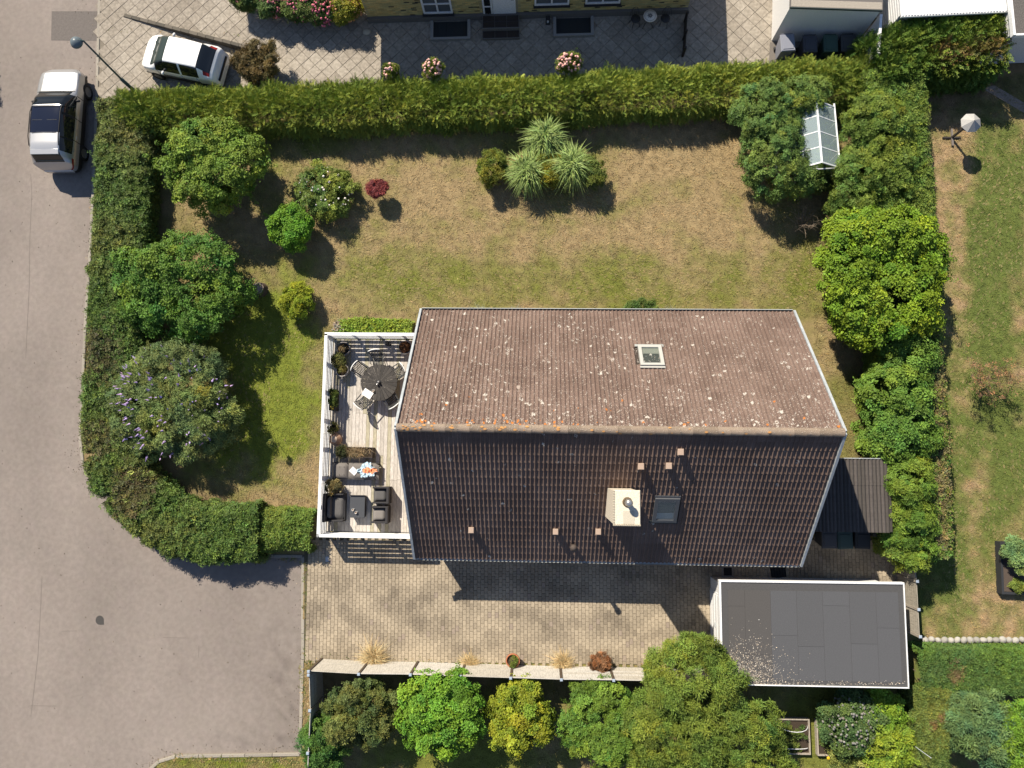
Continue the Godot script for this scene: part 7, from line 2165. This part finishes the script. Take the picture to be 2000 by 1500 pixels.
# ---------------------------------------------------------------- the neighbour's house, sheds and yard
func neighbour():
	var a := P(722, 45); var b := P(1340, 27)
	var d := (b - a); d.y = 0
	var l := d.length(); d /= l
	var o := thing("neighbour_house", "yellow brick house with white door and dark accent bricks", "house", Vector3(a.x, 0.06, a.z), atan2(-d.z, d.x))
	# local x along the wall, z towards the camera's lower edge; wall face at z = 0
	var s := st(); bx(s, Vector3(l / 2, 1.45, -0.30), Vector3(l, 2.9, 0.5)); bx(s, Vector3(0.25, 1.449, -4.25), Vector3(0.5, 2.898, 7.4)); bx(s, Vector3(l - 0.25, 1.449, -4.25), Vector3(0.5, 2.898, 7.4)); bx(s, Vector3(l / 2, 1.448, -8.2), Vector3(l, 2.896, 0.5))
	var wall := put("wall", s, stuff_of(lin(0.34, 0.30, 0.21), 0.95, M.t_stone, 0.4), o)
	s = st(); bx(s, Vector3(l / 2, 0.16, 0.0), Vector3(l + 0.06, 0.36, 0.16)); put("plinth", s, stuff_of(lin(0.14, 0.13, 0.12), 0.95, M.t_stone, 0.5), o)
	# brickwork in front, too fine to pick apart from here, with dark accent bricks
	var rng := RandomNumberGenerator.new(); rng.seed = 64
	var holes := [[2.55, 3.85, 0.5, 2.0], [5.15, 6.75, 0.35, 2.4], [7.45, 8.95, 0.85, 2.2], [9.65, 11.15, 0.85, 2.2]]
	var ts := []; var cs := []
	for row in 30:
		for k in int(l / 0.24):
			var x := 0.12 + 0.24 * k + (0.12 if row % 2 else 0.0)
			var y := 0.37 + 0.0667 * row
			if x > l - 0.1: continue
			var skip := false
			for h in holes:
				if x > h[0] and x < h[1] and y > h[2] and y < h[3]: skip = true
			if skip: continue
			ts.append(Transform3D(Basis.IDENTITY, Vector3(x, y + 0.03, -0.045 + rng.randf_range(0, 0.004))))
			cs.append(Color(0.045, 0.042, 0.035) if rng.randf() < 0.055 else tint(rng, Color(0.47, 0.375, 0.16), 0.13, 0.06))
	s = st(); bx(s, Vector3.ZERO, Vector3(0.228, 0.055, 0.03), Basis.IDENTITY)
	many("bricks", mesh_of(s, stuff_of(Color.WHITE, 0.95, null, 1.0, true)), ts, cs, wall, true)
	# roof that shades the yard
	var w0 := P(748, 130).x - SUN_X * 3.0 - o.position.x; var e0 := P(1420, 100).x - SUN_X * 3.0 - o.position.x
	s = st(); bx(s, Vector3((w0 + e0) / 2, 2.98, -4.25), Vector3(e0 - w0, 0.16, 9.4)); put("eave", s, M.white, o)
	s = st()
	var q := [Vector3(w0, 3.065, 0.45), Vector3(e0, 3.065, 0.45), Vector3(e0, 3.065, -8.95), Vector3(w0, 3.065, -8.95)]
	var r0 := Vector3(w0 + 4.5, 5.4, -4.25); var r1 := Vector3(e0 - 4.5, 5.4, -4.25)
	flat(s, q[0], q[1], r1, r0, Vector3(0, 1, 1)); flat(s, q[2], q[3], r0, r1, Vector3(0, 1, -1)); tri_n(s, q[1], q[2], r1, Vector3(1, 1, 0).normalized()); tri_n(s, q[3], q[0], r0, Vector3(-1, 1, 0).normalized())
	put("roof", s, stuff_of(lin(0.16, 0.07, 0.05), 0.9, M.t_speck, 0.5), o)
	# windows and the door
	for h in [holes[0], holes[2], holes[3]]:
		var cx: float = (h[0] + h[1]) / 2; var cy: float = (h[2] + h[3]) / 2; var wd: float = h[1] - h[0]; var ht: float = h[3] - h[2]
		s = st()
		for e in [[cx, h[2] + 0.04, wd, 0.08], [cx, h[3] - 0.04, wd, 0.08], [h[0] + 0.04, cy, 0.08, ht - 0.16], [h[1] - 0.04, cy, 0.08, ht - 0.16], [cx, cy, 0.07, ht - 0.16]]:
			bx(s, Vector3(e[0], e[1], -0.01), Vector3(e[2], e[3], 0.07))
		if h == holes[0]: bx(s, Vector3(cx, cy - 0.1, -0.012), Vector3(wd - 0.16, 0.06, 0.06))
		var w := put("window", s, M.white, o)
		for sg in [-1.0, 1.0]:
			s = st(); bx(s, Vector3(cx + sg * wd / 4, cy, -0.03), Vector3(wd / 2 - 0.1, ht - 0.14, 0.01)); put("pane", s, stuff_of(lin(0.10, 0.11, 0.12), 0.08), w)
		s = st(); bx(s, Vector3(cx, h[2] - 0.03, 0.03), Vector3(wd + 0.1, 0.06, 0.16)); put("sill", s, stuff_of(lin(0.025, 0.025, 0.028), 0.6), w)
	s = st(); bx(s, Vector3(6.13, 1.37, -0.01), Vector3(1.0, 2.0, 0.06))
	var door := put("door", s, M.white, o)
	for k in 3:
		s = st(); bx(s, Vector3(5.40, 0.62 + 0.55 * k, 0.0), Vector3(0.26, 0.42, 0.07)); put("pane", s, M.dark_glass, door)
	s = st(); bx(s, Vector3(5.40, 1.37, -0.02), Vector3(0.42, 2.0, 0.06)); put("side_light", s, M.white, door)
	s = st(); bx(s, Vector3(6.5, 1.35, 0.05), Vector3(0.12, 0.03, 0.05)); put("handle", s, M.zinc, door)
	# steps with dark tiles
	var sp := thing("door_steps", "dark tiled double step below the white door", "steps", o.position + o.basis * Vector3(5.95, 0.01, 0.08), o.rotation.y)
	var tile := stuff_of(lin(0.035, 0.027, 0.024), 0.5, M.t_stone, 0.4)
	s = st(); bx(s, Vector3(0, 0.19, 0.32), Vector3(1.62, 0.34, 0.62)); bx(s, Vector3(0, 0.09, 0.80), Vector3(1.66, 0.15, 0.34)); put("core", s, stuff_of(lin(0.15, 0.14, 0.13), 0.95, M.t_stone, 0.4), sp)
	for k in 3:
		for j in 2:
			s = st(); bx(s, Vector3(-0.53 + 0.53 * k, 0.368, 0.17 + 0.28 * j), Vector3(0.51, 0.02, 0.26)); put("tile", s, tile, sp)
		s = st(); bx(s, Vector3(-0.54 + 0.54 * k, 0.174, 0.79), Vector3(0.52, 0.02, 0.30)); put("tile", s, tile, sp)
	# window wells
	for e in [[880, 60, "concrete-rimmed cellar window well under the white window"], [1120, 53, "concrete-rimmed cellar window well beside the garden lantern"]]:
		var at := P(e[0], e[1], 0.15)
		var ww := thing("window_well", e[2], "window well", Vector3(at.x, 0.08, at.z), o.rotation.y, "cellar window wells")
		var con := stuff_of(lin(0.26, 0.25, 0.235), 0.95, M.t_stone, 0.5)
		for sg in [-1.0, 1.0]:
			s = st(); bx(s, Vector3(sg * 0.83, 0.08, 0), Vector3(0.13, 0.18, 0.9)); put("rim", s, con, ww)
		s = st(); bx(s, Vector3(0, 0.079, 0.40), Vector3(1.53, 0.178, 0.11)); put("rim", s, con, ww)
		s = st(); bx(s, Vector3(0, 0.035, -0.05), Vector3(1.52, 0.03, 0.78)); put("cover", s, stuff_of(lin(0.03, 0.034, 0.036), 0.3), ww)
		for k in 4:
			s = st(); bx(s, Vector3(-0.57 + 0.38 * k, 0.055, -0.05), Vector3(0.02, 0.015, 0.76)); put("grille_bar", s, M.iron, ww)
	# lantern, lid, bistro set, side fence
	var ln := thing("yard_lantern", "small dark lantern by the cellar window well", "lantern", P(1070, 42, 0.2)); ln.position.y = 0.1
	s = st(); bx(s, Vector3(0, 0.02, 0), Vector3(0.2, 0.04, 0.2)); bx(s, Vector3(0, 0.34, 0), Vector3(0.2, 0.04, 0.2)); put("frame", s, M.iron, ln)
	s = st(); bx(s, Vector3(0, 0.18, 0), Vector3(0.15, 0.28, 0.15)); put("glass", s, M.glass, ln)
	s = soft(); lathe(s, Vector3(0, 0.05, 0), [[0.04, 0.0], [0.04, 0.14], [0.0, 0.15]], 10); put("candle", s, M.white, ln, true)
	var rock := thing("round_stone", "pale flat round stone at the corner of the yellow brick house", "stone", P(717, 64, 0.05)); rock.position.y = 0.12
	s = soft(); ball(s, Vector3.ZERO, Vector3(0.19, 0.06, 0.16), 12); put("boulder", s, stuff_of(lin(0.40, 0.36, 0.29), 0.9, M.t_stone, 0.3), rock, true)
	var bt := thing("bistro_table", "round mosaic-topped bistro table between two metal chairs", "table", P(1269, 34, 0.7)); bt.position.y = 0.1
	s = soft(); lathe(s, Vector3(0, 0.70, 0), [[0.0, 0.03], [0.28, 0.03], [0.29, 0.0], [0.0, 0.0]], 26)
	var tt := put("top", s, stuff_of(lin(0.60, 0.56, 0.50), 0.6), bt, true)
	for k in 24:
		var an := TAU * k / 24.0
		s = st(); bx(s, Vector3(cos(an) * 0.235, 0.733, sin(an) * 0.235), Vector3(0.03, 0.008, 0.03), Basis(Vector3.UP, -an)); put("mosaic_tile", s, stuff_of(lin(0.22, 0.2, 0.18), 0.5), tt)
	for k in 8:
		var an := TAU * k / 8.0
		s = st(); bx(s, Vector3(cos(an) * 0.07, 0.733, sin(an) * 0.07), Vector3(0.09, 0.008, 0.03), Basis(Vector3.UP, -an)); put("mosaic_tile", s, stuff_of(lin(0.05, 0.05, 0.05), 0.5), tt)
	for k in 3:
		var an := TAU * k / 3.0 + 0.5
		s = soft(); tube(s, [Vector3(cos(an) * 0.05, 0.69, sin(an) * 0.05), Vector3(cos(an + 0.4) * 0.1, 0.35, sin(an + 0.4) * 0.1), Vector3(cos(an) * 0.28, 0.0, sin(an) * 0.28)], 0.012, 0.012, 6); put("leg", s, M.iron, bt, true)
	for e in [[1241, 39, "black wire bistro chair on the door side of the mosaic table", 0.3], [1299, 38, "black wire bistro chair on the fence side of the mosaic table", -0.3]]:
		var c := thing("bistro_chair", e[2], "chair", P(e[0], e[1], 0.45), e[3], "bistro chairs")
		c.position.y = 0.1
		s = soft(); lathe(s, Vector3(0, 0.44, 0), [[0.0, 0.012], [0.2, 0.012], [0.21, 0.0], [0.0, 0.0]], 16); put("seat", s, M.iron, c, true)
		for k in 4:
			var an := TAU * (k + 0.5) / 4.0
			s = soft(); tube(s, [Vector3(cos(an) * 0.17, 0.44, sin(an) * 0.17), Vector3(cos(an) * 0.25, 0.0, sin(an) * 0.25)], 0.011, 0.011, 6); put("leg", s, M.iron, c, true)
		s = soft()
		var ps := []
		for k in 13:
			var t := PI * k / 12.0
			ps.append(Vector3(-cos(t) * 0.2, 0.44 + sin(t) * 0.46, -0.17 - sin(t) * 0.08))
		tube(s, ps, 0.011, 0.011, 6); put("back_frame", s, M.iron, c, true)
		for k in 3:
			s = soft(); tube(s, [Vector3(-0.1 + 0.1 * k, 0.44, -0.18), Vector3(-0.1 + 0.1 * k, 0.86, -0.25)], 0.007, 0.007, 5); put("back_wire", s, M.iron, c, true)
	board_fence("yard_fence", "low brown board screen beside the mosaic table", [P(1332, 112), P(1334, 80), P(1336, 45)], 0.75, 4, [stuff_of(lin(0.05, 0.04, 0.032), 0.9, M.t_wood, 0.9)], M.dark_wood, false, 75)
	# white shed with four bins
	var h := 2.45
	var c0 := P(1543, 14, h); var c1 := P(1722, 20, h)
	var sd := thing("white_shed", "white rendered shed with a grey felt roof next to the paved yard", "shed", Vector3(c0.x, 0.06, c0.z), atan2(-(c1 - c0).z, (c1 - c0).x))
	var sl := (c1 - c0).length()
	s = st(); bx(s, Vector3(sl / 2, h / 2 - 0.04, -2.6), Vector3(sl - 0.02, h - 0.1, 5.2)); put("wall", s, M.white_wall, sd)
	s = st(); bx(s, Vector3(sl / 2, h - 0.05, -2.59), Vector3(sl + 0.03, 0.10, 5.25)); 
	var sroof := put("roof", s, stuff_of(lin(0.13, 0.12, 0.115), 0.95, M.t_asphalt, 0.8), sd)
	s = st(); bx(s, Vector3(sl / 2, h + 0.006, -0.14), Vector3(sl - 0.04, 0.008, 0.30)); put("moss_edge", s, stuff_of(lin(0.30, 0.27, 0.23), 0.98, M.t_speck, 0.3), sroof)
	s = st(); bx(s, Vector3(sl / 2, h - 0.04, 0.045), Vector3(sl + 0.04, 0.09, 0.02)); put("gutter", s, stuff_of(lin(0.03, 0.05, 0.05), 0.5), sd)
	s = st(); slab(s, [P(1502, 86), P(1500, 135), P(1700, 135), P(1690, 70)], 0.05, 0.13)
	var pad := put(numbered("bin_pad"), s, stuff_of(lin(0.15, 0.135, 0.12), 0.95, M.t_stone, 0.5), self)
	pad.set_meta("kind", "structure")
	var g := "bins beside the white shed"
	wheel_bin("wheelie_bin", "pale grey wheeled bin half in the sun by the white shed", P(1538, 84, 1.05), 0.05, lin(0.20, 0.21, 0.25), g)
	wheel_bin("wheelie_bin", "wide dark grey wheeled bin in the white shed's shade", P(1582, 86, 1.05), 0.0, lin(0.055, 0.056, 0.066), g)
	wheel_bin("wheelie_bin", "green wheeled bin in the white shed's shade", P(1622, 85, 1.05), 0.0, lin(0.04, 0.075, 0.06), g)
	wheel_bin("wheelie_bin", "dark wheeled bin with litter on its lid by the board wall", P(1656, 84, 1.05), 0.0, lin(0.05, 0.052, 0.055), g)
	# white board wall and corrugated shed
	var bw0 := P(1724, 22, 2.2); var bw1 := P(1708, 112, 1.7)
	var bw := thing("board_wall", "white vertical board wall between the bins and the corrugated shed", "wall", Vector3(bw0.x, 0.06, bw0.z))
	var dv := bw1 - bw0; dv.y = 0
	var n := 14
	for k in n:
		s = st()
		var p := dv * ((k + 0.5) / n)
		bx(s, p + Vector3(0, 0.95 , 0), Vector3(dv.length() / n - 0.008, 1.9, 0.03), Basis(dv.normalized(), Vector3.UP, dv.normalized().cross(Vector3.UP)))
		put("board", s, M.white, bw)
	s = st(); beam(s, Vector3(0.03, 1.93, 0), dv + Vector3(0.03, 1.93, 0), 0.1, 0.05); put("top_rail", s, M.white, bw)
	for t in [0.02, 0.5, 0.98]:
		s = st(); bx(s, dv * t + Vector3(0.07, 0.95, 0), Vector3(0.09, 1.9, 0.09)); put("post", s, M.white, bw)
	h = 2.3
	var k0 := P(1760, 30, h); var k1 := P(1969, 20, h)
	var cs2 := thing("corrugated_shed", "white timber shed with a white corrugated metal roof", "shed", Vector3(k0.x, 0.06, k0.z), atan2(-(k1 - k0).z, (k1 - k0).x))
	var kl := (k1 - k0).length()
	s = st(); bx(s, Vector3(kl / 2, 1.1, -2.5), Vector3(kl - 0.3, 2.15, 4.6)); put("wall", s, stuff_of(lin(0.42, 0.42, 0.40), 0.9, M.t_stone, 0.6), cs2)
	for k in 12:
		s = st(); bx(s, Vector3(0.135, 0.15 + 0.18 * k, -2.5), Vector3(0.03, 0.165, 4.6), Basis(Vector3.BACK, 0.06)); put("clapboard", s, M.white, cs2)
		s = st(); bx(s, Vector3(kl / 2, 0.15 + 0.18 * k, -0.185), Vector3(kl - 0.32, 0.165, 0.03), Basis(Vector3.RIGHT, -0.06)); put("clapboard", s, M.white, cs2)
	s = st(); bx(s, Vector3(kl / 2, h - 0.12, -2.5), Vector3(kl - 0.05, 0.08, 5.0)); var kr := put("roof", s, M.white, cs2)
	var rm := stuff_of(lin(0.70, 0.72, 0.74), 0.4)
	var nn := int(kl / 0.12)
	var rib := soft()
	for i in 4:
		var t0 := i / 4.0; var t1 := (i + 1) / 4.0
		var p0 := Vector3((t0 - 0.5) * 0.12, 0.035 * sin(PI * t0), 0); var p1 := Vector3((t1 - 0.5) * 0.12, 0.035 * sin(PI * t1), 0)
		quad(rib, p0 - Vector3(0, 0, 5.05), p1 - Vector3(0, 0, 5.05), p1, p0)
	rib.generate_normals()
	var ribm := mesh_of(rib, rm)
	for k in nn: hang("rib", ribm, kr, Transform3D(Basis.IDENTITY, Vector3(0.12 * (k + 0.5), h - 0.06, 0.03)))
	s = st(); bx(s, Vector3(kl / 2, h - 0.10, 0.05), Vector3(kl, 0.08, 0.04)); put("edge_board", s, M.white, cs2)
	h = 2.5
	var g0 := P(1976, 69, h)
	var gs := thing("grey_roof_shed", "white-edged flat grey roof shed at the end of the brown-flecked hedge", "shed", Vector3(g0.x, 0.06, g0.z), 0.02)
	s = st(); bx(s, Vector3(2.1, 1.2, -3.1), Vector3(4.0, 2.3, 5.9)); put("wall", s, M.white_wall, gs)
	s = st(); bx(s, Vector3(2.1, h - 0.06, -3.0), Vector3(4.1, 0.1, 6.0)); put("roof", s, stuff_of(lin(0.10, 0.092, 0.088), 0.95, M.t_speck, 0.6), gs)
	s = st(); bx(s, Vector3(0.04, h - 0.04, -3.0), Vector3(0.09, 0.2, 6.1)); put("edge_board", s, M.white, gs)
	s = st(); bx(s, Vector3(2.12, h - 0.04, 0.04), Vector3(4.06, 0.2, 0.08)); put("edge_board", s, M.white, gs)

func _ready():
	light_and_lens()
	materials()
	leaf_library()
	ground()
	drive()
	terrace()
	build_house()
	garage()
	lean_to()
	fences()
	neighbour()
	deck()
	cars()
	street_lamp()
	greenhouse()
	right_garden()
	lawn_things()
	plants()
